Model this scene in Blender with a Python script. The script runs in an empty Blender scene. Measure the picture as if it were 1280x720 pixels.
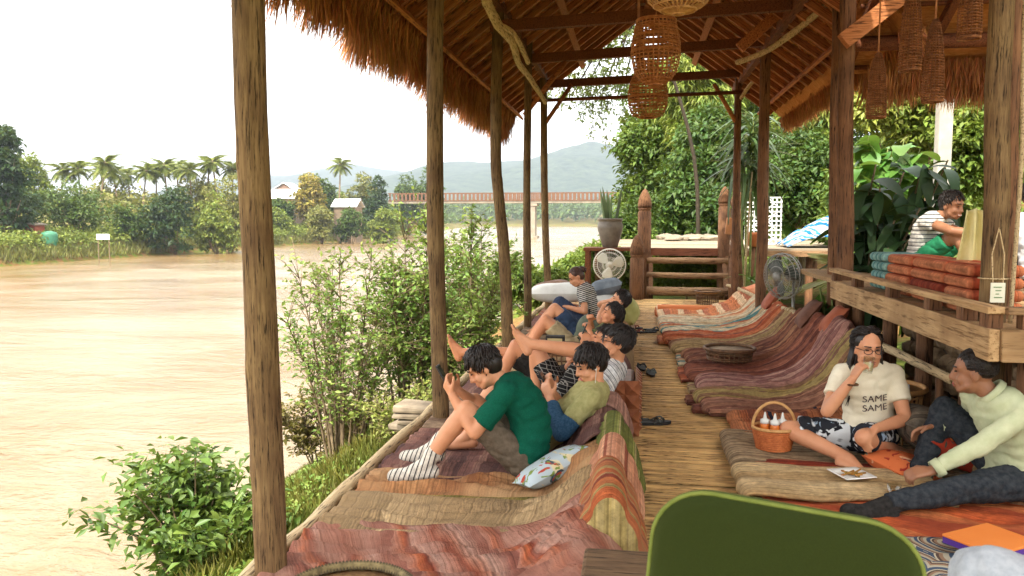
import bpy, math, random
import numpy as np
from mathutils import Vector, Matrix, noise as mnoise
from mathutils.bvhtree import BVHTree

# ------------------------------------------------------------------ camera, world, sun, exposure
scene = bpy.context.scene
PITCH, YAW, EYE, FOC = math.radians(4.86), math.radians(8.78), 1.5, 1000.0
cam_d = bpy.data.cameras.new("camera")
cam = bpy.data.objects.new("camera", cam_d)
scene.collection.objects.link(cam)
scene.camera = cam
cam_d.sensor_width = 36.0
cam_d.lens = 36.0 * FOC / 1280.0
cam_d.clip_start = 0.05
cam_d.clip_end = 20000.0
cam_d.dof.use_dof = True
cam_d.dof.focus_distance = 6.5
cam_d.dof.aperture_fstop = 7.0
cam.location = (0, 0, EYE)
cam.rotation_euler = (math.radians(90) - PITCH, 0, YAW)

SUN_EL = math.radians(57.0)
SUN_AZ = math.radians(200.0)      # compass style: 0 = +Y, clockwise
world = bpy.data.worlds.new("World")
scene.world = world
world.use_nodes = True
wn, wl = world.node_tree.nodes, world.node_tree.links
wn.clear()
sky = wn.new("ShaderNodeTexSky")
sky.sky_type = 'NISHITA'
sky.sun_disc = False
sky.sun_elevation = SUN_EL
sky.sun_rotation = SUN_AZ
sky.air_density = 1.0
sky.dust_density = 6.0
sky.ozone_density = 1.0
# a thin overcast: the clear sky mixed with the even white of high cloud
tint = wn.new("ShaderNodeMix"); tint.data_type = 'RGBA'
tint.inputs[0].default_value = 0.68
tint.inputs[7].default_value = (10.2, 10.05, 9.55, 1)
wl.new(sky.outputs[0], tint.inputs[6])
bg = wn.new("ShaderNodeBackground")
bg.inputs[1].default_value = 0.125
wo = wn.new("ShaderNodeOutputWorld")
wl.new(tint.outputs[2], bg.inputs[0])
wl.new(bg.outputs[0], wo.inputs[0])

sun_d = bpy.data.lights.new("sun", 'SUN')
sun_d.energy = 2.5
sun_d.angle = math.radians(2.5)
sun_d.color = (1.0, 0.93, 0.80)
sun = bpy.data.objects.new("sun", sun_d)
scene.collection.objects.link(sun)
sd = Vector((math.sin(SUN_AZ) * math.cos(SUN_EL), math.cos(SUN_AZ) * math.cos(SUN_EL), math.sin(SUN_EL)))
sun.rotation_euler = sd.to_track_quat('Z', 'Y').to_euler()
sun.location = (0, 0, 30)

vs = scene.view_settings
vs.view_transform = 'Standard'
vs.look = 'None'
vs.exposure = 1.88
vs.gamma = 1.0
vs.use_curve_mapping = False
scene.cycles.use_denoising = True
scene.cycles.max_bounces = 6
scene.cycles.diffuse_bounces = 4
scene.cycles.glossy_bounces = 3
scene.cycles.transmission_bounces = 4
scene.cycles.transparent_max_bounces = 12
scene.cycles.volume_bounces = 0
scene.cycles.sample_clamp_indirect = 6.0
scene.cycles.caustics_reflective = False
scene.cycles.caustics_refractive = False

# ------------------------------------------------------------------ helpers
COL = scene.collection
random.seed(7)
RNG = np.random.default_rng(7)
R = math.radians
V = Vector


def ray(x, y):
    cx, cy = (x - 640) / FOC, (360 - y) / FOC
    r = V((math.cos(YAW), math.sin(YAW), 0))
    fh = V((-math.sin(YAW), math.cos(YAW), 0))
    f = fh * math.cos(PITCH) + V((0, 0, -math.sin(PITCH)))
    u = fh * math.sin(PITCH) + V((0, 0, math.cos(PITCH)))
    return r * cx + u * cy + f


def at(x, y, Y):
    "point of the place seen at photograph position x, y when it stands Y metres down the deck"
    d = ray(x, y)
    return V((0, 0, EYE)) + d * (Y / d.y)


def atX(x, y, X):
    d = ray(x, y)
    return V((0, 0, EYE)) + d * (X / d.x)


def atZ(x, y, z=0.0):
    d = ray(x, y)
    return V((0, 0, EYE)) + d * ((z - EYE) / d.z)


def S(r, g, b, k=1.0):
    "sRGB 0-255 to linear"
    def f(c):
        c /= 255.0
        return (c / 12.92 if c <= 0.04045 else ((c + 0.055) / 1.055) ** 2.4) * k
    return (f(r), f(g), f(b), 1.0)


# ---- materials
class NT:
    def __init__(s, name):
        s.m = bpy.data.materials.new(name)
        s.m.use_nodes = True
        s.t = s.m.node_tree
        s.n, s.l = s.t.nodes, s.t.links
        s.bsdf = s.n["Principled BSDF"]
        s.out = s.n["Material Output"]

    def new(s, t, **kw):
        n = s.n.new(t)
        for k, v in kw.items():
            setattr(n, k, v)
        return n

    def link(s, a, b):
        s.l.new(a, b)

    def coord(s, kind="Object", scale=(1, 1, 1)):
        c = s.new("ShaderNodeTexCoord")
        m = s.new("ShaderNodeMapping")
        m.inputs["Scale"].default_value = scale
        s.link(c.outputs[kind], m.inputs[0])
        return m.outputs[0]

    def noise(s, vec, scale, detail=4, rough=0.6, dist=0.0):
        n = s.new("ShaderNodeTexNoise")
        n.inputs["Scale"].default_value = scale
        n.inputs["Detail"].default_value = detail
        n.inputs["Roughness"].default_value = rough
        n.inputs["Distortion"].default_value = dist
        if vec is not None:
            s.link(vec, n.inputs["Vector"])
        return n

    def ramp(s, fac, stops, interp='LINEAR'):
        r = s.new("ShaderNodeValToRGB")
        r.color_ramp.interpolation = interp
        el = r.color_ramp.elements
        while len(el) < len(stops):
            el.new(0.5)
        for e, (p, c) in zip(el, stops):
            e.position = p
            e.color = c
        s.link(fac, r.inputs[0])
        return r.outputs[0]

    def math(s, op, a, b=None):
        n = s.new("ShaderNodeMath", operation=op)
        for i, v in enumerate((a, b)):
            if v is None:
                continue
            if isinstance(v, (int, float)):
                n.inputs[i].default_value = v
            else:
                s.link(v, n.inputs[i])
        return n.outputs[0]

    def mix(s, fac, a, b, mode='MIX'):
        n = s.new("ShaderNodeMix", data_type='RGBA', blend_type=mode)
        for i, v in ((0, fac), (6, a), (7, b)):
            if isinstance(v, (int, float)):
                n.inputs[i].default_value = v
            elif isinstance(v, tuple):
                n.inputs[i].default_value = v
            else:
                s.link(v, n.inputs[i])
        return n.outputs[2]

    def bump(s, h, strength=0.3, dist=0.01):
        b = s.new("ShaderNodeBump")
        b.inputs["Strength"].default_value = strength
        b.inputs["Distance"].default_value = dist
        s.link(h, b.inputs["Height"])
        s.link(b.outputs[0], s.bsdf.inputs["Normal"])

    def vary(s, col, amount, island=False, hue=0.0):
        "a little value change from one piece to the next"
        if island:
            i = s.new("ShaderNodeNewGeometry").outputs["Random Per Island"]
        else:
            i = s.new("ShaderNodeObjectInfo").outputs["Random"]
        h = s.new("ShaderNodeHueSaturation")
        v = s.new("ShaderNodeMapRange")
        v.inputs[3].default_value = 1 - amount
        v.inputs[4].default_value = 1 + amount
        s.link(i, v.inputs[0])
        s.link(v.outputs[0], h.inputs["Value"])
        if hue:
            w = s.new("ShaderNodeMapRange")
            w.inputs[3].default_value = 0.5 - hue
            w.inputs[4].default_value = 0.5 + hue
            m = s.math('FRACT', s.math('MULTIPLY', i, 7.31))
            s.link(m, w.inputs[0])
            s.link(w.outputs[0], h.inputs["Hue"])
        s.link(col, h.inputs["Color"])
        return h.outputs[0]

    def done(s, col=None, rough=0.8, spec=0.3):
        if col is not None:
            if isinstance(col, tuple):
                s.bsdf.inputs["Base Color"].default_value = col
            else:
                s.link(col, s.bsdf.inputs["Base Color"])
        s.bsdf.inputs["Roughness"].default_value = rough
        s.bsdf.inputs["Specular IOR Level"].default_value = spec
        return s.m


MC = {}


def plain(name, c1, c2=None, scale=8, rough=0.75, bump=0.2, spec=0.3, stretch=(1, 1, 1), vary=0.0, island=False, detail=5, bd=0.0025, lo=0.35, hi=0.65, kind="Object"):
    if name in MC:
        return MC[name]
    t = NT(name)
    v = t.coord(kind, stretch)
    n = t.noise(v, scale, detail)
    col = t.ramp(n.outputs[0], [(lo, c1), (hi, c2 or c1)])
    if vary:
        col = t.vary(col, vary, island)
    if bump:
        t.bump(n.outputs[0], bump, bd)
    MC[name] = t.done(col, rough, spec)
    return MC[name]


def wood(name, c1, c2, axis='z', scale=14, rough=0.8, vary=0.12, bump=0.5, dark=None, crack=0.16):
    if name in MC:
        return MC[name]
    t = NT(name)
    st = {'x': (0.06, 1, 1), 'y': (1, 0.06, 1), 'z': (1, 1, 0.06)}[axis]
    v = t.coord("Object", st)
    n = t.noise(v, scale * 7, 6, 0.7, 0.3)
    col = t.ramp(n.outputs[0], [(0.3, c1), (0.7, c2)])
    g = t.noise(t.coord("Object"), 1.6, 4, 0.6)
    if dark:
        col = t.mix(t.ramp(g.outputs[0], [(0.45, (0, 0, 0, 1)), (0.7, (1, 1, 1, 1))]), col, dark)
    cr = t.noise(v, scale * 12, 3, 0.7)
    crk = t.ramp(cr.outputs[0], [(0.36, (crack, crack * .9, crack * .8, 1)), (0.46, (1, 1, 1, 1))])
    col = t.mix(1.0, col, crk, 'MULTIPLY')
    col = t.vary(col, vary)
    t.bump(t.math('ADD', n.outputs[0], crk), bump, 0.008)
    MC[name] = t.done(col, rough, 0.25)
    return MC[name]


def leafmat(name, c1, c2, trans=0.35, rough=0.5, vary=0.3, hue=0.02, island=True):
    if name in MC:
        return MC[name]
    t = NT(name)
    k_ = 1.0 if 'straw' in name else 0.9 if ('grass' in name or 'airy' in name or 'bush' in name) else 0.7
    c1, c2 = tuple(q * k_ for q in c1[:3]) + (1,), tuple(q * k_ for q in c2[:3]) + (1,)
    n = t.noise(t.coord("Object"), 0.9, 3)
    col = t.ramp(n.outputs[0], [(0.35, c1), (0.65, c2)])
    col = t.vary(col, vary, island, hue)
    t.link(col, t.bsdf.inputs["Base Color"])
    t.bsdf.inputs["Roughness"].default_value = rough
    t.bsdf.inputs["Specular IOR Level"].default_value = 0.35
    tr = t.new("ShaderNodeBsdfTranslucent")
    br = t.mix(0.5, col, (0.17, 0.20, 0.02, 1))
    t.link(br, tr.inputs[0])
    mx = t.new("ShaderNodeMixShader")
    mx.inputs[0].default_value = trans
    t.link(t.bsdf.outputs[0], mx.inputs[1])
    t.link(tr.outputs[0], mx.inputs[2])
    t.link(mx.outputs[0], t.out.inputs[0])
    MC[name] = t.m
    return t.m


def stripes(name, cols, axis=(0, 1, 0), period=0.3, wob=0.03, rough=0.92, fine=220, bump=0.35, smooth=False, fade=None, vec="Object", thread=75.0):
    "woven cloth: colour bands across the given axis; cols = [(pos, colour)]"
    if name in MC:
        return MC[name]
    t = NT(name)
    c = t.new("ShaderNodeTexCoord").outputs[vec]
    d = t.new("ShaderNodeVectorMath", operation='DOT_PRODUCT')
    t.link(c, d.inputs[0])
    d.inputs[1].default_value = axis
    w = t.noise(c, 3.0, 3)
    off = t.math('MULTIPLY', w.outputs[0], wob * 2)
    f = t.math('FRACT', t.math('DIVIDE', t.math('ADD', t.math('ADD', d.outputs["Value"], off), 50.0), period))
    col = t.ramp(f, cols, 'LINEAR' if smooth else 'CONSTANT')
    g = t.noise(c, 26, 5, 0.7)
    col = t.mix(0.55, col, t.ramp(g.outputs[0], [(0.3, (0.36, 0.34, 0.33, 1)), (0.7, (1.35, 1.3, 1.22, 1))]), 'MULTIPLY')
    th = t.new("ShaderNodeTexNoise", noise_dimensions='1D'); th.inputs["Scale"].default_value = 1.0; th.inputs["Detail"].default_value = 2
    t.link(t.math('MULTIPLY', t.math('ADD', d.outputs["Value"], t.math('MULTIPLY', w.outputs[0], wob * .6)), thread), th.inputs["W"])
    col = t.mix(0.6, col, t.ramp(th.outputs[0], [(0.36, (0.42, 0.38, 0.36, 1)), (0.44, (0.9, 0.88, 0.86, 1)), (0.56, (1.0, 1.0, 1.0, 1)), (0.62, (1.3, 1.24, 1.15, 1))]), 'MULTIPLY')
    g2 = t.noise(c, 9, 4, 0.65, 0.5)
    col = t.mix(0.5, col, t.ramp(g2.outputs[0], [(0.32, (0.5, 0.46, 0.42, 1)), (0.62, (1.15, 1.12, 1.08, 1))]), 'MULTIPLY')
    if fade:
        b = t.noise(c, 1.7, 3)
        col = t.mix(t.ramp(b.outputs[0], [(0.42, (0, 0, 0, 1)), (0.62, (.75, .75, .75, 1))]), col, fade)
    fn = t.noise(c, fine, 2)
    h = t.math('ADD', t.math('ADD', fn.outputs[0], g.outputs[0]), t.math('MULTIPLY', th.outputs[0], 1.2))
    t.bump(h, bump * 2, 0.008)
    MC[name] = t.done(col, rough, 0.15)
    return MC[name]


# ---- mesh building
WP = {}


def wpos(o):
    return WP.get(o.name, V((0, 0, 0)))


def make_mesh(name, verts, faces):
    me = bpy.data.meshes.new(name)
    if isinstance(faces, np.ndarray) and faces.ndim == 2:
        n, k = faces.shape
        me.vertices.add(len(verts))
        me.vertices.foreach_set("co", np.asarray(verts, dtype=np.float32).ravel())
        me.loops.add(n * k)
        me.loops.foreach_set("vertex_index", faces.astype(np.int32).ravel())
        me.polygons.add(n)
        me.polygons.foreach_set("loop_start", np.arange(0, n * k, k, dtype=np.int32))
        me.update(calc_edges=True)
        me.validate()
    else:
        me.from_pydata([tuple(v) for v in verts], [], faces)
        me.update()
    return me


def props(o, label=None, cat=None, group=None, kind=None):
    if label:
        o["label"] = label
    if cat:
        o["category"] = cat
    if group:
        o["group"] = group
    if kind:
        o["kind"] = kind
    return o


def thing(name, loc, label, cat, group=None):
    o = bpy.data.objects.new(name, None)
    o.empty_display_size = 0.1
    COL.objects.link(o)
    o.location = loc
    WP[o.name] = V(loc)
    return props(o, label, cat, group)


def link_mesh(name, me, mat, parent=None, loc=(0, 0, 0), rot=None, scale=None):
    o = bpy.data.objects.new(name, me)
    COL.objects.link(o)
    if mat is not None and not me.materials:
        me.materials.append(mat)
    o.location = V(loc) - (wpos(parent) if parent else V((0, 0, 0)))
    WP[o.name] = V(loc)
    if rot is not None:
        o.rotation_euler = rot
    if scale is not None:
        o.scale = scale
    if parent:
        o.parent = parent
    return o


class MB:
    def __init__(s):
        s.v, s.f = [], []

    def add(s, verts, faces):
        b = len(s.v)
        s.v.extend([tuple(p) for p in verts])
        s.f.extend([tuple(i + b for i in f) for f in faces])
        return s

    def box(s, c, size, rot=None, jit=0.0):
        hx, hy, hz = size[0] / 2, size[1] / 2, size[2] / 2
        P = [V((x * hx, y * hy, z * hz)) for z in (-1, 1) for y in (-1, 1) for x in (-1, 1)]
        if jit:
            P = [p + V((random.uniform(-jit, jit), random.uniform(-jit, jit), random.uniform(-jit, jit))) for p in P]
        if rot is not None:
            P = [rot @ p for p in P]
        c = V(c)
        return s.add([p + c for p in P], [(0, 2, 3, 1), (4, 5, 7, 6), (0, 1, 5, 4), (2, 6, 7, 3), (0, 4, 6, 2), (1, 3, 7, 5)])

    def tube(s, pts, radii, n=8, cap=True, flat=None, wob=0.0):
        pts = [V(p) for p in pts]
        if not hasattr(radii, '__len__'):
            radii = [radii] * len(pts)
        b = len(s.v)
        up = None
        m = len(pts)
        for i, p in enumerate(pts):
            t = (pts[min(i + 1, m - 1)] - pts[max(i - 1, 0)])
            if t.length < 1e-9:
                t = V((0, 0, 1))
            t.normalize()
            if up is None:
                up = V((0, 0, 1)) if abs(t.z) < 0.9 else V((1, 0, 0))
            a = up - t * up.dot(t)
            if a.length < 1e-6:
                a = t.orthogonal()
            a.normalize()
            up = a
            c = t.cross(a)
            for k in range(n):
                th = 2 * math.pi * k / n
                rr = radii[i] * (1 + (random.uniform(-wob, wob) if wob else 0))
                ff = flat if flat else 1.0
                s.v.append(tuple(p + a * (math.cos(th) * rr * ff) + c * (math.sin(th) * rr)))
        for i in range(m - 1):
            for k in range(n):
                k2 = (k + 1) % n
                s.f.append((b + i * n + k, b + i * n + k2, b + (i + 1) * n + k2, b + (i + 1) * n + k))
        if cap:
            s.f.append(tuple(b + k for k in reversed(range(n))))
            s.f.append(tuple(b + (m - 1) * n + k for k in range(n)))
        return s

    def cyl(s, p0, p1, r0, r1=None, n=12):
        return s.tube([p0, p1], [r0, r0 if r1 is None else r1], n)

    def capsule(s, p0, p1, r0, r1=None, n=10):
        r1 = r0 if r1 is None else r1
        p0, p1 = V(p0), V(p1)
        d = p1 - p0
        if d.length < 1e-6:
            d = V((0, 0, 1e-4))
        t = d.normalized()
        pts, rad = [], []
        for a in (-90, -55, -25, 0):
            pts.append(p0 + t * (math.sin(R(a)) * r0)); rad.append(max(1e-4, math.cos(R(a)) * r0))
        for a in (0, 25, 55, 90):
            pts.append(p1 + t * (math.sin(R(a)) * r1)); rad.append(max(1e-4, math.cos(R(a)) * r1))
        return s.tube(pts, rad, n)

    def ell(s, c, rad, rot=None, nu=16, nv=10):
        c = V(c)
        b = len(s.v)
        for j in range(nv + 1):
            ph = -math.pi / 2 + math.pi * j / nv
            for i in range(nu):
                th = 2 * math.pi * i / nu
                cp = max(math.cos(ph), 1e-4)
                p = V((cp * math.cos(th) * rad[0], cp * math.sin(th) * rad[1], math.sin(ph) * rad[2]))
                if rot is not None:
                    p = rot @ p
                s.v.append(tuple(p + c))
        for j in range(nv):
            for i in range(nu):
                i2 = (i + 1) % nu
                s.f.append((b + j * nu + i, b + j * nu + i2, b + (j + 1) * nu + i2, b + (j + 1) * nu + i))
        s.f.append(tuple(b + i for i in reversed(range(nu))))
        s.f.append(tuple(b + nv * nu + i for i in range(nu)))
        return s

    def lathe(s, prof, c=(0, 0, 0), n=24, cap=True):
        "prof = [(r, z)]"
        b = len(s.v)
        for r, z in prof:
            for k in range(n):
                th = 2 * math.pi * k / n
                s.v.append((c[0] + r * math.cos(th), c[1] + r * math.sin(th), c[2] + z))
        for i in range(len(prof) - 1):
            for k in range(n):
                k2 = (k + 1) % n
                s.f.append((b + i * n + k, b + i * n + k2, b + (i + 1) * n + k2, b + (i + 1) * n + k))
        if cap:
            s.f.append(tuple(b + k for k in reversed(range(n))))
            s.f.append(tuple(b + (len(prof) - 1) * n + k for k in range(n)))
        return s

    def grid(s, P):
        "P = rows of points"
        b = len(s.v)
        nr, nc = len(P), len(P[0])
        for row in P:
            s.v.extend([tuple(p) for p in row])
        for i in range(nr - 1):
            for j in range(nc - 1):
                s.f.append((b + i * nc + j, b + i * nc + j + 1, b + (i + 1) * nc + j + 1, b + (i + 1) * nc + j))
        return s

    def build(s, name, mat, parent=None, smooth=False, bevel=0.0, seg=2, solid=0.0, sub=0):
        A = np.array(s.v, dtype=np.float64)
        lo, hi = A.min(0), A.max(0)
        c = V(((lo[0] + hi[0]) / 2, (lo[1] + hi[1]) / 2, lo[2]))
        A = A - np.array(c)
        me = make_mesh(name, A, s.f)
        o = link_mesh(name, me, mat, parent, c)
        if smooth:
            me.polygons.foreach_set("use_smooth", [True] * len(me.polygons))
        if solid:
            m = o.modifiers.new("solid", 'SOLIDIFY'); m.thickness = solid; m.offset = 0
        if bevel:
            m = o.modifiers.new("bevel", 'BEVEL'); m.width = bevel; m.segments = seg; m.limit_method = 'ANGLE'
        if sub:
            m = o.modifiers.new("sub", 'SUBSURF'); m.levels = sub; m.render_levels = sub
        return o


def n3(x, y, z, s=1.0):
    return mnoise.noise(V((x * s, y * s, z * s)))


def smoothpath(pts, k=6):
    "Catmull-Rom through points"
    pts = [V(p) for p in pts]
    if len(pts) < 3:
        return [pts[0].lerp(pts[-1], i / k) for i in range(k + 1)]
    out = []
    for i in range(len(pts) - 1):
        p0, p1, p2, p3 = pts[max(i - 1, 0)], pts[i], pts[i + 1], pts[min(i + 2, len(pts) - 1)]
        for j in range(k):
            t = j / k
            out.append(0.5 * ((2 * p1) + (p2 - p0) * t + (2 * p0 - 5 * p1 + 4 * p2 - p3) * t * t + (3 * p1 - p0 - 3 * p2 + p3) * t ** 3))
    out.append(pts[-1])
    return out


def interp(xs, ys, x):
    return float(np.interp(x, xs, ys))


# ---- leaves as numpy meshes
def leaf_arrays(P, D, N, L, W, fold=0.25, curl=0.0):
    "P base points, D axis, N normals (n x 3), L lengths, W widths"
    D = D / np.linalg.norm(D, axis=1, keepdims=True)
    B = np.cross(D, N)
    nb = np.linalg.norm(B, axis=1, keepdims=True); nb[nb < 1e-6] = 1
    B = B / nb
    N2 = np.cross(B, D)
    L = L[:, None]; W = W[:, None]
    mid = P + D * L * 0.45
    tip = P + D * L - N2 * L * curl
    a = mid + B * W * 0.5 + N2 * W * fold
    b = mid - B * W * 0.5 + N2 * W * fold
    n = len(P)
    VV = np.stack([P, a, tip, b], 1).reshape(-1, 3)
    k = np.arange(n)[:, None] * 4
    F = np.concatenate([k + np.array([[0, 1, 2]]), k + np.array([[0, 2, 3]])], 0)
    return VV, F


def unit(n, rng=None):
    rng = rng or RNG
    v = rng.normal(size=(n, 3))
    return v / np.linalg.norm(v, axis=1, keepdims=True)


def clump_leaves(centers, radii, per, L, W, droop=0.3, flatten=0.75, up=0.8, fold=0.2, curl=0.15, shell=0.55):
    "leaf clusters: leaves lie on the upper shell of little blobs, so that clumps shade one another"
    n = len(centers) * per
    C = np.repeat(centers, per, 0)
    Rr = np.repeat(radii, per)[:, None]
    d = unit(n)
    d[:, 2] = np.abs(d[:, 2]) * 1.0 - 0.35
    rad = (shell + (1 - shell) * RNG.random((n, 1)))
    P = C + d * Rr * rad * np.array([[1, 1, flatten]])
    D = d + unit(n) * 0.7
    D[:, 2] -= droop
    N = unit(n) * 0.6 + d * 0.5
    N[:, 2] += up
    LL = L * RNG.uniform(0.6, 1.3, n)
    WW = W * RNG.uniform(0.6, 1.3, n)
    return leaf_arrays(P, D, N, LL, WW, fold, curl)


def np_obj(name, VV, F, mat, parent=None, kind=None):
    c = np.array([(VV[:, 0].min() + VV[:, 0].max()) / 2, (VV[:, 1].min() + VV[:, 1].max()) / 2, VV[:, 2].min()])
    me = make_mesh(name, VV - c, F)
    o = link_mesh(name, me, mat, parent, V(c))
    if kind:
        o["kind"] = kind
    return o


def ell_points(c, r, n, shell=0.45):
    "points in an ellipsoid, denser toward its skin"
    d = unit(n)
    t = (shell + (1 - shell) * RNG.random((n, 1)) ** 0.6)
    return np.array(c) + d * t * np.array(r)

# ================================================================== SETTING: ground, river, hills
def terrain(x, y):
    xr = np.interp(x, [-30, -12, -9, -7.5, -5.5, -4, -3, -1.5, 1.5, 2.6, 5, 12, 40, 120, 400, 6000],
                   [-7.5, -6.5, -5.2, -4.3, -2.9, -1.75, -1.2, -0.9, -0.75, -0.6, -0.4, 1.5, 12, 30, 60, 90])
    xl = x + np.clip((y - 260) / 490, 0, 1.6) * 80
    l = np.interp(xl, [-6000, -1500, -300, -100, -90, -85, -82.5, -80.5, -76, -60], [40, 20, 1, -1.2, -1.8, -2.4, -3.2, -4.7, -6.5, -7.5])
    f = np.interp(y, [735, 755, 770, 900, 1800, 6000], [-7.5, -5, -2.5, 3, 30, 60])
    return np.maximum(np.maximum(xr, l), f)


def build_ground():
    xs = np.concatenate([np.linspace(-6000, -400, 15), np.linspace(-320, -96, 15), np.linspace(-92, -74, 19), np.linspace(-66, -14, 8),
                         np.linspace(-12, 8, 81), np.linspace(9, 40, 20), np.linspace(50, 400, 15), np.linspace(600, 6000, 10)])
    ys = np.concatenate([np.linspace(-300, -12, 12), np.linspace(-8, 30, 96), np.linspace(34, 200, 50), np.linspace(215, 800, 60), np.linspace(850, 6000, 30)])
    X, Y = np.meshgrid(xs, ys)
    Z = terrain(X, Y)
    nz = np.array([[n3(a, b, 0, 0.55) * 0.22 + n3(a, b, 3, 1.9) * 0.06 if -14 < a < 40 and b < 210 else n3(a, b, 0, 0.06) * 0.8 for a in xs] for b in ys])
    flat = ((np.abs(X) < 2.0) & (Y < 16)).astype(float)
    Z = Z + nz * (1 - flat)
    n, m = X.shape
    VV = np.stack([X, Y, Z], -1).reshape(-1, 3)
    i, j = np.meshgrid(np.arange(n - 1), np.arange(m - 1), indexing='ij')
    a = (i * m + j).ravel()
    F = np.stack([a, a + 1, a + m + 1, a + m], 1)
    t = NT("ground_soil_grass")
    c = t.new("ShaderNodeTexCoord").outputs["Object"]
    n1 = t.noise(c, 0.8, 5)
    n2 = t.noise(c, 9, 6)
    grass = t.ramp(n2.outputs[0], [(0.3, S(60, 76, 26)), (0.7, S(110, 118, 50))])
    soil = t.ramp(n2.outputs[0], [(0.3, S(96, 68, 40)), (0.7, S(140, 106, 66))])
    col = t.mix(t.ramp(n1.outputs[0], [(0.44, (0, 0, 0, 1)), (0.60, (1, 1, 1, 1))]), grass, soil)
    t.bump(n2.outputs[0], 0.6, 0.05)
    o = np_obj("ground", VV, F, t.done(col, 0.95, 0.1))
    o.data.polygons.foreach_set("use_smooth", [True] * len(o.data.polygons))
    props(o, "river banks of grass and brown soil under the deck and beyond the water", None, None, "structure")


WATER = -4.5


def build_water():
    # sheet with small real swell close by and a bump beyond
    xs = np.concatenate([np.linspace(-1800, -260, 12), np.linspace(-240, -90, 20), np.linspace(-88, -4, 120)])
    ys = np.concatenate([np.linspace(-200, 6, 20), np.linspace(8, 160, 150), np.linspace(165, 800, 70)])
    X, Y = np.meshgrid(xs, ys)
    Z = np.full_like(X, WATER)
    n, m = X.shape
    VV = np.stack([X, Y, Z], -1).reshape(-1, 3)
    i, j = np.meshgrid(np.arange(n - 1), np.arange(m - 1), indexing='ij')
    a = (i * m + j).ravel()
    F = np.stack([a, a + 1, a + m + 1, a + m], 1)
    t = NT("muddy_river_water")
    c = t.new("ShaderNodeTexCoord").outputs["Object"]
    mp = t.new("ShaderNodeMapping"); mp.inputs["Scale"].default_value = (0.5, 0.95, 1.0)
    mp.inputs["Rotation"].default_value = (0, 0, R(14))
    t.link(c, mp.inputs[0])
    big = t.noise(mp.outputs[0], 0.16, 5, 0.65, 0.6)
    med = t.noise(mp.outputs[0], 1.3, 6, 0.62, 0.8)
    fin = t.noise(mp.outputs[0], 7.0, 4, 0.6)
    col = t.ramp(big.outputs[0], [(0.36, S(120, 90, 50)), (0.64, S(130, 113, 84))])
    h = t.math('ADD', t.math('MULTIPLY', big.outputs[0], 1.6), t.math('ADD', t.math('MULTIPLY', med.outputs[0], 0.45), t.math('MULTIPLY', fin.outputs[0], 0.16)))
    t.bump(h, 0.42, 0.6)
    rr = t.noise(mp.outputs[0], 0.09, 4, 0.6, 1.0)
    t.link(t.ramp(rr.outputs[0], [(0.38, (0.04, 0.04, 0.04, 1)), (0.62, (0.26, 0.26, 0.26, 1))]), t.bsdf.inputs['Roughness'])
    m_ = t.done(col, 0.10, 0.8)
    t.bsdf.inputs["IOR"].default_value = 1.33
    o = np_obj("river", VV, F, m_)
    o.data.polygons.foreach_set("use_smooth", [True] * len(o.data.polygons))
    props(o, "wide muddy brown river reflecting the pale sky", None, None, "structure")


def build_hill(name, label, crest, Yd, depth, col):
    "crest = photograph positions of the skyline, at Yd metres"
    xs = np.linspace(crest[0][0], crest[-1][0], 130)
    cy = np.interp(xs, [c[0] for c in crest], [c[1] for c in crest])
    rows = []
    for k in range(26):
        t = k / 25.0
        row = []
        for x, y in zip(xs, cy):
            p = at(x, y, Yd)
            h = p.z
            d = -depth * (1 - t / 0.8) if t < 0.8 else depth * 0.6 * (t - 0.8) / 0.2
            f = math.sin(min(t / 0.8, 1) * math.pi / 2) ** 1.1 if t < 0.8 else 1 - ((t - 0.8) / 0.2) * 0.7
            nz = n3(p.x * 0.004, d * 0.005, Yd) * 0.20 + n3(p.x * 0.015, d * 0.015, 5) * 0.07 + n3(p.x * 0.06, d * 0.06, 9) * 0.02
            g = float(terrain(np.array(p.x), np.array(Yd + d)))
            z = g + (h - g) * max(0.0, f * (1 + nz * (1 - abs(f - 0.5)) if f < 0.98 else 1 + 0.15 * nz))
            row.append((p.x, Yd + d, z - (0.0 if 0 < k < 25 else 6)))
        rows.append(row)
    m = plain("hill_forest", S(40, 54, 48), S(70, 82, 66), 0.05, 0.95, 0.6, 0.1, bd=6)
    o = MB().grid(rows).build(name, m, smooth=True)
    props(o, label, None, None, "structure")


build_ground()
build_water()
build_hill("hill", "hazy blue wooded hill rising behind the bridge",
           [(470, 262), (530, 222), (575, 206), (620, 206), (665, 203), (700, 194), (725, 186), (748, 184), (775, 188), (830, 196), (900, 215), (980, 245)], 2600, 1100, 0)
build_hill("hill", "low pale hazy ridge behind the far left bank",
           [(160, 262), (240, 240), (320, 222), (375, 220), (420, 212), (445, 207), (480, 214), (520, 216), (580, 228), (660, 262)], 3400, 900, 0)

# ================================================================== FAR LEFT BANK, BRIDGE, HOUSES
bark = wood("bark_grey", S(96, 80, 60), S(150, 132, 104), 'z', 6)
L_mid = leafmat("leaves_mid_green", S(66, 96, 34), S(104, 128, 48), 0.3)
L_dark = leafmat("leaves_dark_green", S(36, 66, 30), S(64, 92, 40), 0.25)
L_lite = leafmat("leaves_light_green", S(120, 140, 50), S(160, 172, 78), 0.35)
L_pale = leafmat("leaves_pale_olive", S(128, 134, 66), S(170, 166, 88), 0.3)
L_yel = leafmat("leaves_yellow_flowering", S(150, 140, 54), S(190, 168, 74), 0.3)
L_palm = leafmat("palm_leaves", S(112, 130, 56), S(172, 176, 92), 0.3)
L_grass = leafmat("grass_blades", S(96, 108, 42), S(142, 138, 66), 0.25)


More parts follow.
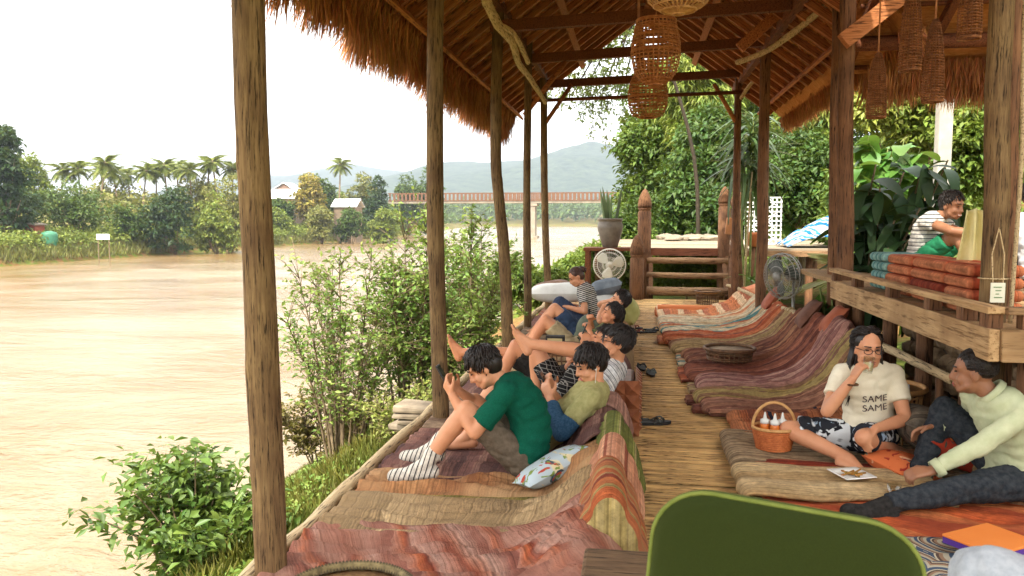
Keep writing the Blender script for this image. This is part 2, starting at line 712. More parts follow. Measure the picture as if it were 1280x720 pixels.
def tree(name, label, base, height, rx, mat, lobes=7, clumps=60, per=22, leaf=0.7, trunk_h=0.4, rz=None, group=None, droop=0.3, wide=0.55, cat="tree", trunk_r=None, seed=1):
    random.seed(seed * 13 + 5)
    base = V(base)
    root = thing(name, base, label, cat, group)
    rz = rz or height * (1 - trunk_h) / 2
    cz = height - rz
    tr = trunk_r or height * 0.022
    lob = []
    for i in range(lobes):
        a = 2 * math.pi * i / lobes + random.uniform(-0.4, 0.4)
        q = random.uniform(0.25, 0.62)
        lob.append((V((math.cos(a) * rx * q, math.sin(a) * rx * q, cz + random.uniform(-0.45, 0.5) * rz)), random.uniform(0.38, 0.58)))
    lob.append((V((0, 0, cz + rz * 0.45)), 0.5))
    mb = MB()
    lean = V((random.uniform(-.05, .05), random.uniform(-.05, .05), 0)) * height
    fork = V((0, 0, height * trunk_h * 0.8)) + lean
    mb.tube([base, base + fork * 0.5 + V((random.uniform(-.1, .1), 0, 0)), base + fork], [tr * 1.4, tr, tr * 0.85], 8, wob=.08)
    for c, q in lob[:7]:
        mid = fork.lerp(c, 0.5) + V((0, 0, -0.05 * height))
        mb.tube([base + fork * 0.92, base + mid, base + c], [tr * 0.6, tr * 0.4, tr * 0.12], 6)
    mb.build("trunk", bark, root, True)
    per_l = max(3, clumps // len(lob))
    cs, rs = [], []
    for c, q in lob:
        P = ell_points(base + c, (rx * q, rx * q, rz * q * 1.1), per_l, 0.6)
        cs.append(P); rs.append(np.full(per_l, rx * q * 0.42) * RNG.uniform(0.7, 1.3, per_l))
    VV, F = clump_leaves(np.concatenate(cs), np.concatenate(rs), per, leaf, leaf * wide, droop)
    np_obj("crown", VV, F, mat, root, "stuff")
    return root


frond_me = {}


def frond_mesh(L, key, mat, n=26, droop=0.55, lw=0.045, ll=0.22):
    "a pinnate palm frond along +X"
    if key in frond_me:
        return frond_me[key]
    pts, VV, F = [], [], []
    for i in range(9):
        t = i / 8
        pts.append((L * (t - 0.12 * t * t), 0, L * (0.22 * t - droop * t * t)))
    mb = MB().tube(pts, [L * 0.014 * (1 - 0.8 * i / 8) for i in range(9)], 4)
    pa = np.array(pts)
    for i in range(n):
        t = 0.12 + 0.88 * i / (n - 1)
        p = V([np.interp(t * 8, range(9), pa[:, k]) for k in range(3)])
        l = L * ll * (1.5 * math.sin(math.pi * (0.12 + 0.85 * t)) ** 0.7)
        for s in (-1, 1):
            d = V((0.55, s * 0.85, -0.35 - 0.25 * random.random())).normalized()
            w = V((0.8, -s * 0.5, 0)).normalized() * L * lw
            q = p + d * l
            mb.add([p - w * 0.5, p + w * 0.5, p + d * l * 0.6 + w * 0.35, q], [(0, 1, 2, 3)])
    me = make_mesh("frond", mb.v, mb.f)
    me.materials.append(mat)
    frond_me[key] = me
    return me


def palm(label, base, height, L=4.2, n=13, mat=None, group=None, key="far", seed=0, name="coconut_palm"):
    random.seed(900 + seed)
    base = V(base)
    root = thing(name, base, label, "palm tree", group)
    lean = V((random.uniform(-.12, .12), random.uniform(-.1, .1), 0)) * height
    top = base + V((0, 0, height)) + lean
    mb = MB().tube([base, base + V((0, 0, height * .5)) + lean * .3, top], [height * .02, height * .013, height * .011], 7)
    mb.ell(top, (height * .03,) * 3, None, 8, 5)
    mb.build("trunk", bark, root, True)
    me = frond_mesh(L, key, mat or L_palm)
    for i in range(n):
        a = 2 * math.pi * i / n * 1.0 + random.uniform(-.25, .25)
        ring = i % 3
        link_mesh("frond", me, None, root, top, (0, R((-38, -8, 22)[ring] + random.uniform(-8, 8)), a), (random.uniform(.85, 1.1),) * 3)
    return root


def gz(x, y):
    return float(terrain(np.array(float(x)), np.array(float(y)))) + n3(x, y, 0, 0.06) * 0.8


def on_left(px, Y):
    p = at(px, 280, Y)
    return V((p.x, p.y, gz(p.x, p.y) - 0.1))


# --- broad trees of the left bank: px, Y, top py, half width px, material, label
LB = [
    (4, 104, 156, 34, L_dark, 1.6, "tall dark tree at the left edge of the photo on the far bank"),
    (38, 128, 192, 26, L_lite, 1.3, "loose pale green tree beside the tall dark tree at the left edge"),
    (92, 122, 231, 50, L_mid, 1.2, "wide flat-topped spreading tree above the small white sign on the far bank"),
    (18, 112, 236, 34, L_dark, 1.2, "low dark bushy tree below the tall one at the left edge"),
    (213, 128, 238, 32, L_dark, 1.2, "round dark green tree in the middle of the far bank, below the palms"),
    (160, 124, 258, 20, L_mid, 1.0, "low green tree between the spreading tree and the round dark one"),
    (268, 134, 240, 26, L_lite, 1.2, "light green bushy tree just left of the nearest post"),
    (290, 142, 222, 26, L_pale, 1.2, "olive tree partly hidden by the nearest post"),
    (250, 160, 222, 36, L_pale, 1.4, "pale tree mass behind the round dark tree below the palms"),
    (140, 165, 226, 44, L_pale, 1.4, "pale tree behind the wide spreading tree on the far bank"),
    (386, 205, 216, 18, L_yel, 1.6, "yellowish flowering tree beside the white-roofed houses"),
    (350, 200, 250, 18, L_mid, 1.5, "low green tree in front of the larger white roof"),
    (405, 235, 222, 16, L_mid, 1.8, "green tree left of the single palm on the far bank"),
    (472, 232, 224, 16, L_dark, 1.8, "dark conical tree at the left end of the bridge"),
    (455, 246, 218, 20, L_pale, 1.9, "olive tree between the single palm and the bridge"),
    (510, 300, 218, 20, L_mid, 2.2, "green tree behind the left end of the bridge railing"),
    (535, 310, 214, 22, L_mid, 2.4, "larger green tree behind the bridge, left of the second post"),
    (436, 196, 262, 17, L_mid, 1.4, "low bushy tree in front of the small white-roofed house"),
    (345, 188, 258, 20, L_lite, 1.4, "low light bush in front of the larger white-roofed house"),
    (400, 192, 258, 18, L_pale, 1.4, "low olive bush below the flowering tree on the far bank"),
    (480, 200, 262, 18, L_lite, 1.5, "low light green bush below the dark conical tree"),
    (425, 250, 240, 16, L_lite, 1.8, "light green tree under the single palm on the far bank"),
]
for i, (px, Y, top, hw, mt, lf, lab) in enumerate(LB):
    b = on_left(px, Y)
    h = at(px, top, Y).z - b.z
    w = hw * b.y / FOC * 1.04
    tree("bank_tree", lab, b, h * 1.03, w * 1.12, mt, 8, 150, 26, lf * 0.55, 0.10, None, "trees on the far river bank", seed=i)

PL = [(77, 150, 206, 12), (104, 150, 206, 0), (124, 148, 198, 14), (150, 158, 210, 11), (178, 152, 208, 12), (196, 160, 206, 0), (212, 156, 200, 14), (240, 156, 207, 12),
      (258, 160, 198, 13), (275, 158, 197, 15), (291, 164, 205, 12), (187, 130, 262, 6), (424, 232, 200, 13), (135, 162, 206, 12), (166, 166, 212, 12), (226, 168, 202, 12)]
PLAB = ["coconut palm standing apart, leftmost of the palm row", "second coconut palm from the left in the far palm row", "tall coconut palm above the spreading tree, third from the left",
        "fifth coconut palm from the left on the far bank, small crown", "coconut palm just left of the middle of the palm row", "coconut palm in the middle of the row, crown tangled with its neighbours",
        "tall coconut palm above the round dark tree", "coconut palm right of the round dark tree, lower than its neighbours", "tall coconut palm second from the nearest post",
        "tallest-looking coconut palm just left of the nearest post", "coconut palm crown touching the left side of the nearest post", "short young palm low on the bank beside the round dark tree",
        "single palm standing clear above the white-roofed houses", "fourth coconut palm from the left, behind the tall one", "low coconut palm behind the middle of the row", "far coconut palm peeping behind the round dark tree"]
for i, (px, Y, top, l) in enumerate(PL):
    b = on_left(px, Y)
    h = at(px, top + 6, Y).z - b.z
    palm(PLAB[i], b, h, 4.0 if Y < 200 else 5.0, 20, L_palm, "palms on the far river bank", "far" if Y < 200 else "far2", i)

# --- bank undergrowth (uncountable) and the dry grass lip at the water
def bank_scrub():
    n = 1900
    Y = RNG.uniform(85, 330, n) ** 1.0
    X = -83.5 - RNG.random(n) ** 1.5 * 16 - np.clip((Y - 260) / 490, 0, 1.6) * 80
    Z = terrain(X, Y) + 0.2 + RNG.random(n) * 1.5
    VV, F = clump_leaves(np.stack([X, Y, Z], 1), RNG.uniform(0.8, 1.9, n), 26, 0.55, 0.35, 0.2, 0.9)
    props(np_obj("bank_scrub", VV, F, L_lite), "light green scrub along the top of the far bank", "scrub", None, "stuff")
    n = 16000
    Y = RNG.uniform(85, 300, n)
    X = -81.2 - RNG.random(n) * 3.2 - np.clip((Y - 260) / 490, 0, 1.6) * 80
    P = np.stack([X, Y, terrain(X, Y) - 0.1], 1)
    D = unit(n) * 0.5; D[:, 2] += 1
    N = unit(n)
    m = leafmat("bank_dry_grass", S(112, 104, 54), S(124, 132, 64), 0.2)
    VV, F = leaf_arrays(P, D, N, RNG.uniform(0.5, 1.3, n), RNG.uniform(0.12, 0.3, n))
    props(np_obj("bank_grass", VV, F, m), "dry tan and green grass lip above the water on the far bank", "grass", None, "stuff")


bank_scrub()


def forest_mass(name, label, region, n, size, per, leaf, mat, clear=0):
    P = []
    for _ in range(n):
        x, y = region()
        z = float(terrain(np.array(x), np.array(y)))
        P.append((x, y, z + size * (0.5 + random.random() * 0.7)))
    VV, F = clump_leaves(np.array(P), RNG.uniform(0.6, 1.25, n) * size, per, leaf, leaf * 0.7, 0.2, 0.9)
    props(np_obj(name, VV, F, mat), label, "forest", None, "stuff")


random.seed(3)
forest_mass("distant_forest", "wooded far shore beyond the bridge", lambda: (random.uniform(-260, 60), random.uniform(765, 980)), 330, 13, 26, 5.0, L_mid)
forest_mass("distant_forest", "low woodland strip behind the palm row of the far left bank", lambda: (random.uniform(-175, -97), random.uniform(118, 300)), 620, 5.4, 30, 1.0, L_pale)
forest_mass("distant_forest", "green river edge between the bridge and the far shore on the left", lambda: ((lambda y: (-84 - (y - 260) / 490 * 80 - random.random() * 60, y))(random.uniform(300, 760))), 300, 6, 26, 2.6, L_mid)


# --- bridge
def build_bridge():
    rust = plain("rusty_bridge_paint", S(100, 68, 46), S(122, 86, 60), 1.5, 0.8, 0.0, vary=0.06)
    conc = plain("bridge_concrete", S(136, 126, 110), S(160, 150, 132), 0.5, 0.9, 0.0)
    Y0 = 262
    x0, x1 = at(488, 250, Y0).x, at(860, 250, Y0).x
    zb, zt = at(640, 254, Y0).z, at(640, 241, Y0).z
    root = thing("bridge", ((x0 + x1) / 2, Y0, WATER), "long rusty railed bridge on concrete piers crossing the river", "bridge")
    MB().box(((x0 + x1) / 2, Y0, zb + 0.35), (x1 - x0, 5.0, 0.7)).build("deck_girder", conc, root)
    for s in (-1, 1):
        y = Y0 + s * 2.6
        MB().box(((x0 + x1) / 2, y, zt - 0.12), (x1 - x0, 0.25, 0.24)).build("top_rail", rust, root)
        MB().box(((x0 + x1) / 2, y, zb + 0.85), (x1 - x0, 0.25, 0.28)).build("bottom_rail", rust, root)
        pm = None
        k = int((x1 - x0) / 1.35)
        hgt = zt - 0.24 - (zb + 0.99)
        me = make_mesh("baluster", *(lambda b: (b.v, b.f))(MB().box((0, 0, hgt / 2), (0.55, 0.16, hgt))))
        me.materials.append(rust)
        for i in range(k):
            link_mesh("baluster", me, None, root, (x0 + 0.7 + i * (x1 - x0 - 1.4) / (k - 1), y, zb + 0.99))
    for px in (665, 540, 780):
        p = at(px, 260, Y0)
        g = -7.2
        MB().box((p.x, Y0, (zb + g) / 2), (2.6, 4.4, zb - g), None).box((p.x, Y0, zb - 0.55), (4.0, 4.9, 0.9)).box((p.x, Y0, WATER + 0.2), (4.2, 5.4, 1.2)).build("pier", conc, root, bevel=0.1)


build_bridge()


# --- houses with white roofs, small hut, sign
def house(label, px0, px1, py_top, py_eave, Y, gable=False):
    a, b = at(px0, py_eave, Y), at(px1, py_eave, Y)
    zt = at(px0, py_top, Y).z
    g = gz((a.x + b.x) / 2, Y) - 0.3
    c = (a + b) / 2
    root = thing("house", (c.x, Y, g), label, "house")
    wallm = plain("house_plaster", S(120, 104, 84), S(140, 122, 100), 0.7, 0.9, 0)
    roofm = plain("white_metal_roof", S(232, 234, 236), S(244, 244, 246), 1.0, 0.5, 0)
    win = plain("dark_window", S(50, 56, 60), None, 1, 0.3, 0)
    w, d = b.x - a.x, 6.0
    MB().box((c.x, Y, (a.z + g) / 2), (w * 0.94, d, a.z - g)).build("wall", wallm, root)
    mb = MB()
    e = 0.5
    if gable:      # gable end toward the river
        P = [(a.x - e, Y - d / 2 - e, a.z), (c.x, Y - d / 2 - e, zt), (b.x + e, Y - d / 2 - e, a.z), (a.x - e, Y + d / 2 + e, a.z), (c.x, Y + d / 2 + e, zt), (b.x + e, Y + d / 2 + e, a.z)]
        mb.add(P, [(0, 1, 4, 3), (1, 2, 5, 4)])
        MB().add([(a.x + .4, Y - d / 2 - .02, a.z), (b.x - .4, Y - d / 2 - .02, a.z), (c.x, Y - d / 2 - .02, zt - .4)], [(0, 1, 2)]).build("gable", plain("gable_wood", S(110, 84, 70), S(130, 104, 88), 2), root, solid=.05)
    else:
        P = [(a.x - e, Y - d / 2 - e, a.z), (b.x + e, Y - d / 2 - e, a.z), (b.x + e, Y, zt), (a.x - e, Y, zt), (a.x - e, Y + d / 2 + e, a.z), (b.x + e, Y + d / 2 + e, a.z)]
        mb.add(P, [(0, 1, 2, 3), (3, 2, 5, 4)])
    mb.build("roof", roofm, root, solid=0.15)
    for k in (0.25, 0.5, 0.75):
        MB().box((a.x + w * k, Y - d / 2 - 0.03, (a.z + g) / 2), (1.0, 0.08, 1.1)).build("window", win, root)


house("larger white-roofed house on the far bank right of the nearest post", 322, 372, 237, 249, 214)
house("gabled house with dark gable behind the larger white roof", 345, 376, 229, 240, 224, True)
house("small white-roofed house between the flowering tree and the dark conical tree", 421, 449, 249, 259, 214)

b = on_left(42, 108)
hut = thing("hut", b, "small red-brown hut under the trees at the left edge of the far bank", "hut")
red = plain("red_brown_boards", S(128, 66, 48), S(150, 84, 60), 2, 0.85, 0.1)
MB().box(b + V((0, 0, 1.4)), (2.0, 2.0, 2.8)).build("wall", red, hut)
MB().box(b + V((0, 0, 2.9)), (2.6, 2.6, 0.18), Matrix.Rotation(R(7), 3, 'Y')).build("roof", plain("hut_tin", S(120, 108, 98), S(150, 136, 120), 2), hut)
MB().box(b + V((0.2, -1.02, 1.0)), (0.8, 0.06, 1.9)).build("door", plain("hut_door", S(80, 60, 50), None, 2), hut)
b = on_left(61, 106)
tank = MB().lathe([(0.05, 0), (1.05, 0), (1.1, 0.3), (1.1, 1.9), (0.95, 2.3), (0.3, 2.5), (0.05, 2.5)], b, 18).build("water_tank", plain("green_tank", S(54, 110, 84), S(70, 128, 98), 1, 0.5), None, True)
props(tank, "green water tank standing beside the red-brown hut", "tank")
b = on_left(128, 98)
sg = thing("bank_sign", b, "small blank white board on posts at the top of the far bank", "sign")
zc = at(128, 296, 98).z
MB().box((b.x, b.y, zc), (1.9, 0.08, 0.75)).build("board", plain("white_board", S(214, 226, 226), S(226, 234, 232), 1), sg)
for s in (-0.8, 0.8):
    MB().box((b.x + s, b.y + 0.09, (zc + b.z) / 2 - 0.1), (0.1, 0.08, zc - b.z + 0.5)).build("post", bark, sg)

# ================================================================== DECK
W_post = wood("weathered_post", S(92, 70, 46), S(150, 124, 84), 'z', 10, dark=S(76, 52, 36))
W_bamboo = wood("bamboo_slat", S(178, 136, 80), S(230, 190, 126), 'x', 9, 0.65, 0.2, dark=S(150, 114, 74))
W_dark = wood("dark_beam", S(92, 54, 34), S(132, 80, 50), 'y', 9)
W_plank = wood("pale_plank", S(166, 130, 88), S(204, 170, 124), 'y', 5, dark=S(132, 98, 64), crack=.5)
W_rail = wood("pale_rail", S(176, 150, 112), S(214, 192, 150), 'y', 8)
W_raft = wood("rafter_red_brown", S(140, 84, 50), S(192, 128, 80), 'x', 9, vary=0.22)
W_log = wood("log_brown", S(140, 106, 76), S(186, 150, 112), 'x', 7, dark=S(110, 76, 54))
W_pole = wood("carved_post", S(100, 68, 46), S(142, 102, 70), 'z', 7, dark=S(78, 52, 38))


def build_deck():
    root = thing("deck", (0, 9, -0.05), None, None)
    root["kind"] = "structure"
    me_list = []
    random.seed(5)
    for k in range(6):
        mb = MB()
        n = 26
        rows = []
        w = 0.0182 + 0.0012 * (k % 3)
        for i in range(n + 1):
            x = -1.655 + 3.31 * i / n
            dy = n3(x, k * 3.1, 1, 2.2) * 0.006
            dz = n3(x, k * 5.7, 2, 1.5) * 0.005
            node = 0.002 if (i + k * 2) % 7 == 0 else 0
            rows.append([(x, dy - w, dz - 0.012), (x, dy - w * 0.8, dz - 0.001 + node), (x, dy, dz + 0.003 + node), (x, dy + w * 0.8, dz - 0.001 + node), (x, dy + w, dz - 0.012)])
        mb.grid(rows)
        me = make_mesh("slat", mb.v, mb.f)
        me.materials.append(W_bamboo)
        me_list.append(me)
    y = 2.45
    k = 0
    while y < 15.4:
        link_mesh("slat", me_list[random.randrange(6)], None, root, (.13 + random.uniform(-.02, .02), y, -0.004 + random.uniform(-.005, .004)), (0, 0, R(random.uniform(-.25, .25)) + (math.pi if random.random() < .5 else 0)))
        y += 0.0445
        k += 1
    # joists under the slats
    for x in (-1.45, -0.8, 0.0, 0.8, 1.6):
        MB().box((x, 8.6, -0.09), (0.09, 13.8, 0.12)).build("joist", W_dark, root)
    # log along the river edge, in lengths
    for y0, y1 in ((2.3, 4.4), (4.35, 6.6), (6.55, 9.2), (9.15, 12.2), (12.15, 15.2)):
        P = [(-1.56 + random.uniform(-.02, .02), y0 + (y1 - y0) * i / 5, 0.02 + random.uniform(-.01, .01)) for i in range(6)]
        MB().tube(smoothpath(P, 3), 0.042, 9, wob=.05).build("edge_pole", W_rail, root, True)
    # stilts on the river side
    for y in (3.2, 5.7, 8.4, 11, 13.2):
        MB().tube([(-1.5, y, -2.2), (-1.48, y, -0.15)], [0.07, 0.06], 9, wob=.05).build("stilt", W_post, root, True)
    return root


build_deck()

# ================================================================== THATCHED PAVILION
RIDGE, PIT = 5.0, 0.74
def roof_z(x):
    return RIDGE - PIT * abs(x)


def build_pavilion():
    root = thing("thatched_pavilion", (0, 6, 0), "open wooden pavilion with rough posts and thatched roof over the bamboo deck", "pavilion")
    random.seed(11)

    def post(name, pts, r0, r1, mat=W_post):
        P = smoothpath(pts, 6)
        n = len(P)
        rad = [(r0 + (r1 - r0) * i / (n - 1)) * (1 + 0.05 * n3(i * .7, r0 * 90, pts[0][1])) for i in range(n)]
        Q = [p + V((n3(i * .35, p.y, 1) * .012, n3(i * .35, p.y, 7) * .012, 0)) for i, p in enumerate(P)]
        # close-set rings with drying cracks, flutes and a few knots
        D = [0]
        for i in range(1, n):
            D.append(D[-1] + (Q[i] - Q[i - 1]).length)
        m = int(D[-1] / .045)
        kn = [(random.uniform(0, D[-1]), random.uniform(0, 6.28), random.uniform(.06, .14)) for _ in range(int(D[-1] * 2.2))]
        VV, FF, ns = [], [], 22
        for i in range(m + 1):
            d = D[-1] * i / m
            c = V([float(np.interp(d, D, [q[k] for q in Q])) for k in range(3)])
            rr = float(np.interp(d, D, rad))
            for k in range(ns):
                th = 2 * math.pi * k / ns
                x, y_ = math.cos(th), math.sin(th)
                f = 1 + .055 * n3(x * 1.3, y_ * 1.3, d * .7 + r0 * 500) + .035 * n3(x * 4, y_ * 4, d * .5 + pts[0][1]) + .012 * n3(x * 9, y_ * 9, d * 6)
                f -= .10 * max(0, .12 - abs(n3(x * 2.4 + 7, y_ * 2.4, d * .35 + pts[0][1]))) / .12
                for kd, ka, ks in kn:
                    q_ = ((d - kd) / .05) ** 2 + ((math.atan2(math.sin(th - ka), math.cos(th - ka))) / .45) ** 2
                    if q_ < 4:
                        f += ks * math.exp(-q_ * 1.5)
                VV.append((c.x + x * rr * f, c.y + y_ * rr * f, c.z))
        for i in range(m):
            for k in range(ns):
                FF.append((i * ns + k, i * ns + (k + 1) % ns, (i + 1) * ns + (k + 1) % ns, (i + 1) * ns + k))
        return MB().add(VV, FF).build(name, mat, root, True)

    # river side
    post("post", [(-1.475, 3.02, -2.3), (-1.48, 3.02, 0), (-1.50, 3.02, 1.6), (-1.52, 3.02, 3.86)], 0.067, 0.064)
    post("post", [(-1.43, 5.72, -1.9), (-1.42, 5.72, 0), (-1.45, 5.72, 2), (-1.42, 5.72, 3.92)], 0.066, 0.058)
    post("post", [(-1.42, 8.9, -1.5), (-1.42, 8.9, 0), (-1.47, 8.9, 1.2), (-1.56, 8.9, 2.2), (-1.52, 8.9, 3.85)], 0.072, 0.06)
    post("post", [(-1.44, 10.8, -1.5), (-1.45, 10.8, 0), (-1.46, 10.8, 2), (-1.44, 10.8, 3.9)], 0.055, 0.05)
    post("post", [(-1.38, 13.0, -1.5), (-1.40, 13.0, 0), (-1.47, 13.0, 1.8), (-1.50, 13.0, 3.9)], 0.06, 0.055)
    # hill side
    post("post", [(1.9, 4.62, -0.8), (1.9, 4.62, 1.0), (1.87, 4.62, 2.4), (1.84, 4.62, 4.0)], 0.068, 0.06)
    post("post", [(2.02, 4.80, -0.8), (2.02, 4.80, 1.0), (2.0, 4.80, 2.4), (1.98, 4.80, 4.2)], 0.062, 0.055, W_pole)
    post("post", [(1.88, 7.62, -0.9), (1.88, 7.62, 0.8), (1.85, 7.62, 2.2), (1.80, 7.62, 4.0)], 0.073, 0.066, W_pole)
    post("post", [(1.64, 10.9, -0.9), (1.64, 10.9, 1.0), (1.63, 10.9, 2.4), (1.62, 10.9, 3.95)], 0.075, 0.065, W_pole)
    post("post", [(1.60, 13.4, -0.9), (1.60, 13.4, 1.5), (1.59, 13.4, 3.95)], 0.062, 0.055, W_pole)
    post("post", [(1.98, 8.45, -.8), (1.96, 8.45, 1.5), (1.93, 8.45, 3.6)], 0.05, 0.05, W_pole)
    # slim pole tied to the near right post
    MB().tube(smoothpath([(1.96, 4.55, 0.95), (1.97, 4.54, 1.8), (1.95, 4.53, 2.3), (1.93, 4.53, 3.3)], 5), 0.012, 6).build("tied_cane", W_rail, root, True)

    # beams along the posts
    for x, z, name in ((-1.50, 3.84, "wall_plate"), (1.62, 3.74, "wall_plate")):
        MB().box((x, 6.0, z - 0.02), (0.09, 16.4, 0.11)).build(name, W_dark, root)
    MB().box((-2.05, 6.0, roof_z(2.05) - 0.15), (0.035, 16.6, 0.14), Matrix.Rotation(R(-36), 3, 'Y')).build("eave_board", W_plank2, root)
    MB().box((2.05, 10.9, roof_z(2.05) - 0.15), (0.035, 6.6, 0.14), Matrix.Rotation(R(36), 3, 'Y')).build("eave_board", W_plank2, root)
    MB().tube([(0.02, -2.4, RIDGE - 0.14), (0.02, 14.25, RIDGE - 0.14)], 0.07, 10).build("ridge_pole", W_dark, root, True)
    # purlin planks half way up
    for x in (-0.95, 0.95):
        MB().box((x, 6.0, roof_z(x) - 0.135), (0.09, 16.5, 0.05), Matrix.Rotation(R(-36 if x < 0 else 36), 3, 'Y')).build("purlin", W_raft, root)
    # tie beams and king posts
    for y, z0, z1, r in ((5.72, 3.72, 3.78, .06), (8.9, 3.62, 3.74, .05), (10.85, 3.64, 3.78, .05), (13.2, 3.70, 3.80, .05)):
        MB().box((0.06, y, (z0 + z1) / 2), (3.35, 0.09, 0.12), Matrix.Rotation(-math.atan2(z1 - z0, 3.3), 3, 'Y')).build("tie_beam", W_dark, root)
        MB().box((0.02, y, (3.8 + RIDGE - .2) / 2), (0.10, 0.10, RIDGE - .2 - 3.8)).build("king_post", W_dark, root)
    MB().tube([(-1.75, 13.25, 3.45), (1.75, 13.3, 3.52)], 0.03, 8).build("tie_pole", W_dark, root, True)
    # knee braces
    for a, b_ in (((-1.5, 13.0, 3.0), (-1.05, 13.05, 3.66)), ((1.6, 13.4, 3.0), (1.2, 13.3, 3.66)), ((-1.5, 10.8, 2.9), (-0.95, 10.85, 3.6))):
        MB().tube([a, b_], 0.035, 7).build("brace", W_raft, root, True)
    MB().box((2.15, 7.45, 3.35), (1.0, 0.10, 0.14), Matrix.Rotation(R(-38), 3, 'Y')).build("brace", W_raft, root)
    MB().box((1.42, 9.6, 3.70), (0.75, 0.08, 0.12), Matrix.Rotation(R(-42), 3, 'Y')).build("brace", W_plank2, root)
    MB().tube(smoothpath([(1.25, 10.7, 3.50), (1.5, 9.9, 3.48), (1.78, 9.0, 3.60), (1.95, 8.2, 3.72)], 5), 0.035, 7, wob=.1).build("crooked_brace", W_rail, root, True)
    MB().tube(smoothpath([(1.62, 13.3, 3.42), (1.75, 13.0, 3.62), (1.95, 12.7, 3.72)], 4), 0.03, 7, wob=.1).build("crooked_brace", W_rail, root, True)
    # crooked branch along the river-side posts, and its twin
    tw = [at(606, -4, 7.2), at(622, 30, 7.8), at(640, 52, 8.4), at(648, 78, 9.2), at(664, 100, 10.0), at(682, 128, 11.0)]
    MB().tube(smoothpath(tw, 5), [0.05 - 0.0008 * i for i in range(26)], 8, wob=.1).build("crooked_branch", W_rail, root, True)
    tw = [at(622, 30, 7.8), at(640, 40, 8.1), at(652, 60, 8.7), at(660, 78, 9.3)]
    MB().tube(smoothpath(tw, 5), 0.028, 7, wob=.1).build("crooked_branch", W_rail, root, True)

    # rafters (dark) and the thin bamboo between them
    slope = math.atan(PIT)
    Lr = 2.2 / math.cos(slope) + 0.05
    rb = MB().box((Lr / 2, 0, -0.055), (Lr, 0.06, 0.075))
    rm = make_mesh("rafter", rb.v, rb.f); rm.materials.append(W_raft)
    bb = MB().tube([(0, 0, -0.02), (Lr * .5, .006, -0.024), (Lr, 0, -0.02)], 0.017, 6)
    bm_ = make_mesh("roof_bamboo", bb.v, bb.f); bm_.materials.append(W_raft)
    y = -2.3
    k = 0
    while y < 14.2:
        for s in (-1, 1):
            if s > 0 and y < 7.9 and False:
                continue
            rot = (0, slope, 0) if s > 0 else (0, slope, math.pi)
            link_mesh("rafter", rm, None, root, (0.02 * s, y, RIDGE - 0.02), rot, (1 if s < 0 or y > 7.8 else 0.80, 1, 1))
            for q in (0.14, 0.28):
                link_mesh("roof_bamboo", bm_, None, root, (0.02 * s, y + q + random.uniform(-.02, .02), RIDGE - 0.01), rot, (1 if s < 0 or y > 7.6 else 0.80, 1, 1))
        y += 0.42
        k += 1

    # thatch courses: overlapping combed panels, eave to ridge, each a strip with a ragged lower edge
    def thatch(name, y0, y1, xmax, s, n_course, zfun):
        L = xmax / math.cos(slope)
        step = L / n_course
        for i in range(n_course):
            d0 = L - i * step + 0.06      # lower edge distance from the ridge
            d1 = max(d0 - step * 2.3, -0.02)
            nseg = int((y1 - y0) / 0.13)
            top, bot, bt2 = [], [], []
            for j in range(nseg + 1):
                yy = y0 + (y1 - y0) * j / nseg
                jit = random.uniform(-.022, .022)
                lift = random.uniform(0, .014)
                def P(d, off):
                    return (s * (d * math.cos(slope)) + s * off * math.sin(slope), yy, RIDGE - d * math.sin(slope) + off * math.cos(slope))
                bot.append(P(d0 + jit, 0.000 + lift)); bt2.append(P(d0 + jit - 0.006, 0.05 + lift)); top.append(P(d1, 0.055 + lift * .3))
            mb = MB().grid([bot, bt2, top]).grid([top, bot])
            mb.build(name, M_thatch, root)

    thatch("thatch_course", -2.5, 14.3, 2.24, -1, 26, None)
    thatch("thatch_course", 7.7, 14.3, 2.42, 1, 28, None)
    thatch("thatch_course", -2.5, 7.75, 1.78, 1, 20, None)

    # straw ends poking through under the courses (cannot be counted)
    n = 44000
    dd = RNG.uniform(0.05, 2.75, n)
    dd = np.floor(dd / 0.105) * 0.105 + RNG.normal(0, 0.012, n)
    yy = RNG.uniform(-1, 14.2, n)
    s = np.where(RNG.random(n) < .55, -1.0, 1.0)
    P = np.stack([s * dd * math.cos(slope), yy, RIDGE - dd * math.sin(slope) - 0.002], 1)
    D = np.stack([s * math.cos(slope) * 1.0, RNG.normal(0, .25, n), -math.sin(slope) - 0.10 - RNG.random(n) * .35], 1)
    N = np.tile(np.array([[0, 0.3, -1.0]]), (n, 1)) + unit(n) * .4
    VV, F = leaf_arrays(P, D, N, RNG.uniform(.04, .09, n), RNG.uniform(.018, .048, n), 0.1)
    keep = np.repeat((s < 0) | (yy > 7.8) | (dd < 2.1), 2)
    np_obj("thatch_stubble", VV, np.concatenate([F[:n][keep[::2]], F[n:][keep[::2]]]), leafmat('straw_pale', S(190, 122, 74), S(226, 168, 112), .15, .9, .4, .015), root, "stuff")

    # hanging fringe of the eaves
    def fringe(p0, p1, n, lmin, lmax, out, spread):
        t = RNG.random(n)
        A = np.array(p0)[None] * (1 - t[:, None]) + np.array(p1)[None] * t[:, None]
        A = A + RNG.normal(0, spread, (n, 3)) * np.array([[1, .3, .6]])
        tuft = 0.5 + 0.5 * np.sin(t * 83) * np.sin(t * 37 + 1) + 0.3 * np.sin(t * 211)
        ln = RNG.uniform(lmin, lmax, n) * (0.75 + 0.35 * tuft)
        D = np.tile(np.array([out]), (n, 1)) + RNG.normal(0, .16, (n, 3))
        N = unit(n)
        return leaf_arrays(A, D, N, ln, RNG.uniform(.006, .016, n), .15, 0.05)
    a = fringe((-2.26, -2.4, roof_z(2.26) + 0.02), (-2.26, 14.3, roof_z(2.26) + 0.02), 15000, .28, .62, (-.22, 0, -1), .03)
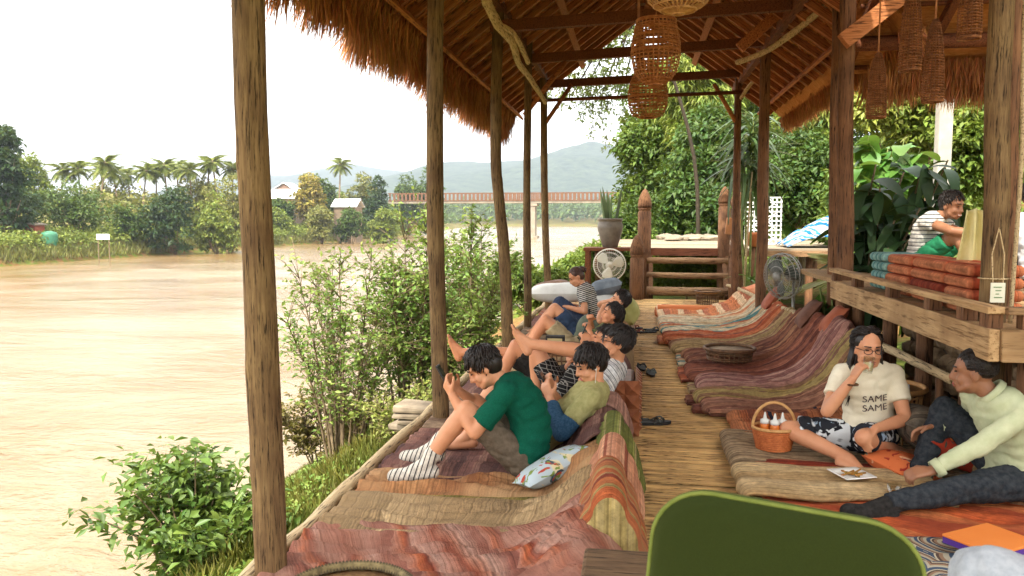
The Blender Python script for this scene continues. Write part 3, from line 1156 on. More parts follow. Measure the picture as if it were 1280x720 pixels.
    b_ = fringe((-2.16, -2.4, roof_z(2.16) - 0.0), (-2.16, 14.3, roof_z(2.16) - 0.0), 9000, .18, .42, (-.35, 0, -1), .035)
    c = fringe((2.44, 7.7, roof_z(2.44) + 0.02), (2.44, 14.3, roof_z(2.44) + 0.02), 7000, .12, .30, (.3, 0, -1), .03)
    d = fringe((2.3, 8.72, 2.98), (8.2, 8.72, 2.98), 9000, .15, .42, (0, .25, -1), .04)
    e = fringe((2.3, 8.5, 3.06), (8.2, 8.5, 3.06), 6000, .12, .32, (0, .2, -1), .04)
    for nm, q in (("eave_fringe", (a, b_)), ("eave_fringe", (c,)), ("eave_fringe", (d, e))):
        VV = np.concatenate([x[0] for x in q])
        off, FF = 0, []
        for x in q:
            FF.append(x[1] + off); off += len(x[0])
        np_obj(nm, VV, np.concatenate(FF), M_straw, root, "stuff")

    # lean-to roof over the raised platform: slopes down away from us
    sl = math.atan(0.50)
    for i in range(26):
        y0 = 8.75 - i * 0.215
        z0 = 2.98 + (8.75 - y0) * 0.50
        nseg = 44
        bot, bt2, top = [], [], []
        x_in = 1.98
        for j in range(nseg + 1):
            x = x_in + (8.3 - x_in) * j / nseg
            jt = random.uniform(-.02, .02); lf = random.uniform(0, .015)
            bot.append((x, y0 + jt, z0 + lf)); bt2.append((x, y0 + jt - .006, z0 + .055 + lf)); top.append((x, y0 - .46, z0 + .46 * .5 + .055))
        MB().grid([bot, bt2, top]).grid([top, bot]).build("thatch_course", M_thatch, root)
    for i in range(14):
        y = 8.6 - i * 0.40
        z = 2.98 + (8.75 - y) * .5 - 0.035
        MB().tube([(1.98, y, z), (8.2, y, z + .02)], 0.022, 6).build("batten", W_dark, root, True)
    for i in range(10):
        x = 2.05 + i * 0.68
        MB().box((x, 6.0, 2.98 + (8.75 - 6.0) * .5 - 0.10), (0.07, 6.2, 0.08), Matrix.Rotation(-sl, 3, 'X')).build("rafter", W_dark, root)
    MB().tube([(1.9, 8.0, 3.12), (8.2, 8.0, 3.15)], 0.06, 9).build("cross_beam", W_dark, root, True)
    MB().tube([(1.9, 4.8, 4.1), (8.2, 4.8, 4.1)], 0.06, 9).build("cross_beam", W_dark, root, True)
    for x in (4.6, 7.6):
        post("post", [(x, 8.0, -0.6), (x, 8.0, 3.1)], .06, .06, W_pole)
    return root


W_plank2 = wood("eave_plank", S(158, 94, 52), S(196, 128, 76), 'y', 6, vary=.1)


def thatch_material(name, c1, c2, c3):
    t = NT(name)
    c = t.coord("Object", (3, 14, 3))
    n = t.noise(c, 4, 6, .7)
    b = t.noise(t.coord("Object"), 1.2, 3)
    col = t.ramp(n.outputs[0], [(0.3, c1), (0.55, c2), (0.75, c3)])
    col = t.mix(t.ramp(b.outputs[0], [(.4, (0, 0, 0, 1)), (.7, (.6, .6, .6, 1))]), col, c1)
    t.bump(n.outputs[0], .9, .03)
    return t.done(col, .95, .1)


M_thatch = thatch_material("thatch_panel", S(176, 112, 66), S(222, 162, 102), S(240, 198, 144))
M_straw = leafmat("straw", S(166, 98, 60), S(204, 142, 94), 0.25, 0.9, 0.35, 0.015)
PAV = build_pavilion()

# ================================================================== TERRACE, STEPS, CARVED POSTS AT THE FAR END
def build_terrace():
    root = thing("terrace", (1.5, 20, -0.6), None, None)
    root["kind"] = "structure"
    pale = plain("pale_terrace_boards", S(132, 118, 98), S(154, 140, 118), 3, 0.9, 0.2, stretch=(0.2, 1, 1), vary=0.1)
    y = 16.45
    mb = MB().box((0, 0, -0.02), (6.3, 0.185, 0.04))
    me = make_mesh("board", mb.v, mb.f); me.materials.append(pale)
    while y < 24:
        link_mesh("board", me, None, root, (2.15 + random.uniform(-.03, .03), y, 0.93 + random.uniform(-.004, .004)))
        y += 0.195
    MB().box((0.95, 16.30, 0.865), (1.95, 0.10, 0.15)).build("front_beam", wood("red_beam", S(110, 66, 48), S(142, 92, 68), 'x', 6), root)
    MB().box((3.6, 16.32, 0.84), (3.2, 0.10, 0.11)).build("front_beam", W_log, root)
    for x in (-0.75, 0.1, 1.9, 3.4, 5.0):
        for y in (16.5, 20, 23.6):
            MB().tube([(x, y, -1.6), (x, y, 0.885)], 0.075, 8).build("stilt", W_pole, root, True)
    # loose flat stones along the back edge
    st = plain("pale_stone", S(122, 112, 96), S(148, 136, 118), 3, .9, .3, vary=.15)
    random.seed(21)
    for i in range(22):
        px = random.uniform(826, 905)
        p = at(px, 297, random.uniform(22, 26))
        e = MB().ell((0, 0, 0), (random.uniform(.15, .35), random.uniform(.15, .3), random.uniform(.04, .12)), None, 8, 5)
        e.v = [tuple(V(q) * random.uniform(.85, 1.1) + V((p.x, min(p.y, 23.8), 1.0))) for q in e.v]
        e.build("stone", st, root)


build_terrace()


def build_steps():
    root = thing("log_steps", (1.0, 15.9, 0), "open log steps climbing from the deck to the pale terrace", "steps")
    for z, y, r in ((0.13, 15.62, .085), (0.42, 15.9, .06), (0.70, 16.16, .065)):
        P = [(0.22 + 1.58 * i / 6, y + random.uniform(-.01, .01), z + random.uniform(-.008, .008)) for i in range(7)]
        MB().tube(P, [r * random.uniform(.92, 1.05) for _ in P], 10).build("tread", W_log, root, True)
    for x in (0.30, 1.72):
        MB().box((x, 15.9, 0.36), (0.08, 0.95, 0.12), Matrix.Rotation(R(45), 3, 'X')).build("stringer", W_pole, root)
    for x in (0.27, 1.76):
        MB().tube([(x, 16.22, 0), (x, 16.22, 0.8)], .06, 8).build("upright", W_pole, root, True)


build_steps()


def carved(label, x, y, z0, h, r, name="carved_post", collar=True):
    root = thing(name, (x, y, z0), label, "post")
    hb = h - r * 3.4
    MB().lathe([(r * .98, 0), (r, hb * .4), (r * .97, hb), (r * .8, hb + r * .05), (r * .72, hb + r * .4) if False else (r * .9, hb + r * .3), (r * 1.0, hb + r * .55)], (x, y, z0), 14).build("shaft", W_pole, root, True)
    MB().lathe([(r * 1.0, 0), (r * 1.02, r * .5), (r * .92, r * 1.2), (r * .66, r * 2.0), (r * .32, r * 2.6), (r * .04, r * 2.85)], (x, y, z0 + hb + r * .55), 14).build("pointed_top", W_pole, root, True)
    return root


carved("tall pointed wooden post left of the log steps", 0.17, 16.25, -0.6, 2.72, .135)
carved("short pointed wooden post at the left foot of the log steps", 0.03, 15.35, -0.1, 1.33, .135)
carved("short pointed wooden post at the right foot of the log steps", 1.86, 15.35, -0.1, 1.36, .14)
carved("tall pointed wooden post right of the log steps, left of its pair", 1.72, 16.28, -0.6, 2.76, .12)
carved("tall pointed wooden post right of the log steps, right of its pair", 1.98, 16.45, -0.6, 2.72, .12)
bx = MB().box(at(892 + 24, 283, 16.0), (.26, .10, .32), Matrix.Rotation(R(6), 3, 'Y')).build("wooden_box", plain("box_board", S(166, 112, 72), S(188, 134, 92), 4), None, bevel=.01)
props(bx, "small brown wooden board fixed on the carved posts right of the steps", "box")


# side table with the big pot and the snake plant
def build_pot():
    t = thing("side_table", (-0.45, 15.85, -0.6), "dark low wooden table beside the steps carrying the grey pot", "table")
    MB().box((-0.45, 15.95, 0.93), (1.12, 0.62, 0.06)).build("table_top", W_dark, t)
    for x in (-0.93, 0.02):
        for y in (15.7, 16.18):
            MB().box((x, y, 0.05), (.09, .09, 1.70)).build("leg", W_dark, t)
    c = V((-0.50, 15.9, 0.96))
    p = thing("plant_pot", c, "big grey-brown glazed jar with a snake plant on the dark table", "pot")
    MB().lathe([(.13, 0), (.15, .02), (.2, .18), (.245, .36), (.25, .44), (.225, .50), (.235, .53), (.25, .545), (.25, .57), (.2, .57), (.19, .5), (.15, .48)], c, 24).build("jar", plain("grey_glaze", S(92, 84, 76), S(120, 110, 98), 6, .45, .1, .5), p, True)
    pl = thing("snake_plant", c + V((0, 0, .5)), "upright dark snake plant leaves rising from the grey jar", "plant")
    lm = leafmat("snake_plant_leaf", S(58, 76, 46), S(96, 110, 70), .1, .5, .2, .01, False)
    random.seed(4)
    for i in range(11):
        a = random.uniform(0, 6.28); r = random.uniform(.02, .14)
        b = c + V((math.cos(a) * r, math.sin(a) * r, .46))
        h = random.uniform(.5, .85) * .9
        tip = b + V((math.cos(a) * h * .18, math.sin(a) * h * .18, h))
        s = V((random.uniform(-1, 1), random.uniform(-.4, .4), 0)).normalized() * .028
        MB().grid([[b - s * .7, b + s * .7], [b.lerp(tip, .4) - s, b.lerp(tip, .4) + s], [b.lerp(tip, .8) - s * .7, b.lerp(tip, .8) + s * .7], [tip, tip + s * .05]]).build("leaf", lm, pl, solid=.008)


build_pot()


# pedestal fans
def fan(label, c, face, r, base_z, body, blade, cage_mat):
    c, face = V(c), V(face).normalized()
    root = thing("pedestal_fan", (c.x, c.y, base_z), label, "fan")
    q = face.to_track_quat('Z', 'Y').to_matrix()
    hub = c - face * .16
    MB().tube([(hub.x, hub.y, base_z), (hub.x, hub.y, c.z)], .018, 8).build("pole", body, root, True)
    MB().lathe([(.2, 0), (.2, .02), (.05, .05), (.03, .07)], (hub.x, hub.y, base_z), 18).build("base", body, root, True)
    MB().tube([c - face * .25, c - face * .22, c - face * .08], [.05, .075, .06], 12).build("motor", body, root, True)
    mb = MB()
    rings = []
    for rr, off in ((1, 0), (.97, .055), (.75, .085), (.45, .1), (.97, -.05), (.75, -.075), (.4, -.085)):
        P = [c + q @ V((math.cos(a) * r * rr, math.sin(a) * r * rr, off * 1.0)) for a in [2 * math.pi * i / 28 for i in range(29)]]
        mb.tube(P, .0045 if rr < 1 else .009, 4, False)
    for i in range(44):
        a = 2 * math.pi * i / 44
        for sgn in (1, -1):
            P = [c + q @ V((math.cos(a) * r * k, math.sin(a) * r * k, o * sgn)) for k, o in ((.16, .105), (.5, .098), (.8, .08), (.97, .05), (1, 0))]
            mb.tube(P, .0022, 3, False)
    mb.build("cage", cage_mat, root)
    MB().tube([c + face * .10, c + face * .112], [.055, .05], 14).build("badge", body, root, True)
    for k in range(3):
        a0 = 2 * math.pi * k / 3 + .3
        rows = []
        for i in range(7):
            rr = r * (.14 + .76 * i / 6)
            wdt = .34 + .55 * math.sin(math.pi * (i + .6) / 7.2)
            rows.append([c + q @ V((math.cos(a0 + (u - .5) * wdt * 1.25) * rr, math.sin(a0 + (u - .5) * wdt * 1.25) * rr, (u - .5) * .05)) for u in (0, .25, .5, .75, 1)])
        MB().grid(rows).build("blade", blade, root, True, solid=.004)
    return root


metal_w = plain("fan_pale_paint", S(196, 190, 172), S(210, 206, 190), 5, .4, 0, .5)
metal_g = plain("fan_grey_steel", S(120, 116, 108), S(150, 146, 136), 8, .35, 0, .6)
fan("pale pedestal fan at the far end of the deck below the grey jar", at(762, 331, 15.0), (.05, -1, .12), .30, 0.0, metal_w, plain("fan_blade_pale", S(206, 204, 186), S(214, 212, 198), 3, .4, 0), metal_w)
fan("grey pedestal fan standing behind the right-hand mats", at(979, 345, 9.3), (-.82, -.55, -.05), .255, 0.05, metal_g, plain("fan_blade_dark", S(70, 76, 70), S(90, 96, 88), 3, .4, 0), metal_g)


# ================================================================== RAISED PLATFORM ON THE RIGHT
def build_platform():
    root = thing("raised_platform", (3.3, 6, -0.7), "raised plank platform with low rail on posts at the right", "platform")
    MB().box((1.75, 5.85, 0.885), (0.05, 3.28, 0.16), None, .004).build("fascia_board", W_plank, root, bevel=.006)
    MB().box((3.7, 4.215, 0.885), (3.85, 0.045, 0.16), None, .004).build("fascia_board", wood("pale_plank_x", S(150, 116, 78), S(184, 150, 108), 'x', 5, dark=S(122, 92, 62), crack=.5), root, bevel=.006)
    pm = wood("platform_floor", S(150, 118, 82), S(184, 150, 108), 'x', 5)
    mb = MB().box((0, 0, -.02), (4.0, .15, .04)); me = make_mesh("floor_board", mb.v, mb.f); me.materials.append(pm)
    y = 4.33
    while y < 9.4:
        link_mesh("floor_board", me, None, root, (3.79, y, .958 + random.uniform(-.003, .003)))
        y += .16
    # low rail: cap on short blocks
    MB().box((1.76, 5.88, 1.055), (.085, 3.3, .035)).build("rail_cap", W_plank, root, bevel=.005)
    for yy in (4.30, 4.60, 5.10, 5.86, 6.75, 7.42):
        MB().box((1.765, yy, 1.001), (.07, .10, .070)).build("rail_block", W_pole, root)
    MB().box((3.7, 4.235, 1.055), (3.8, .085, .035)).build("rail_cap", wood("cap_x", S(120, 92, 64), S(150, 118, 84), 'x', 6), root, bevel=.005)
    for xx in (1.92, 2.2, 2.6):
        MB().box((xx, 4.24, 1.001), (.10, .07, .070)).build("rail_block", W_pole, root)
    # posts below
    for x, y, r in ((1.92, 4.9, .06), (1.95, 5.75, .055), (1.95, 6.5, .055), (1.97, 4.35, .05), (2.9, 4.4, .06), (1.9, 7.2, .05)):
        MB().tube([(x, y, -.9), (x, y, .80)], r, 10, wob=.04).build("stilt", W_pole, root, True)
    MB().box((3.75, 4.6, .86), (3.8, .08, .12)).build("joist", W_dark, root)
    MB().box((3.75, 7.3, .86), (3.8, .08, .12)).build("joist", W_dark, root)


build_platform()


def build_stone_wall():
    root = thing("stone_wall", (2.4, 6, -0.7), "rough dry stone wall under the raised platform", "wall")
    core = plain("wall_mortar", S(66, 52, 40), S(92, 74, 56), 9, .95, .5)
    MB().box((2.62, 5.6, 0.05), (.3, 4.1, 1.5)).build("core", core, root)
    MB().box((3.9, 4.9, 0.05), (2.2, .3, 1.5)).build("core", core, root)
    stm = plain("wall_stone", S(120, 96, 72), S(178, 150, 116), 7, .9, .5, vary=.25)
    random.seed(31)
    protos = []
    for k in range(5):
        e = MB().ell((0, 0, 0), (.13, .09, .09), None, 8, 5)
        e.v = [tuple(V(q) * (1 + .28 * n3(q[0] * 9 + k * 7, q[1] * 9, q[2] * 9))) for q in e.v]
        me = make_mesh("stone", e.v, e.f); me.materials.append(stm)
        protos.append(me)
    for face in range(2):
        for r in range(9):
            u = random.uniform(-.1, .05)
            length = 3.7 if face == 0 else 2.0
            while u < length:
                w = random.uniform(.16, .30)
                z = -.55 + r * .155 + random.uniform(-.02, .02)
                loc = (2.45 + random.uniform(-.02, .02), 3.9 + u, z) if face == 0 else (2.75 + u, 4.73 + random.uniform(-.02, .02), z)
                link_mesh("stone", protos[random.randrange(5)], None, root, loc, (random.uniform(-.3, .3), random.uniform(-.2, .2), (math.pi / 2 if face == 0 else 0) + random.uniform(-.2, .2)), (w / .25, 1, random.uniform(.8, 1.05)))
                u += w * .95


build_stone_wall()


# bamboo hand rail behind the right mats
def build_handrail():
    root = thing("bamboo_handrail", (1.72, 8.5, 0), "pale bamboo handrail sloping along the backs of the right-hand mats", "handrail")
    P = [(1.74, 4.70, .62), (1.74, 5.2, .615), (1.74, 5.8, .61), (1.74, 6.85, .585), (1.73, 8.7, .50), (1.70, 11.0, .43), (1.66, 13.6, .38), (1.62, 14.6, .34)]
    MB().tube(smoothpath(P, 5), .028, 9, wob=.06).build("rail", W_rail, root, True)
    for y, z in ((4.9, .6), (6.4, .58), (8.1, .50), (9.9, .44), (11.9, .40), (13.8, .36)):
        MB().tube([(1.78, y, -.06), (1.76, y + .03, z - .02)], .022, 7).build("rail_post", W_pole, root, True)


build_handrail()


# stacked flat stones on the bank outside the second post
def slabs():
    random.seed(8)
    stm = plain("slab_stone", S(120, 108, 92), S(160, 146, 124), 6, .9, .4, vary=.15)
    p = at(532, 520, 6.3)
    labs = ["lowest flat grey slab of the small pile left of the second post", "second flat grey slab from below in the small pile", "third flat grey slab from below in the small pile", "topmost flat grey slab of the pile left of the second post"]
    for i in range(4):
        o = MB().box((p.x - .06 + random.uniform(-.04, .04), p.y + random.uniform(-.03, .03), p.z - .08 + i * .054), (.36 - i * .02, .3, .046), Matrix.Rotation(random.uniform(-.4, .4), 3, 'Z'), .012).build("stone_slab", stm, None, bevel=.012)
        props(o, labs[i], "stone", "stacked slabs by the post")
    o = MB().tube([(p.x - .05, p.y, -1.7), (p.x - .05, p.y, p.z - .108)], [.16, .13], 9, wob=.08).build("stump", W_post, None, True)
    props(o, "short weathered stump carrying the pile of flat slabs", "stump")


slabs()

# ================================================================== RUGS
def rug(name, label, prof, y0, y1, mat, thick=.022, wrinkle=.016, skew=0.0, ns=110, nw=38, seed=0, group=None, edge=.035, freq=3.0, cat="rug", crown=.012):
    "prof = [(x, z)] along the rug; y0..y1 its width"
    P = smoothpath([(x, 0, z) for x, z in prof], 10)
    # resample evenly
    d = [0]
    for i in range(1, len(P)):
        d.append(d[-1] + (P[i] - P[i - 1]).length)
    L = d[-1]
    rows = []
    for i in range(ns + 1):
        s = L * i / ns
        x = float(np.interp(s, d, [p.x for p in P])); z = float(np.interp(s, d, [p.z for p in P]))
        x2 = float(np.interp(s + .01, d, [p.x for p in P])); z2 = float(np.interp(s + .01, d, [p.z for p in P]))
        t = V((x2 - x, 0, z2 - z))
        if t.length < 1e-6:
            t = V((1, 0, 0))
        t.normalize()
        nrm = V((-t.z, 0, t.x))
        row = []
        for j in range(nw + 1):
            v = j / nw
            ya = y0 + edge * n3(s * 3, seed * 3.3, 0) + skew * s
            yb = y1 + edge * n3(s * 3, seed * 3.3, 9) + skew * s
            y = ya + (yb - ya) * v
            w = n3(s * freq * .7 + seed, y * freq * 2.2, seed * 1.7) + .7 * n3(s * freq * .9, y * freq * 4.5, seed + 4) + .9 * (.5 - abs(n3(s * 1.6 + seed, y * 8, seed + 8)) * 2) + .35 * (.5 - abs(n3(s * 5, y * 16, seed + 2)) * 2) + .22 * n3(s * 22, y * 30, seed)
            ed_ = max(abs(2 * v - 1), 0)
            drop_ = crown * ed_ ** 5
            edgef = min(1, min(v, 1 - v) * 5 + .35)
            row.append(V((x, y, z)) + nrm * (wrinkle * w * edgef - drop_))
        rows.append(row)
    o = MB().grid(rows).build(name, mat, None, True, solid=thick)
    props(o, label, cat, group)
    return o


# colours
c_red, c_pink, c_or = S(150, 62, 44), S(196, 134, 120), S(206, 104, 58)
c_tan, c_bei, c_br = S(184, 154, 114), S(202, 176, 136), S(146, 96, 62)
c_dk, c_mau, c_olv = S(72, 54, 50), S(142, 100, 96), S(158, 146, 92)
c_navy, c_teal, c_cream = S(44, 48, 66), S(96, 140, 140), S(216, 200, 170)
AX, AY = (1, 0, 0), (0, 1, 0)
left_p = lambda z0=.03, top=.34, x0=-1.49, xe=.0: [(x0, z0), (-1.2, z0), (-.8, z0 + .005), (-.55, z0 + .012), (-.40, z0 + .07), (-.28, top - .06), (-.18, top), (-.10, top - .03), (-.04, top * .6), (xe - .01, .05)]
rg_A = stripes("rug_red_patterned", [(0, S(176, 128, 112)), (.10, S(178, 98, 62)), (.16, S(138, 70, 52)), (.24, S(182, 146, 132)), (.42, S(170, 122, 106)), (.52, S(140, 76, 58)), (.58, S(168, 108, 86)), (.74, S(186, 152, 138)), (.90, S(142, 90, 78))], (.85, .5, 0), .40, .12, smooth=True, fade=S(160, 112, 94))
rg_B = stripes("rug_beige", [(0, S(190, 166, 128)), (.5, S(164, 138, 102)), (.9, S(152, 130, 98))], AX, .7, .2, smooth=True, fade=S(150, 126, 92))
rg_C = stripes("rug_tan_brown", [(0, S(158, 108, 72)), (.4, S(176, 132, 92)), (.8, S(146, 98, 66))], AX, .55, .2, smooth=True, fade=S(184, 150, 110))
rg_D = stripes("rug_dark_mauve", [(0, S(112, 82, 76)), (.3, S(84, 62, 60)), (.45, S(128, 92, 84)), (.8, S(150, 116, 104))], AX, .23, .05, fade=S(104, 76, 72))
rg_E = stripes("rug_olive_edge", [(0, S(124, 116, 60)), (.5, S(150, 134, 76))], AX, .2, .02)
rg_F = stripes("rug_grey_brown", [(0, S(142, 122, 102)), (.5, S(166, 144, 120)), (.75, S(120, 100, 84))], AY, .3, .05, smooth=True)
rug("floor_rug", "crumpled red, pink and orange patterned rug nearest the camera on the left", left_p(.05, .27), 2.5, 3.62, rg_A, .014, .036, seed=1, edge=.05, freq=2.4)
rug("floor_rug", "coarse beige rug between the red rug and the brown one", left_p(.045, .28), 3.52, 4.02, rg_B, .014, .022, seed=2)
rug("floor_rug", "narrow olive cloth edge showing between the beige and brown rugs", [(-1.5, .035), (-.9, .035), (-.45, .05)], 3.96, 4.07, rg_E, .012, .004, seed=3)
rug("floor_rug", "wrinkled tan brown rug in front of the person in the green shirt", left_p(.035, .28), 4.03, 4.42, rg_C, .012, .034, seed=4, edge=.05, freq=4.0)
rug("floor_rug", "dark mauve rug under the person in the green shirt", left_p(.028, .33, -1.50), 4.36, 5.0, rg_D, .014, .026, seed=5, freq=3.6)
rug("floor_rug", "mauve rug rising behind the person in the olive shirt", left_p(.028, .36), 4.96, 5.42, stripes("rug_mauve_pink", [(0, S(150, 112, 102)), (.5, S(176, 136, 122)), (.8, S(120, 86, 80))], AX, .5, .05, smooth=True), .014, .022, seed=6)
cols = [rg_F, rg_D, rg_B, rg_C, rg_F, rg_D, rg_A]
labs = ["grey brown rug under the person in the striped white shirt", "dark rug behind the striped white shirt", "beige rug beside the round basket table on the left", "brown rug under the person in the camouflage shirt",
        "grey rug under the farthest reclining people on the left", "dark mauve rug under the woman with the hair bun", "reddish rug at the far end of the left row"]
y = 5.42
for i in range(7):
    w = 1.02 if i < 3 else 1.25
    rug("floor_rug", labs[i], left_p(.028, .30 if i else .26), y, y + w, cols[i], .02, .012, seed=10 + i)
    y += w

right_p = lambda xl=.52, h=.09, top=.60, xr=1.74: [(xl + .35, .02), (xl + .06, .022), (xl + .005, h * .35), (xl + .0, h * .7), (xl + .06, h), (xl + .3, h + .005), (1.08, h + .005), (1.32, h + .06), (1.48, h + (top - h) * .35), (xr - .12, h + (top - h) * .75), (xr - .02, top), (xr + .03, top - .03), (xr + .06, top - .2)]
RR = [
    # y0, y1, xl, h, top, material, label
    (5.42, 6.12, .70, .075, .34, stripes("rug_r_blue_bands", [(0, S(176, 110, 74)), (.2, S(150, 90, 62)), (.28, c_navy), (.36, S(190, 124, 84)), (.7, S(170, 100, 66)), (.86, S(130, 76, 56))], AX, .34, .02), "orange brown rug with dark blue bands behind the wicker basket"),
    (6.10, 6.42, .53, .10, .55, stripes("rug_r_mauve1", [(0, S(150, 106, 88)), (.35, S(172, 128, 106)), (.6, S(130, 88, 74)), (.8, S(160, 118, 96))], AY, .13, .03), "folded brown mauve rug, first beyond the blue-banded one"),
    (6.40, 6.78, .50, .115, .62, stripes("rug_r_olive", [(0, S(162, 142, 88)), (.3, S(150, 116, 90)), (.5, S(178, 158, 104)), (.8, S(138, 104, 88))], AY, .17, .03), "folded rug with olive yellow stripes in the right row"),
    (6.76, 7.32, .55, .12, .66, stripes("rug_r_pinkmauve", [(0, S(176, 132, 120)), (.3, S(150, 106, 100)), (.55, S(188, 148, 134)), (.8, S(134, 92, 88))], AY, .2, .03), "folded pinkish mauve rug rising high in the right row"),
    (7.30, 8.10, .50, .10, .60, stripes("rug_r_maroon", [(0, S(138, 84, 66)), (.4, S(112, 66, 56)), (.7, S(156, 100, 80))], AY, .24, .04), "maroon brown rug beside the round wire basket"),
    (8.08, 8.90, .52, .12, .56, stripes("rug_r_brown2", [(0, S(146, 98, 76)), (.35, S(120, 76, 62)), (.6, S(166, 122, 92)), (.85, S(110, 70, 60))], AY, .26, .04), "brown striped rug under the round wire basket"),
    (8.88, 9.6, .42, .11, .50, stripes("rug_r_khaki", [(0, S(164, 140, 100)), (.4, S(140, 100, 78)), (.7, S(186, 160, 116))], AY, .22, .04), "khaki and brown rug behind the round wire basket"),
    (9.58, 10.3, .36, .10, .48, stripes("rug_r_rust", [(0, S(176, 92, 60)), (.4, S(140, 80, 64)), (.7, S(196, 120, 82))], AY, .3, .04), "rust coloured rug in the far part of the right row"),
    (10.28, 11.1, .34, .11, .45, stripes("rug_r_teal", [(0, c_cream), (.3, c_teal), (.45, S(200, 170, 130)), (.7, S(190, 110, 76)), (.85, c_teal)], AY, .36, .04), "cream rug with teal stripes in the far part of the right row"),
    (11.08, 12.0, .34, .11, .43, stripes("rug_r_cream", [(0, c_cream), (.5, S(214, 170, 130)), (.8, S(200, 130, 92))], AY, .4, .04), "cream and peach rug near the far end of the right row"),
    (11.98, 13.6, .34, .08, .40, stripes("rug_r_far", [(0, S(206, 128, 84)), (.4, S(226, 196, 160)), (.7, S(180, 110, 80))], AX, .3, .04), "orange and cream rug at the far end of the right row"),
]
for i, (y0, y1, xl, h, top, mt, lab) in enumerate(RR):
    ro = rug("folded_rug", lab, right_p(xl, h, top), y0 + .006, y1 + .01, mt, .014, .026, seed=40 + i, edge=.04, ns=120, crown=.055)
    if i in (1, 2, 3, 4, 5, 7):
        rug("folded_rug", "thin under layer peeking out below the " + lab.split(" rug")[0].replace("folded ", "") + " rug of the right row", [(xl - .05 + .25, .012), (xl - .055, .015), (xl - .06, .03), (xl - .03, .045), (xl + .4, .046)], y0 + .10, y1 - .02, RR[(i + 3) % 11][5], .012, .008, seed=80 + i, ns=40, nw=20)
    # the folded core under the top layer
    MB().box(((xl + 1.30) / 2 + .03, (y0 + y1) / 2, h * .44), (1.30 - xl, (y1 - y0) * .9, h * .62)).build("folded_layer", mt, ro, bevel=.02)

# near right rugs under the woman and the man
fl = lambda xl, xr, h: [(xl + .04, h - .03), (xl, h - .015), (xl + .02, h), (xl + .3, h + .004), ((xl + xr) / 2, h), (xr - .1, h), (xr, h)]
rug("floor_rug", "grey brown ribbed rug under the wicker basket and the woman", [(.62, .02), (.58, .045), (.62, .085), (.75, .085), (1.0, .06), (1.4, .055), (1.9, .055)], 4.78, 5.5, stripes("rug_grey_rib", [(0, S(168, 146, 116)), (.5, S(140, 120, 96)), (.8, S(182, 160, 128))], AY, .06, .01), .022, .012, seed=60)
rug("floor_rug", "dark red strip of rug in front of the woman's bare foot", fl(.72, 1.55, .07), 4.66, 4.86, stripes("rug_darkred", [(0, S(140, 60, 42)), (.5, S(120, 50, 38)), (.8, S(156, 76, 52))], AY, .1, .02), .016, .008, seed=61)
rug("floor_rug", "beige blanket carrying the plate of food", [(.60, .02), (.575, .05), (.60, .092), (.75, .095), (1.0, .09), (1.3, .09), (1.62, .085)], 4.2, 4.72, stripes("rug_beige2", [(0, S(196, 170, 126)), (.5, S(210, 186, 144)), (.8, S(180, 152, 110))], AY, .3, .05, smooth=True), .02, .016, seed=62, edge=.05)
rug("floor_rug", "orange red rug under the seated man's legs", fl(.70, 2.1, .045), 3.78, 4.4, stripes("rug_orange", [(0, S(204, 100, 56)), (.4, S(176, 84, 52)), (.7, S(214, 128, 78))], (.3, 1, 0), .3, .06, fade=S(150, 70, 48)), .02, .014, seed=63)


def build_spiral_rug():
    t = NT("rug_blue_ring_pattern")
    c = t.new("ShaderNodeTexCoord").outputs["Object"]
    w = t.new("ShaderNodeTexVoronoi"); w.inputs["Scale"].default_value = 4.2; w.feature = 'F1'
    t.link(c, w.inputs["Vector"])
    f = t.math('FRACT', t.math('MULTIPLY', w.outputs["Distance"], 5.0))
    col = t.ramp(f, [(0, S(70, 84, 104)), (.3, S(176, 168, 146)), (.55, S(150, 120, 96)), (.75, S(92, 74, 66)), (.9, S(196, 186, 160))], 'CONSTANT')
    g = t.noise(c, 90, 3)
    t.bump(g.outputs[0], .4, .005)
    return t.done(col, .95, .1)


rug("floor_rug", "rug with blue and cream ring pattern at the lower right", fl(.72, 2.2, .04), 2.6, 3.82, build_spiral_rug(), .02, .014, seed=64)


# ================================================================== CUSHIONS, PILLOWS, BUNDLES
def pillow(name, label, c, size, rot, mat, cat="pillow", puff=1.0, parent=None, group=None):
    "a stuffed rectangular pillow"
    n = 14
    rows_t, rows_b = [], []
    for i in range(n + 1):
        rt, rb = [], []
        for j in range(n + 1):
            u, v = -1 + 2 * i / n, -1 + 2 * j / n
            h = ((1 - abs(u) ** 3.0) * (1 - abs(v) ** 3.0)) ** .55 * puff
            sx = 1 - .07 * (1 - abs(v)) * abs(u); sy = 1 - .07 * (1 - abs(u)) * abs(v)
            wz = .12 * n3(u * 1.6, v * 1.6, size[0] * 30) * h
            p = V((u * size[0] / 2 * sx, v * size[1] / 2 * sy, (h + wz) * size[2] / 2))
            q = V((p.x, p.y, -h * size[2] / 2))
            rt.append(V(c) + rot @ p); rb.append(V(c) + rot @ q)
        rows_t.append(rt); rows_b.append(list(reversed(rb)))
    o = MB().grid(rows_t).grid(rows_b).build(name, mat, parent, True)
    if label:
        props(o, label, cat, group)
    return o


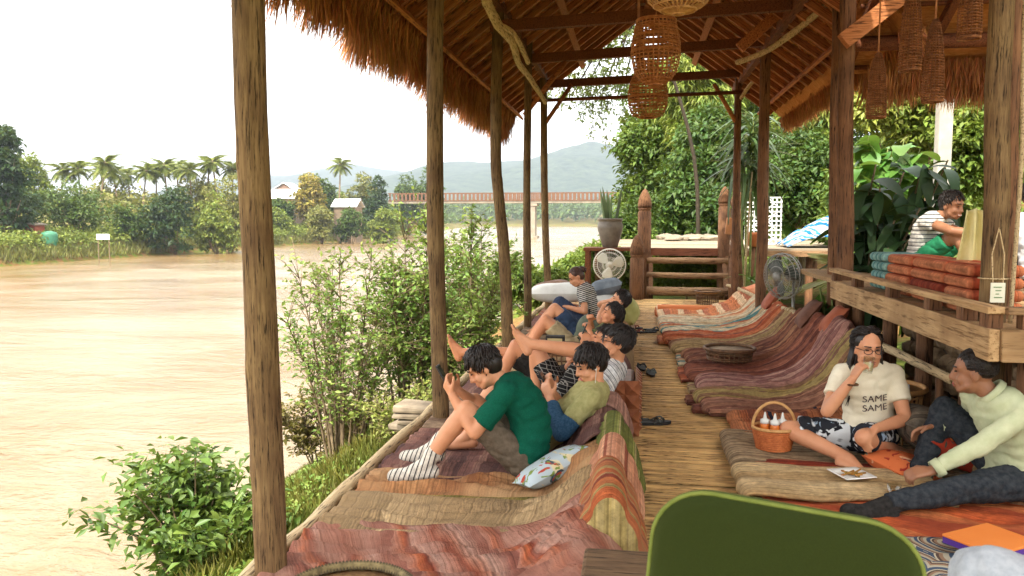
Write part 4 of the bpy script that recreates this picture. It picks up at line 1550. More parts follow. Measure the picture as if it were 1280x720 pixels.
def floral(name, base, spots):
    t = NT(name)
    c = t.new("ShaderNodeTexCoord").outputs["Object"]
    v = t.new("ShaderNodeTexVoronoi"); v.inputs["Scale"].default_value = 9
    t.link(c, v.inputs["Vector"])
    n = t.noise(c, 7, 3)
    col = base
    for i, (lo, sp) in enumerate(spots):
        m = t.noise(c, 6.5 + i * 2.1, 2, .5, 1.5)
        fac = t.ramp(m.outputs[0], [(lo, (0, 0, 0, 1)), (lo + .03, (1, 1, 1, 1))])
        col = t.mix(fac, col, sp)
    t.bump(n.outputs[0], .3, .01)
    return t.done(col, .9, .15)


M_flo = floral("pillow_floral", S(178, 192, 198), [(.53, S(214, 200, 160)), (.58, S(70, 84, 96)), (.62, S(176, 70, 56)), (.60, S(120, 142, 70))])
pillow("pillow", "pale blue floral pillow lying on the rugs beside the green cushion", at(693, 594, 4.22) + V((0, 0, .05)), (.44, .26, .13), Matrix.Rotation(R(-24), 3, 'Y') @ Matrix.Rotation(R(32), 3, 'Z'), M_flo)


def axe_cushion(name, label, c, length, size, mat, rotz=0, mat2=None, group=None, segs=3, cat="cushion"):
    "Thai wedge cushion: long triangular prism of stuffed tubes; axis along local X"
    root = thing(name, c, label, cat, group)
    rz = Matrix.Rotation(rotz, 3, 'Z')
    c = V(c)
    h = size
    T = [V((0, -h * .38, 0)), V((0, h * .38, 0)), V((0, 0, h * .98))]
    ctr = V((0, 0, h * .34))
    per = []
    for e in range(3):
        A, B = T[e], T[(e + 1) % 3]
        for i in range(18):
            t = (i + .5) / 18
            p = A.lerp(B, t)
            n_ = V((0, (B - A).z, -(B - A).y)).normalized()
            bul = abs(math.sin(t * math.pi * segs)) ** .6
            p = p + n_ * (h * .050 * bul + h * .05 * math.sin(t * math.pi))
            p = p.lerp(ctr, .10 * (abs(t - .5) * 2) ** 4)
            per.append(p)
    rows = []
    nl = 16
    for j in range(nl + 1):
        u = -1 + 2 * j / nl
        k = 1 - .13 * abs(u) ** 6
        puck = 1 - .02 * (j % 4 == 0)
        row = [c + rz @ (V((u * length / 2, 0, 0)) + V((0, ctr.y + (p.y - ctr.y) * k * puck, max(.004, ctr.z + (p.z - ctr.z) * k * puck))) + V((0, 0, .006 * n3(u * 3, p.y * 9, p.z * 9)))) for p in per]
        rows.append(row + [row[0]])
    MB().grid(rows).build("cover", mat, root, True)
    for s_, row in ((-1, rows[0]), (1, rows[-1])):
        pts = row[:-1]
        m_ = sum(pts, V((0, 0, 0))) / len(pts) + rz @ V((s_ * .035, 0, 0))
        mid = [p.lerp(m_, .5) + rz @ V((s_ * .02, 0, 0)) for p in pts]
        MB().grid([list(pts) + [pts[0]], mid + [mid[0]], [m_] * (len(pts) + 1)]).build("end_panel", mat2 or mat, root, True)
    return root


weave_g = stripes("cushion_green", [(0, S(112, 118, 62)), (.4, S(138, 142, 80)), (.55, S(182, 168, 122)), (.62, S(104, 110, 56))], AX, .085, .0)
weave_p = stripes("cushion_pink_check", [(0, S(196, 140, 112)), (.4, S(210, 160, 130)), (.6, S(150, 88, 70)), (.75, S(206, 150, 120))], AX, .10, .0)
weave_o = stripes("cushion_orange_yellow", [(0, S(182, 100, 62)), (.3, S(168, 148, 96)), (.42, S(184, 112, 72)), (.75, S(140, 70, 54)), (.9, S(176, 140, 98))], AY, .22, .0, fade=S(160, 108, 78))
axe_cushion("wedge_cushion", "green woven wedge cushion at the walkway edge beside the floral pillow", (-.10, 4.38, .03), .52, .42, weave_g, R(94), segs=4)
axe_cushion("wedge_cushion", "pink checked wedge cushion between the green and the orange ones", (-.10, 3.90, .04), .42, .42, weave_p, R(91), stripes("cushion_maroon", [(0, S(120, 60, 50)), (.5, S(150, 84, 64))], AX, .07, 0))
axe_cushion("wedge_cushion", "orange and yellow woven wedge cushion nearest the camera", (-.10, 3.38, .04), .54, .44, weave_o, R(92), stripes("cushion_olive_yellow", [(0, S(168, 152, 100)), (.5, S(182, 166, 116))], AX, .06, 0))


def pyramid_cushion():
    m = plain("brown_satin", S(112, 62, 40), S(158, 100, 66), 7, .42, .1, .5, vary=.1)
    root = thing("tufted_cushion", (-.02, 5.75, .02), "brown shiny cushion of little stuffed pyramids behind the striped shirt", "cushion")
    MB().box((-.05, 5.75, .20), (.12, .60, .36)).build("core", m, root, bevel=.03)
    mb = MB().add([(-.05, -.05, 0), (.05, -.05, 0), (.05, .05, 0), (-.05, .05, 0), (0, 0, .05)], [(0, 1, 4), (1, 2, 4), (2, 3, 4), (3, 0, 4)])
    me = make_mesh("pyramid", mb.v, mb.f); me.materials.append(m)
    for i in range(6):
        for j in range(4):
            link_mesh("pyramid", me, None, root, (.012, 5.50 + i * .1, .07 + j * .095), (0, R(90), 0))
    for i in range(2):
        for j in range(4):
            link_mesh("pyramid", me, None, root, (-.04 - i * .1 + .03, 5.448, .07 + j * .095), (R(90), 0, 0))


pyramid_cushion()

# bundle of pillows at the far end of the left row
M_grey = plain("grey_cloth", S(120, 122, 122), S(150, 152, 150), 5, .9, .3)
M_white = plain("white_cloth", S(206, 206, 200), S(222, 222, 216), 5, .9, .3)
M_bluegrey = plain("bluegrey_cloth", S(92, 100, 110), S(130, 138, 144), 4, .9, .3)
pillow("pillow", "long white bolster lying across the far end of the left row", at(700, 366, 12.3), (1.0, .4, .30), Matrix.Rotation(R(8), 3, 'Z'), M_white)
pillow("pillow", "white pillow leaning under the grey blanket at the far left row", at(745, 372, 12.0), (.62, .45, .34), Matrix.Rotation(R(20), 3, 'Y'), M_white)
pillow("blanket", "crumpled grey blanket on top of the white pillow", at(757, 359, 12.0), (.5, .5, .26), Matrix.Rotation(R(-14), 3, 'Y'), M_bluegrey, "blanket")
pillow("blanket", "brown folded blanket behind the woman with the hair bun", at(688, 357, 12.9), (.62, .4, .16), Matrix.Rotation(R(-10), 3, 'Y'), plain("brown_blanket", S(112, 84, 68), S(140, 110, 90), 5), "blanket")
pillow("pillow", "olive pillow below the heads of the reclining pair", at(783, 388, 9.9), (.36, .4, .30), Matrix.Rotation(R(60), 3, 'Y'), plain("olive_cloth", S(150, 148, 80), S(176, 172, 106), 5))

# right side
pillow("pillow", "orange and teal patterned cushion beside the woman's knee", at(1128, 583, 4.78), (.34, .3, .15), Matrix.Rotation(R(12), 3, 'Y') @ Matrix.Rotation(R(30), 3, 'Z'), floral("cushion_orange_pattern", S(206, 110, 64), [(.55, S(60, 130, 110)), (.60, S(226, 180, 140)), (.62, S(150, 50, 40))]))
pillow("blanket", "grey striped folded blanket behind the woman", at(1165, 545, 5.0) + V((.02, 0, .02)), (.50, .42, .26), Matrix.Rotation(R(22), 3, 'Y'), stripes("blanket_grey", [(0, S(120, 112, 100)), (.5, S(96, 90, 82)), (.8, S(140, 130, 114))], AY, .12, .03), "blanket")
pillow("pillow", "dark red flower-patterned cushion between the woman and the man", at(1190, 562, 4.75), (.36, .3, .16), Matrix.Rotation(R(26), 3, 'Y'), floral("cushion_red_pattern", S(150, 52, 34), [(.57, S(206, 120, 60)), (.63, S(60, 70, 60))]))
for lab, pxy, Y, sz, mt in (("rust cushion leaning on the handrail beside the grey fan", (1042, 400), 7.3, (.3, .3, .12), plain("rust_cloth", S(150, 76, 48), S(180, 104, 70), 5)),
                            ("dark brown cushion leaning on the handrail in the right row", (1010, 392), 8.3, (.34, .3, .12), plain("dkbrown_cloth", S(96, 62, 48), S(130, 88, 68), 5)),
                            ("reddish cushion leaning on the handrail in the far right row", (965, 372), 10.4, (.36, .3, .12), plain("red_cloth", S(160, 84, 62), S(186, 116, 86), 5))):
    pillow("pillow", lab, at(pxy[0], pxy[1], Y), sz, Matrix.Rotation(R(-52), 3, 'Y'), mt)

# rolled orange mat at the far end
o = MB().tube([(.36, 12.95, .075), (.8, 12.95, .078), (1.22, 12.97, .075)], .075, 14, wob=.03).build("rolled_mat", plain("orange_roll", S(206, 116, 66), S(222, 144, 92), 6, .85, .2, stretch=(.2, 1, 1)), None, True)
props(o, "rolled orange mat lying across the far end of the right row", "mat")
# wads of bright cloth at the end of the rail
pillow("blanket", "bundle of orange cloth at the top end of the far right mats", at(938, 366, 13.2), (.5, .5, .22), Matrix.Rotation(R(-24), 3, 'Y'), plain("orange_bundle", S(214, 128, 86), S(226, 170, 130), 5), "blanket")

# folded mattress stacks on the raised platform
M_mo = stripes("mattress_orange", [(0, S(198, 104, 66)), (.5, S(214, 146, 106)), (.8, S(186, 84, 56))], AX, .16, .0, smooth=True)
M_mr = stripes("mattress_maroon", [(0, S(140, 58, 42)), (.5, S(156, 74, 52))], AY, .1, .0)
M_mt = stripes("mattress_teal", [(0, S(110, 164, 164)), (.5, S(150, 190, 186)), (.8, S(90, 140, 146))], AY, .1, .0, smooth=True)


def mattress_stack(label, y0, y1, mat, mat_end, n=4):
    root = thing("folded_mattress", (1.98, (y0 + y1) / 2, .97), label, "mattress", "folded mattresses along the platform rail")
    for i in range(n):
        z = .97 + .036 + i * .070
        MB().box((1.99 + random.uniform(-.012, .012), (y0 + y1) / 2, z), (.30, (y1 - y0) - .012, .066), Matrix.Rotation(random.uniform(-.02, .02), 3, 'Z')).build("fold", mat_end if (i == 1 and mat_end) else mat, root, True, bevel=.030, seg=4)


ya = lambda px: atX(px, 360, 1.93).y
mattress_stack("pale teal folded mattress, farthest of the row on the platform", ya(1118), ya(1100), M_mt, None)
mattress_stack("orange folded mattress next to the teal one on the platform", ya(1150), ya(1121), M_mo, None)
mattress_stack("orange folded mattress with maroon end in front of the striped-shirt man", ya(1196), ya(1153), M_mo, M_mr)
mattress_stack("orange folded mattress nearest the post on the platform", ya(1234), ya(1199), M_mo, None)

# ================================================================== TABLES, BASKETS, SMALL THINGS
rattan = plain("rattan", S(176, 128, 78), S(206, 160, 104), 20, .6, .3, vary=.05)
rattan_d = plain("rattan_dark", S(84, 60, 42), S(120, 88, 60), 20, .6, .3)
steel = plain("grey_metal", S(120, 116, 110), S(150, 146, 138), 12, .4, .1, .6)


def basket_table(label, c, r, h, top_mat, leg_mat, lattice=True, tray=True):
    c = V(c)
    root = thing("basket_table", c, label, "table")
    MB().lathe([(r * .97, 0), (r * .98, .012), (r * .1, .012)], c + V((0, 0, h - .012)), 30).build("table_top", top_mat, root, True)
    P = [c + V((math.cos(a) * r, math.sin(a) * r, h + .012)) for a in [2 * math.pi * i / 36 for i in range(37)]]
    MB().tube(P, .017, 7, False).build("rim", leg_mat, root, True)
    mb = MB()
    n = 30
    for k in range(n):
        a = 2 * math.pi * k / n
        mb.tube([c + V((math.cos(a) * r * q, math.sin(a) * r * q, z)) for q, z in ((.93, h), (.88, h * .5), (.86, 0.004))], .006, 4)
    for z in (.02, h * .35, h * .68, h - .03):
        q = .87 + .05 * z / h
        mb.tube([c + V((math.cos(a) * r * q, math.sin(a) * r * q, z)) for a in [2 * math.pi * i / 30 for i in range(31)]], .007, 4, False)
    mb.build("side_lattice", leg_mat, root)
    return root


rope = plain("grass_rope", S(96, 84, 58), S(140, 124, 86), 40, .9, .5)
basket_table("round basket table with thick rope rim at the bottom left edge", (-.93, 2.45, .06), .22, .19, plain("tray_weave", S(140, 104, 66), S(176, 138, 92), 60, .7, .4), rope)
# rope lashings around that rim
lash = MB()
for k in range(110):
    a = 2 * math.pi * k / 110
    p = V((-.93 + math.cos(a) * .22, 2.45 + math.sin(a) * .22, .06 + .19 + .012))
    d = V((math.cos(a), math.sin(a), 0))
    lash.tube([p - d * .02 + V((0, 0, -.006)), p + V((0, 0, .019)), p + d * .02 + V((0, 0, -.006))], .0035, 4)
o = lash.build("rim_lashing", plain("lash_dark", S(70, 60, 44), S(96, 84, 60), 30), None)
_t = [q for q in COL.objects if q.name.startswith("basket_table")][0]
o.parent = _t; o.location = V(o.location) - wpos(_t)
c1 = atZ(692, 424, .08)
basket_table("round grey low table among the reclining people on the left", (-.62, 7.35, .06), .26, .25, steel, rattan_d)
bxr = thing("tissue_box", (-.72, 7.28, .33), "small dark framed box standing on the round table on the left", "box")
MB().box((-.72, 7.28, .385), (.17, .10, .11)).build("case", plain("box_black", S(38, 34, 30), S(54, 48, 42), 8), bxr, bevel=.006)
MB().box((-.72, 7.228, .385), (.135, .008, .07)).build("panel", plain("box_tan", S(176, 156, 110), S(190, 170, 124), 8), bxr)
basket_table("round wire basket table on the brown rugs in the right row", (.92, 7.98, .13), .24, .11, plain("tray_grey", S(140, 118, 92), S(166, 142, 112), 30), rattan_d)
basket_table("round tray table with white papers behind the woman", (1.63, 5.55, .03), .26, .36, plain("tray_tan", S(150, 124, 92), S(176, 150, 112), 30), rattan)
for k, (dx, dy, a) in enumerate(((-.05, -.06, 12), (.06, .02, -18))):
    o = MB().box((1.63 + dx, 5.55 + dy, .398 + k * .006), (.22, .16, .004), Matrix.Rotation(R(a), 3, 'Z')).build("paper", plain("white_paper", S(226, 226, 222), S(234, 234, 230), 3), None)
    props(o, ("lower" if k == 0 else "upper") + " sheet of white paper on the tray table behind the woman", "paper")
bt = V((1.60, 5.78, .41))
b_ = thing("sauce_bottle", bt, "dark bottle with white cap on the tray table behind the woman", "bottle")
MB().lathe([(.03, 0), (.031, .12), (.014, .17), (.013, .2)], bt, 12).build("body", plain("dark_glass", S(60, 34, 24), S(70, 40, 28), 3, .2, 0, .6), b_, True)
MB().lathe([(.016, 0), (.015, .03), (.004, .035)], bt + V((0, 0, .2)), 10).build("cap", M_white, b_, True)
small_wire = basket_table("small wire basket at the far end of the deck below the steps", (1.28, 14.6, 0), .22, .22, rattan, rattan_d)


# wicker basket with bottles
def wicker():
    c = V((.86, 5.05, .088))
    root = thing("wicker_basket", c, "orange-brown wicker basket with tall hoop handle in front of the woman", "basket")
    m = plain("wicker_orange", S(176, 92, 46), S(206, 122, 66), 30, .55, .3, .4)
    mb = MB()
    h, r0, r1 = .135, .095, .125
    nr, nv = 11, 26
    for i in range(nr):
        z = h * (i + .5) / nr
        r = r0 + (r1 - r0) * z / h
        P = []
        for k in range(nv * 2 + 1):
            a = math.pi * k / nv
            rr = r + (.005 if (k + i) % 2 else -.005)
            P.append(c + V((math.cos(a) * rr * 1.0, math.sin(a) * rr * .85, z)))
        mb.tube(P, .0075, 5, False)
    mb.build("weave", m, root, True)
    MB().lathe([(r0 * .96, 0), (r0 * .96, .012), (.01, .012)], c, 20).build("bottom", m, root)
    P = [c + V((math.cos(a) * r1 * 1.02, math.sin(a) * r1 * .88, h)) for a in [2 * math.pi * i / 30 for i in range(31)]]
    MB().tube(P, .011, 6, False).build("rim", rattan, root, True)
    P = [c + V((math.cos(a) * r1 * 1.02, 0, h + math.sin(a) * .155)) for a in [math.pi * i / 16 for i in range(17)]]
    MB().tube(P, .0095, 7).build("handle", rattan, root, True)
    labs = ["amber sauce bottle with white nozzle, left one in the wicker basket", "amber sauce bottle with white nozzle, middle one in the wicker basket", "amber sauce bottle with white nozzle, right one in the wicker basket"]
    for k, (dx, dy) in enumerate(((-.055, .0), (.0, -.03), (.05, .0))):
        p = c + V((dx, dy, .014))
        b = thing("sauce_bottle", p, labs[k], "bottle", "sauce bottles in the basket")
        MB().lathe([(.026, 0), (.027, .11), (.027, .135), (.02, .15)], p, 14).build("body", plain("amber_sauce", S(206, 104, 30), S(220, 130, 50), 4, .3, 0, .5), b, True)
        MB().lathe([(.028, 0), (.028, .022), (.012, .03), (.006, .062), (.003, .07)], p + V((0, 0, .145)), 12).build("nozzle_cap", M_white, b, True)


wicker()


def plate_and_glasses():
    c = V((1.17, 4.46, .115))
    root = thing("plate", c, "square white plate of food on the beige blanket", "plate")
    rot = Matrix.Rotation(R(20), 3, 'Z')
    rows = []
    for i in range(9):
        row = []
        for j in range(9):
            u, v = -1 + i / 4, -1 + j / 4
            e = max(abs(u), abs(v))
            row.append(c + rot @ V((u * .09, v * .09, .004 + .016 * max(0, e - .6) / .4)))
        rows.append(row)
    MB().grid(rows).build("dish", plain("white_ceramic", S(230, 228, 220), S(238, 236, 230), 3, .25, 0, .5), root, True, solid=.005)
    fm = plain("fried_food", S(176, 110, 46), S(110, 104, 44), 30, .6, .4, vary=.4)
    random.seed(77)
    for i in range(14):
        a = random.uniform(0, 6.28); r = random.uniform(0, .05)
        p = c + V((math.cos(a) * r, math.sin(a) * r, .016 + random.uniform(0, .012)))
        d = V((random.uniform(-1, 1), random.uniform(-1, 1), .1)).normalized() * random.uniform(.012, .03)
        MB().capsule(p - d, p + d, .006, .005, 6).build("food_piece", fm, root, True)


plate_and_glasses()


def glass_mat():
    t = NT("clear_glass")
    t.done((.95, .97, .95, 1), .04, .6)
    tr = t.new("ShaderNodeBsdfTransparent"); tr.inputs[0].default_value = (.94, .96, .93, 1)
    fr = t.new("ShaderNodeLayerWeight"); fr.inputs[0].default_value = .25
    mx = t.new("ShaderNodeMixShader")
    t.link(t.math('ADD', t.math('MULTIPLY', fr.outputs[1], .45), .04), mx.inputs[0])
    gl = t.new('ShaderNodeBsdfGlossy'); gl.inputs['Roughness'].default_value = .05
    t.link(tr.outputs[0], mx.inputs[1]); t.link(gl.outputs[0], mx.inputs[2])
    t.link(mx.outputs[0], t.out.inputs[0])
    return t.m


M_glass = glass_mat()


def tumbler(label, c, up=V((0, 0, 1)), h=.10, r=.032, drink=S(206, 160, 70)):
    root = thing("drinking_glass", c, label, "glass")
    q = V(up).normalized().to_track_quat('Z', 'Y').to_matrix()
    for nm, prof, mt in (("tumbler", [(r * .8, 0), (r * .82, .004), (r, h), (r - .003, h), (r * .8, .012), (.002, .012)], M_glass),
                         ("drink", [(.002, .014), (r * .76, .014), (r * .86, h * .62), (.002, h * .62)], plain("pale_tea_%d" % int(drink[0] * 999), drink, drink, 3, .2, 0, .5))):
        m = MB().lathe(prof, (0, 0, 0), 16)
        m.v = [tuple(V(c) + q @ V(p)) for p in m.v]
        m.build(nm, mt, root, True)


# orange folder on the ring-pattern rug
bk = thing("notebook", at(1240, 680, 3.45), "orange notebook with purple edge lying on the ring-pattern rug", "notebook")
p = atZ(1238, 682, .10)
rz = Matrix.Rotation(R(34), 3, 'Z')
bk.location = p; WP[bk.name] = p
MB().box(p + V((0, 0, .03)), (.30, .24, .012), rz).build("cover", plain("orange_card", S(226, 128, 56), S(232, 138, 66), 3, .6, .05), bk, bevel=.003)
MB().box(p + V((0, 0, .010)), (.295, .235, .026), rz).build("pages", plain("purple_edge", S(76, 44, 130), S(90, 56, 146), 3, .6, .05), bk)


# sandals
def sandal(label, x, y, z, rot, mat, strap, grp):
    root = thing("sandal", (x, y, z), label, "sandal", grp)
    rz = Matrix.Rotation(rot, 3, 'Z')
    out = []
    for a in range(20):
        t = 2 * math.pi * a / 20
        px_, py_ = math.cos(t) * .132, math.sin(t) * (.048 if math.cos(t) > 0 else .037)
        out.append((px_, py_))
    top = [V((x, y, z)) + rz @ V((a, b, .02)) for a, b in out]
    bot = [V((x, y, z)) + rz @ V((a, b, .0)) for a, b in out]
    n = 20
    MB().add(bot + top, [tuple(reversed(range(n))), tuple(range(n, 2 * n))] + [(i, (i + 1) % n, n + (i + 1) % n, n + i) for i in range(n)]).build("sole", mat, root)
    for s in (-1, 1):
        P = [V((x, y, z)) + rz @ V(q) for q in ((.075, 0, .022), (.05, s * .028, .05), (-.02, s * .046, .018))]
        MB().tube(smoothpath(P, 4), .0085, 6, flat=.5).build("strap", strap, root, True)
    P = [V((x, y, z)) + rz @ V((.02 , math.cos(a) * .047,   .018 + math.sin(a) * .026)) for a in [math.pi * i / 8 for i in range(9)]]
    MB().tube(P, .011, 6, flat=.5).build("strap", strap, root, True)


blk = plain("black_rubber", S(30, 30, 30), S(48, 46, 44), 20, .6, .1)
gry = plain("grey_strap", S(70, 74, 70), S(96, 98, 92), 20, .7, .1)
mar = plain("maroon_strap", S(120, 46, 40), S(140, 60, 50), 20, .7, .1)
for lab, px, py, a, m1, m2 in (("black sandal nearest the brown tufted cushion, left of its pair", 790, 527, 12, blk, gry), ("black sandal with pale straps, right of the nearest pair", 818, 530, 20, blk, gry),
                               ("black sandal behind the striped shirt's cushion, left of its pair", 802, 461, 100, blk, blk), ("black sandal behind the striped shirt's cushion, right of its pair", 814, 468, 95, blk, gry),
                               ("dark red strapped sandal of the far pair", 792, 411, 15, blk, mar), ("dark sandal beside the far red-strapped one", 797, 416, 5, blk, mar),
                               ("dark green sandal nearest the far folded rugs", 810, 416, 30, blk, gry), ("dark green sandal right of its far twin", 816, 413, -10, blk, gry)):
    p = atZ(px, py, .005)
    sandal(lab, p.x, p.y, .004, R(a), m1, m2, "sandals left on the walkway")


# ================================================================== GREEN CHAIR AND BENCH IN FRONT
def rounded_panel(w, h, r, n=8):
    P = []
    for cx, cy, a0 in ((w / 2 - r, h - r, 0), (-w / 2 + r, h - r, 90), (-w / 2 + r * .4, r * .4, 180), (w / 2 - r * .4, r * .4, 270)):
        rr = r if cy > h / 2 else r * .4
        for i in range(n + 1):
            a = R(a0 + 90 * i / n)
            P.append((cx + rr * math.cos(a), cy + rr * math.sin(a)))
    return P


def build_chair():
    c = V((.235, 1.46, 0))
    root = thing("chair", c, "chair with rounded dark green velvet back in front of the camera", "chair")
    green = plain("green_velvet", S(38, 47, 13), S(43, 53, 16), 400, .95, .25, .2)
    t = green.node_tree.nodes["Principled BSDF"]
    t.inputs["Sheen Weight"].default_value = .2
    t.inputs["Sheen Tint"].default_value = (.6, .75, .2, 1)
    piping = plain("green_piping", S(104, 116, 50), S(120, 130, 62), 30, .8, .2)
    rz = Matrix.Rotation(R(-9), 3, 'Z')
    tilt = Matrix.Rotation(R(4.5), 3, 'Y')
    out = rounded_panel(.465, .52, .10)
    n = len(out)
    f = lambda x, y, z: c + rz @ (tilt @ V((x, y, z)) + V((0, 0, .475)))
    mb = MB()
    rings = []
    for y, k in ((-.026, .90), (-.030, .80), (-.018, .965), (0, 1), (.018, .965), (.026, .9)):
        rings.append((y, k))
    rings = [(-.046, .02), (-.0455, .3), (-.044, .6), (-.040, .8), (-.033, .92), (-.02, .98), (0, 1), (.02, .98), (.033, .92), (.040, .8), (.044, .6), (.0455, .3), (.046, .02)]
    V0 = []
    for y, k in rings:
        V0 += [f(x * k, y, .26 + (z - .26) * k) for x, z in out]
    F = []
    for i in range(len(rings) - 1):
        for j in range(n):
            F.append((i * n + j, i * n + (j + 1) % n, (i + 1) * n + (j + 1) % n, (i + 1) * n + j))
    F += [tuple(range(n)), tuple(reversed([(len(rings) - 1) * n + j for j in range(n)]))]
    bk_ = mb.add(V0, F).build("backrest", green, root, True)
    P = [f(x * .995, -.014, .26 + (z - .26) * .995) for x, z in out]
    MB().tube(P + [P[0]], .0045, 7, False).build("piping", piping, bk_, True)
    MB().box(c + rz @ V((0, .25, .44)), (.46, .46, .07), rz).build("seat", green, root, True, bevel=.02)
    for sx in (-.19, .19):
        for y in (.05, .43):
            MB().tube([c + rz @ V((sx, y, 0)), c + rz @ V((sx, y, .41))], [.013, .018], 8).build("leg", W_dark, root, True)


build_chair()


def build_bench():
    m = wood("bench_wood", S(92, 70, 50), S(126, 100, 72), 'x', 8, dark=S(70, 52, 38))
    root = thing("bench", (.5, 2.42, 0), "dark wooden bench just beyond the green chair", "bench")
    MB().box((.36, 2.38, .405), (1.02, .26, .09)).build("seat", m, root, bevel=.012)
    for x in (-.05, .78):
        for y in (2.30, 2.46):
            MB().box((x, y, .18), (.07, .06, .36)).build("leg", m, root)


build_bench()

# ================================================================== HANGING LANTERNS AND FISH TRAPS
M_lan = plain("lantern_cane", S(150, 92, 52), S(190, 130, 80), 25, .6, .3, vary=.05)
M_trap = plain("trap_cane", S(110, 70, 42), S(156, 104, 66), 25, .7, .3)


def woven(name, label, c, prof, nv, nr, mat, cat, cord_to=None, dense=None, strip=.006, group=None, strap=False):
    "prof = [(r, z)] from the bottom up, relative to c"
    c = V(c)
    root = thing(name, c, label, cat, group)
    zs = [p[1] for p in prof]; rs = [p[0] for p in prof]
    rad = lambda z: float(np.interp(z, zs, rs))
    z0, z1 = zs[0], zs[-1]
    mb = MB()
    for k in range(nv):
        a = 2 * math.pi * k / nv
        mb.tube([c + V((math.cos(a) * rad(z), math.sin(a) * rad(z), z)) for z in np.linspace(z0, z1, 12)], strip, 4, False, flat=.6)
    mb.build("stakes", mat, root)
    mb = MB()
    for i in range(nr):
        z = z0 + (z1 - z0) * (i + .5) / nr + random.uniform(-.003, .003)
        if dense and dense[0] < z < dense[1] and i % 2 == 0:
            for q in (-.008, .008):
                mb.tube([c + V((math.cos(a) * (rad(z + q) + .003), math.sin(a) * (rad(z + q) + .003), z + q)) for a in [2 * math.pi * j / 26 for j in range(27)]], strip * .9, 4, False)
        mb.tube([c + V((math.cos(a) * (rad(z) + .003 * (-1) ** j), math.sin(a) * (rad(z) + .003 * (-1) ** j), z)) for j, a in enumerate([2 * math.pi * j / 26 for j in range(27)])], strip, 4, False)
    mb.build("weave", mat, root)
    MB().tube([c + V((math.cos(a) * rs[0], math.sin(a) * rs[0], z0)) for a in [2 * math.pi * j / 28 for j in range(29)]], strip * 1.7, 5, False).build("rim", mat, root, True)
    if cord_to:
        MB().tube([c + V((0, 0, z1)), V((c.x, c.y, cord_to))], .006, 5).build("cord", M_lan, root)
    if strap:
        for s in (-1, 1):
            MB().box(c + V((s * rs[-1] * .9, 0, (z1 - .05 + cord_to - c.z) / 2 + .0)), (.02, .05, cord_to - c.z - z1 + .1)).build("strap", plain("lantern_strap", S(140, 92, 62), S(166, 116, 80), 10), root)
    return root


random.seed(15)
woven("woven_lantern", "middle woven cane lantern hanging under the ridge, nearest complete one", (.135, 6.5, 2.56), [(.05, 0), (.115, .025), (.165, .10), (.19, .22), (.185, .33), (.165, .42), (.15, .50)], 30, 17, M_lan, "lantern", 4.75, (.25, .5), .0055, "woven cane lanterns", True)
woven("woven_lantern", "lowest and farthest woven cane lantern below the middle one", (.11, 9.0, 2.62), [(.10, 0), (.17, .02), (.205, .12), (.215, .25), (.19, .38), (.13, .52), (.06, .6)], 30, 18, M_lan, "lantern", 4.75, (.1, .4), .006, "woven cane lanterns")
woven("woven_lantern", "wide woven cane lantern cut off by the top edge of the photo", (.235, 5.0, 2.73), [(.03, 0), (.11, .02), (.17, .06), (.21, .14), (.225, .24), (.2, .34), (.12, .42)], 30, 13, plain("lantern_cane_pale", S(176, 130, 84), S(206, 164, 112), 25, .6, .3), "lantern", 4.75, None, .006, "woven cane lanterns")
trp = [(.062, 0), (.066, .02), (.064, .12), (.058, .24), (.045, .36), (.028, .44), (.014, .47)]
for lab, px, py0, py1, Y in (("lowest hanging fish trap, leftmost of the four", 1095, 147, 66, 6.2), ("fish trap hanging second from the left, cut by the top edge", 1137, 88, -20, 5.6),
                             ("fish trap third from the left, with a white tag behind its foot", 1165, 127, 24, 5.8), ("rightmost fish trap beside the near right post, cut by the top edge", 1211, 48, -70, 5.4)):
    p = at(px, py0, Y); q = at(px, py1, Y)
    k = (q.z - p.z) / .47
    woven("fish_trap", lab, p, [(r * (1.0 + .12 * (k - 1)), z * k) for r, z in trp], 18, 30, M_trap, "fish trap", q.z + .45, None, .0042, "cane fish traps hung from the lean-to roof")

# paper plate sign tied to the near right post, cloth hanging beside it
sg = thing("hanging_sign", (1.86, 4.53, 1.08), "small white printed card tied with string to the near right post", "sign")
c = at(1247, 366, 4.52)
MB().box(c, (.072, .008, .105)).build("card", plain("card_white", S(216, 214, 190), S(226, 224, 204), 6, .7, .05), sg, bevel=.003)
for k in range(4):
    MB().box(c + V((-.003 + .004 * (k % 2), -.0055, .03 - k * .018)), (.04 - .012 * (k % 3), .002, .005)).build("print_line", plain("card_ink", S(96, 128, 84), S(120, 146, 100), 6, .7, 0), sg)
for s in (-1, 1):
    MB().tube([c + V((s * .025, 0, .05)), c + V((s * .03, .015, .2)), c + V((0, .02, .34))], .003, 4).build("string", W_rail, sg)
MB().tube([(1.9 + math.cos(a) * .075, 4.62 + math.sin(a) * .075, c.z + .07) for a in [2 * math.pi * i / 20 for i in range(21)]], .004, 4, False).build("tie", W_rail, sg)

cl = []
pc = at(1220, 262, 5.4)
for i in range(15):
    row = []
    for j in range(13):
        u, v = j / 12 - .5, i / 14
        w = .13 + .12 * v
        row.append(pc + V((u * w + .02 * v, .035 * math.sin(u * 16 + v * 2), -.37 * v + .01 * math.cos(u * 9))))
    cl.append(row)
o = MB().grid(cl).build("hanging_cloth", plain("yellow_cloth", S(206, 196, 136), S(222, 212, 158), 6, .9, .3), None, True, solid=.006)
props(o, "pale yellow cloth hanging beside the near right post", "cloth")

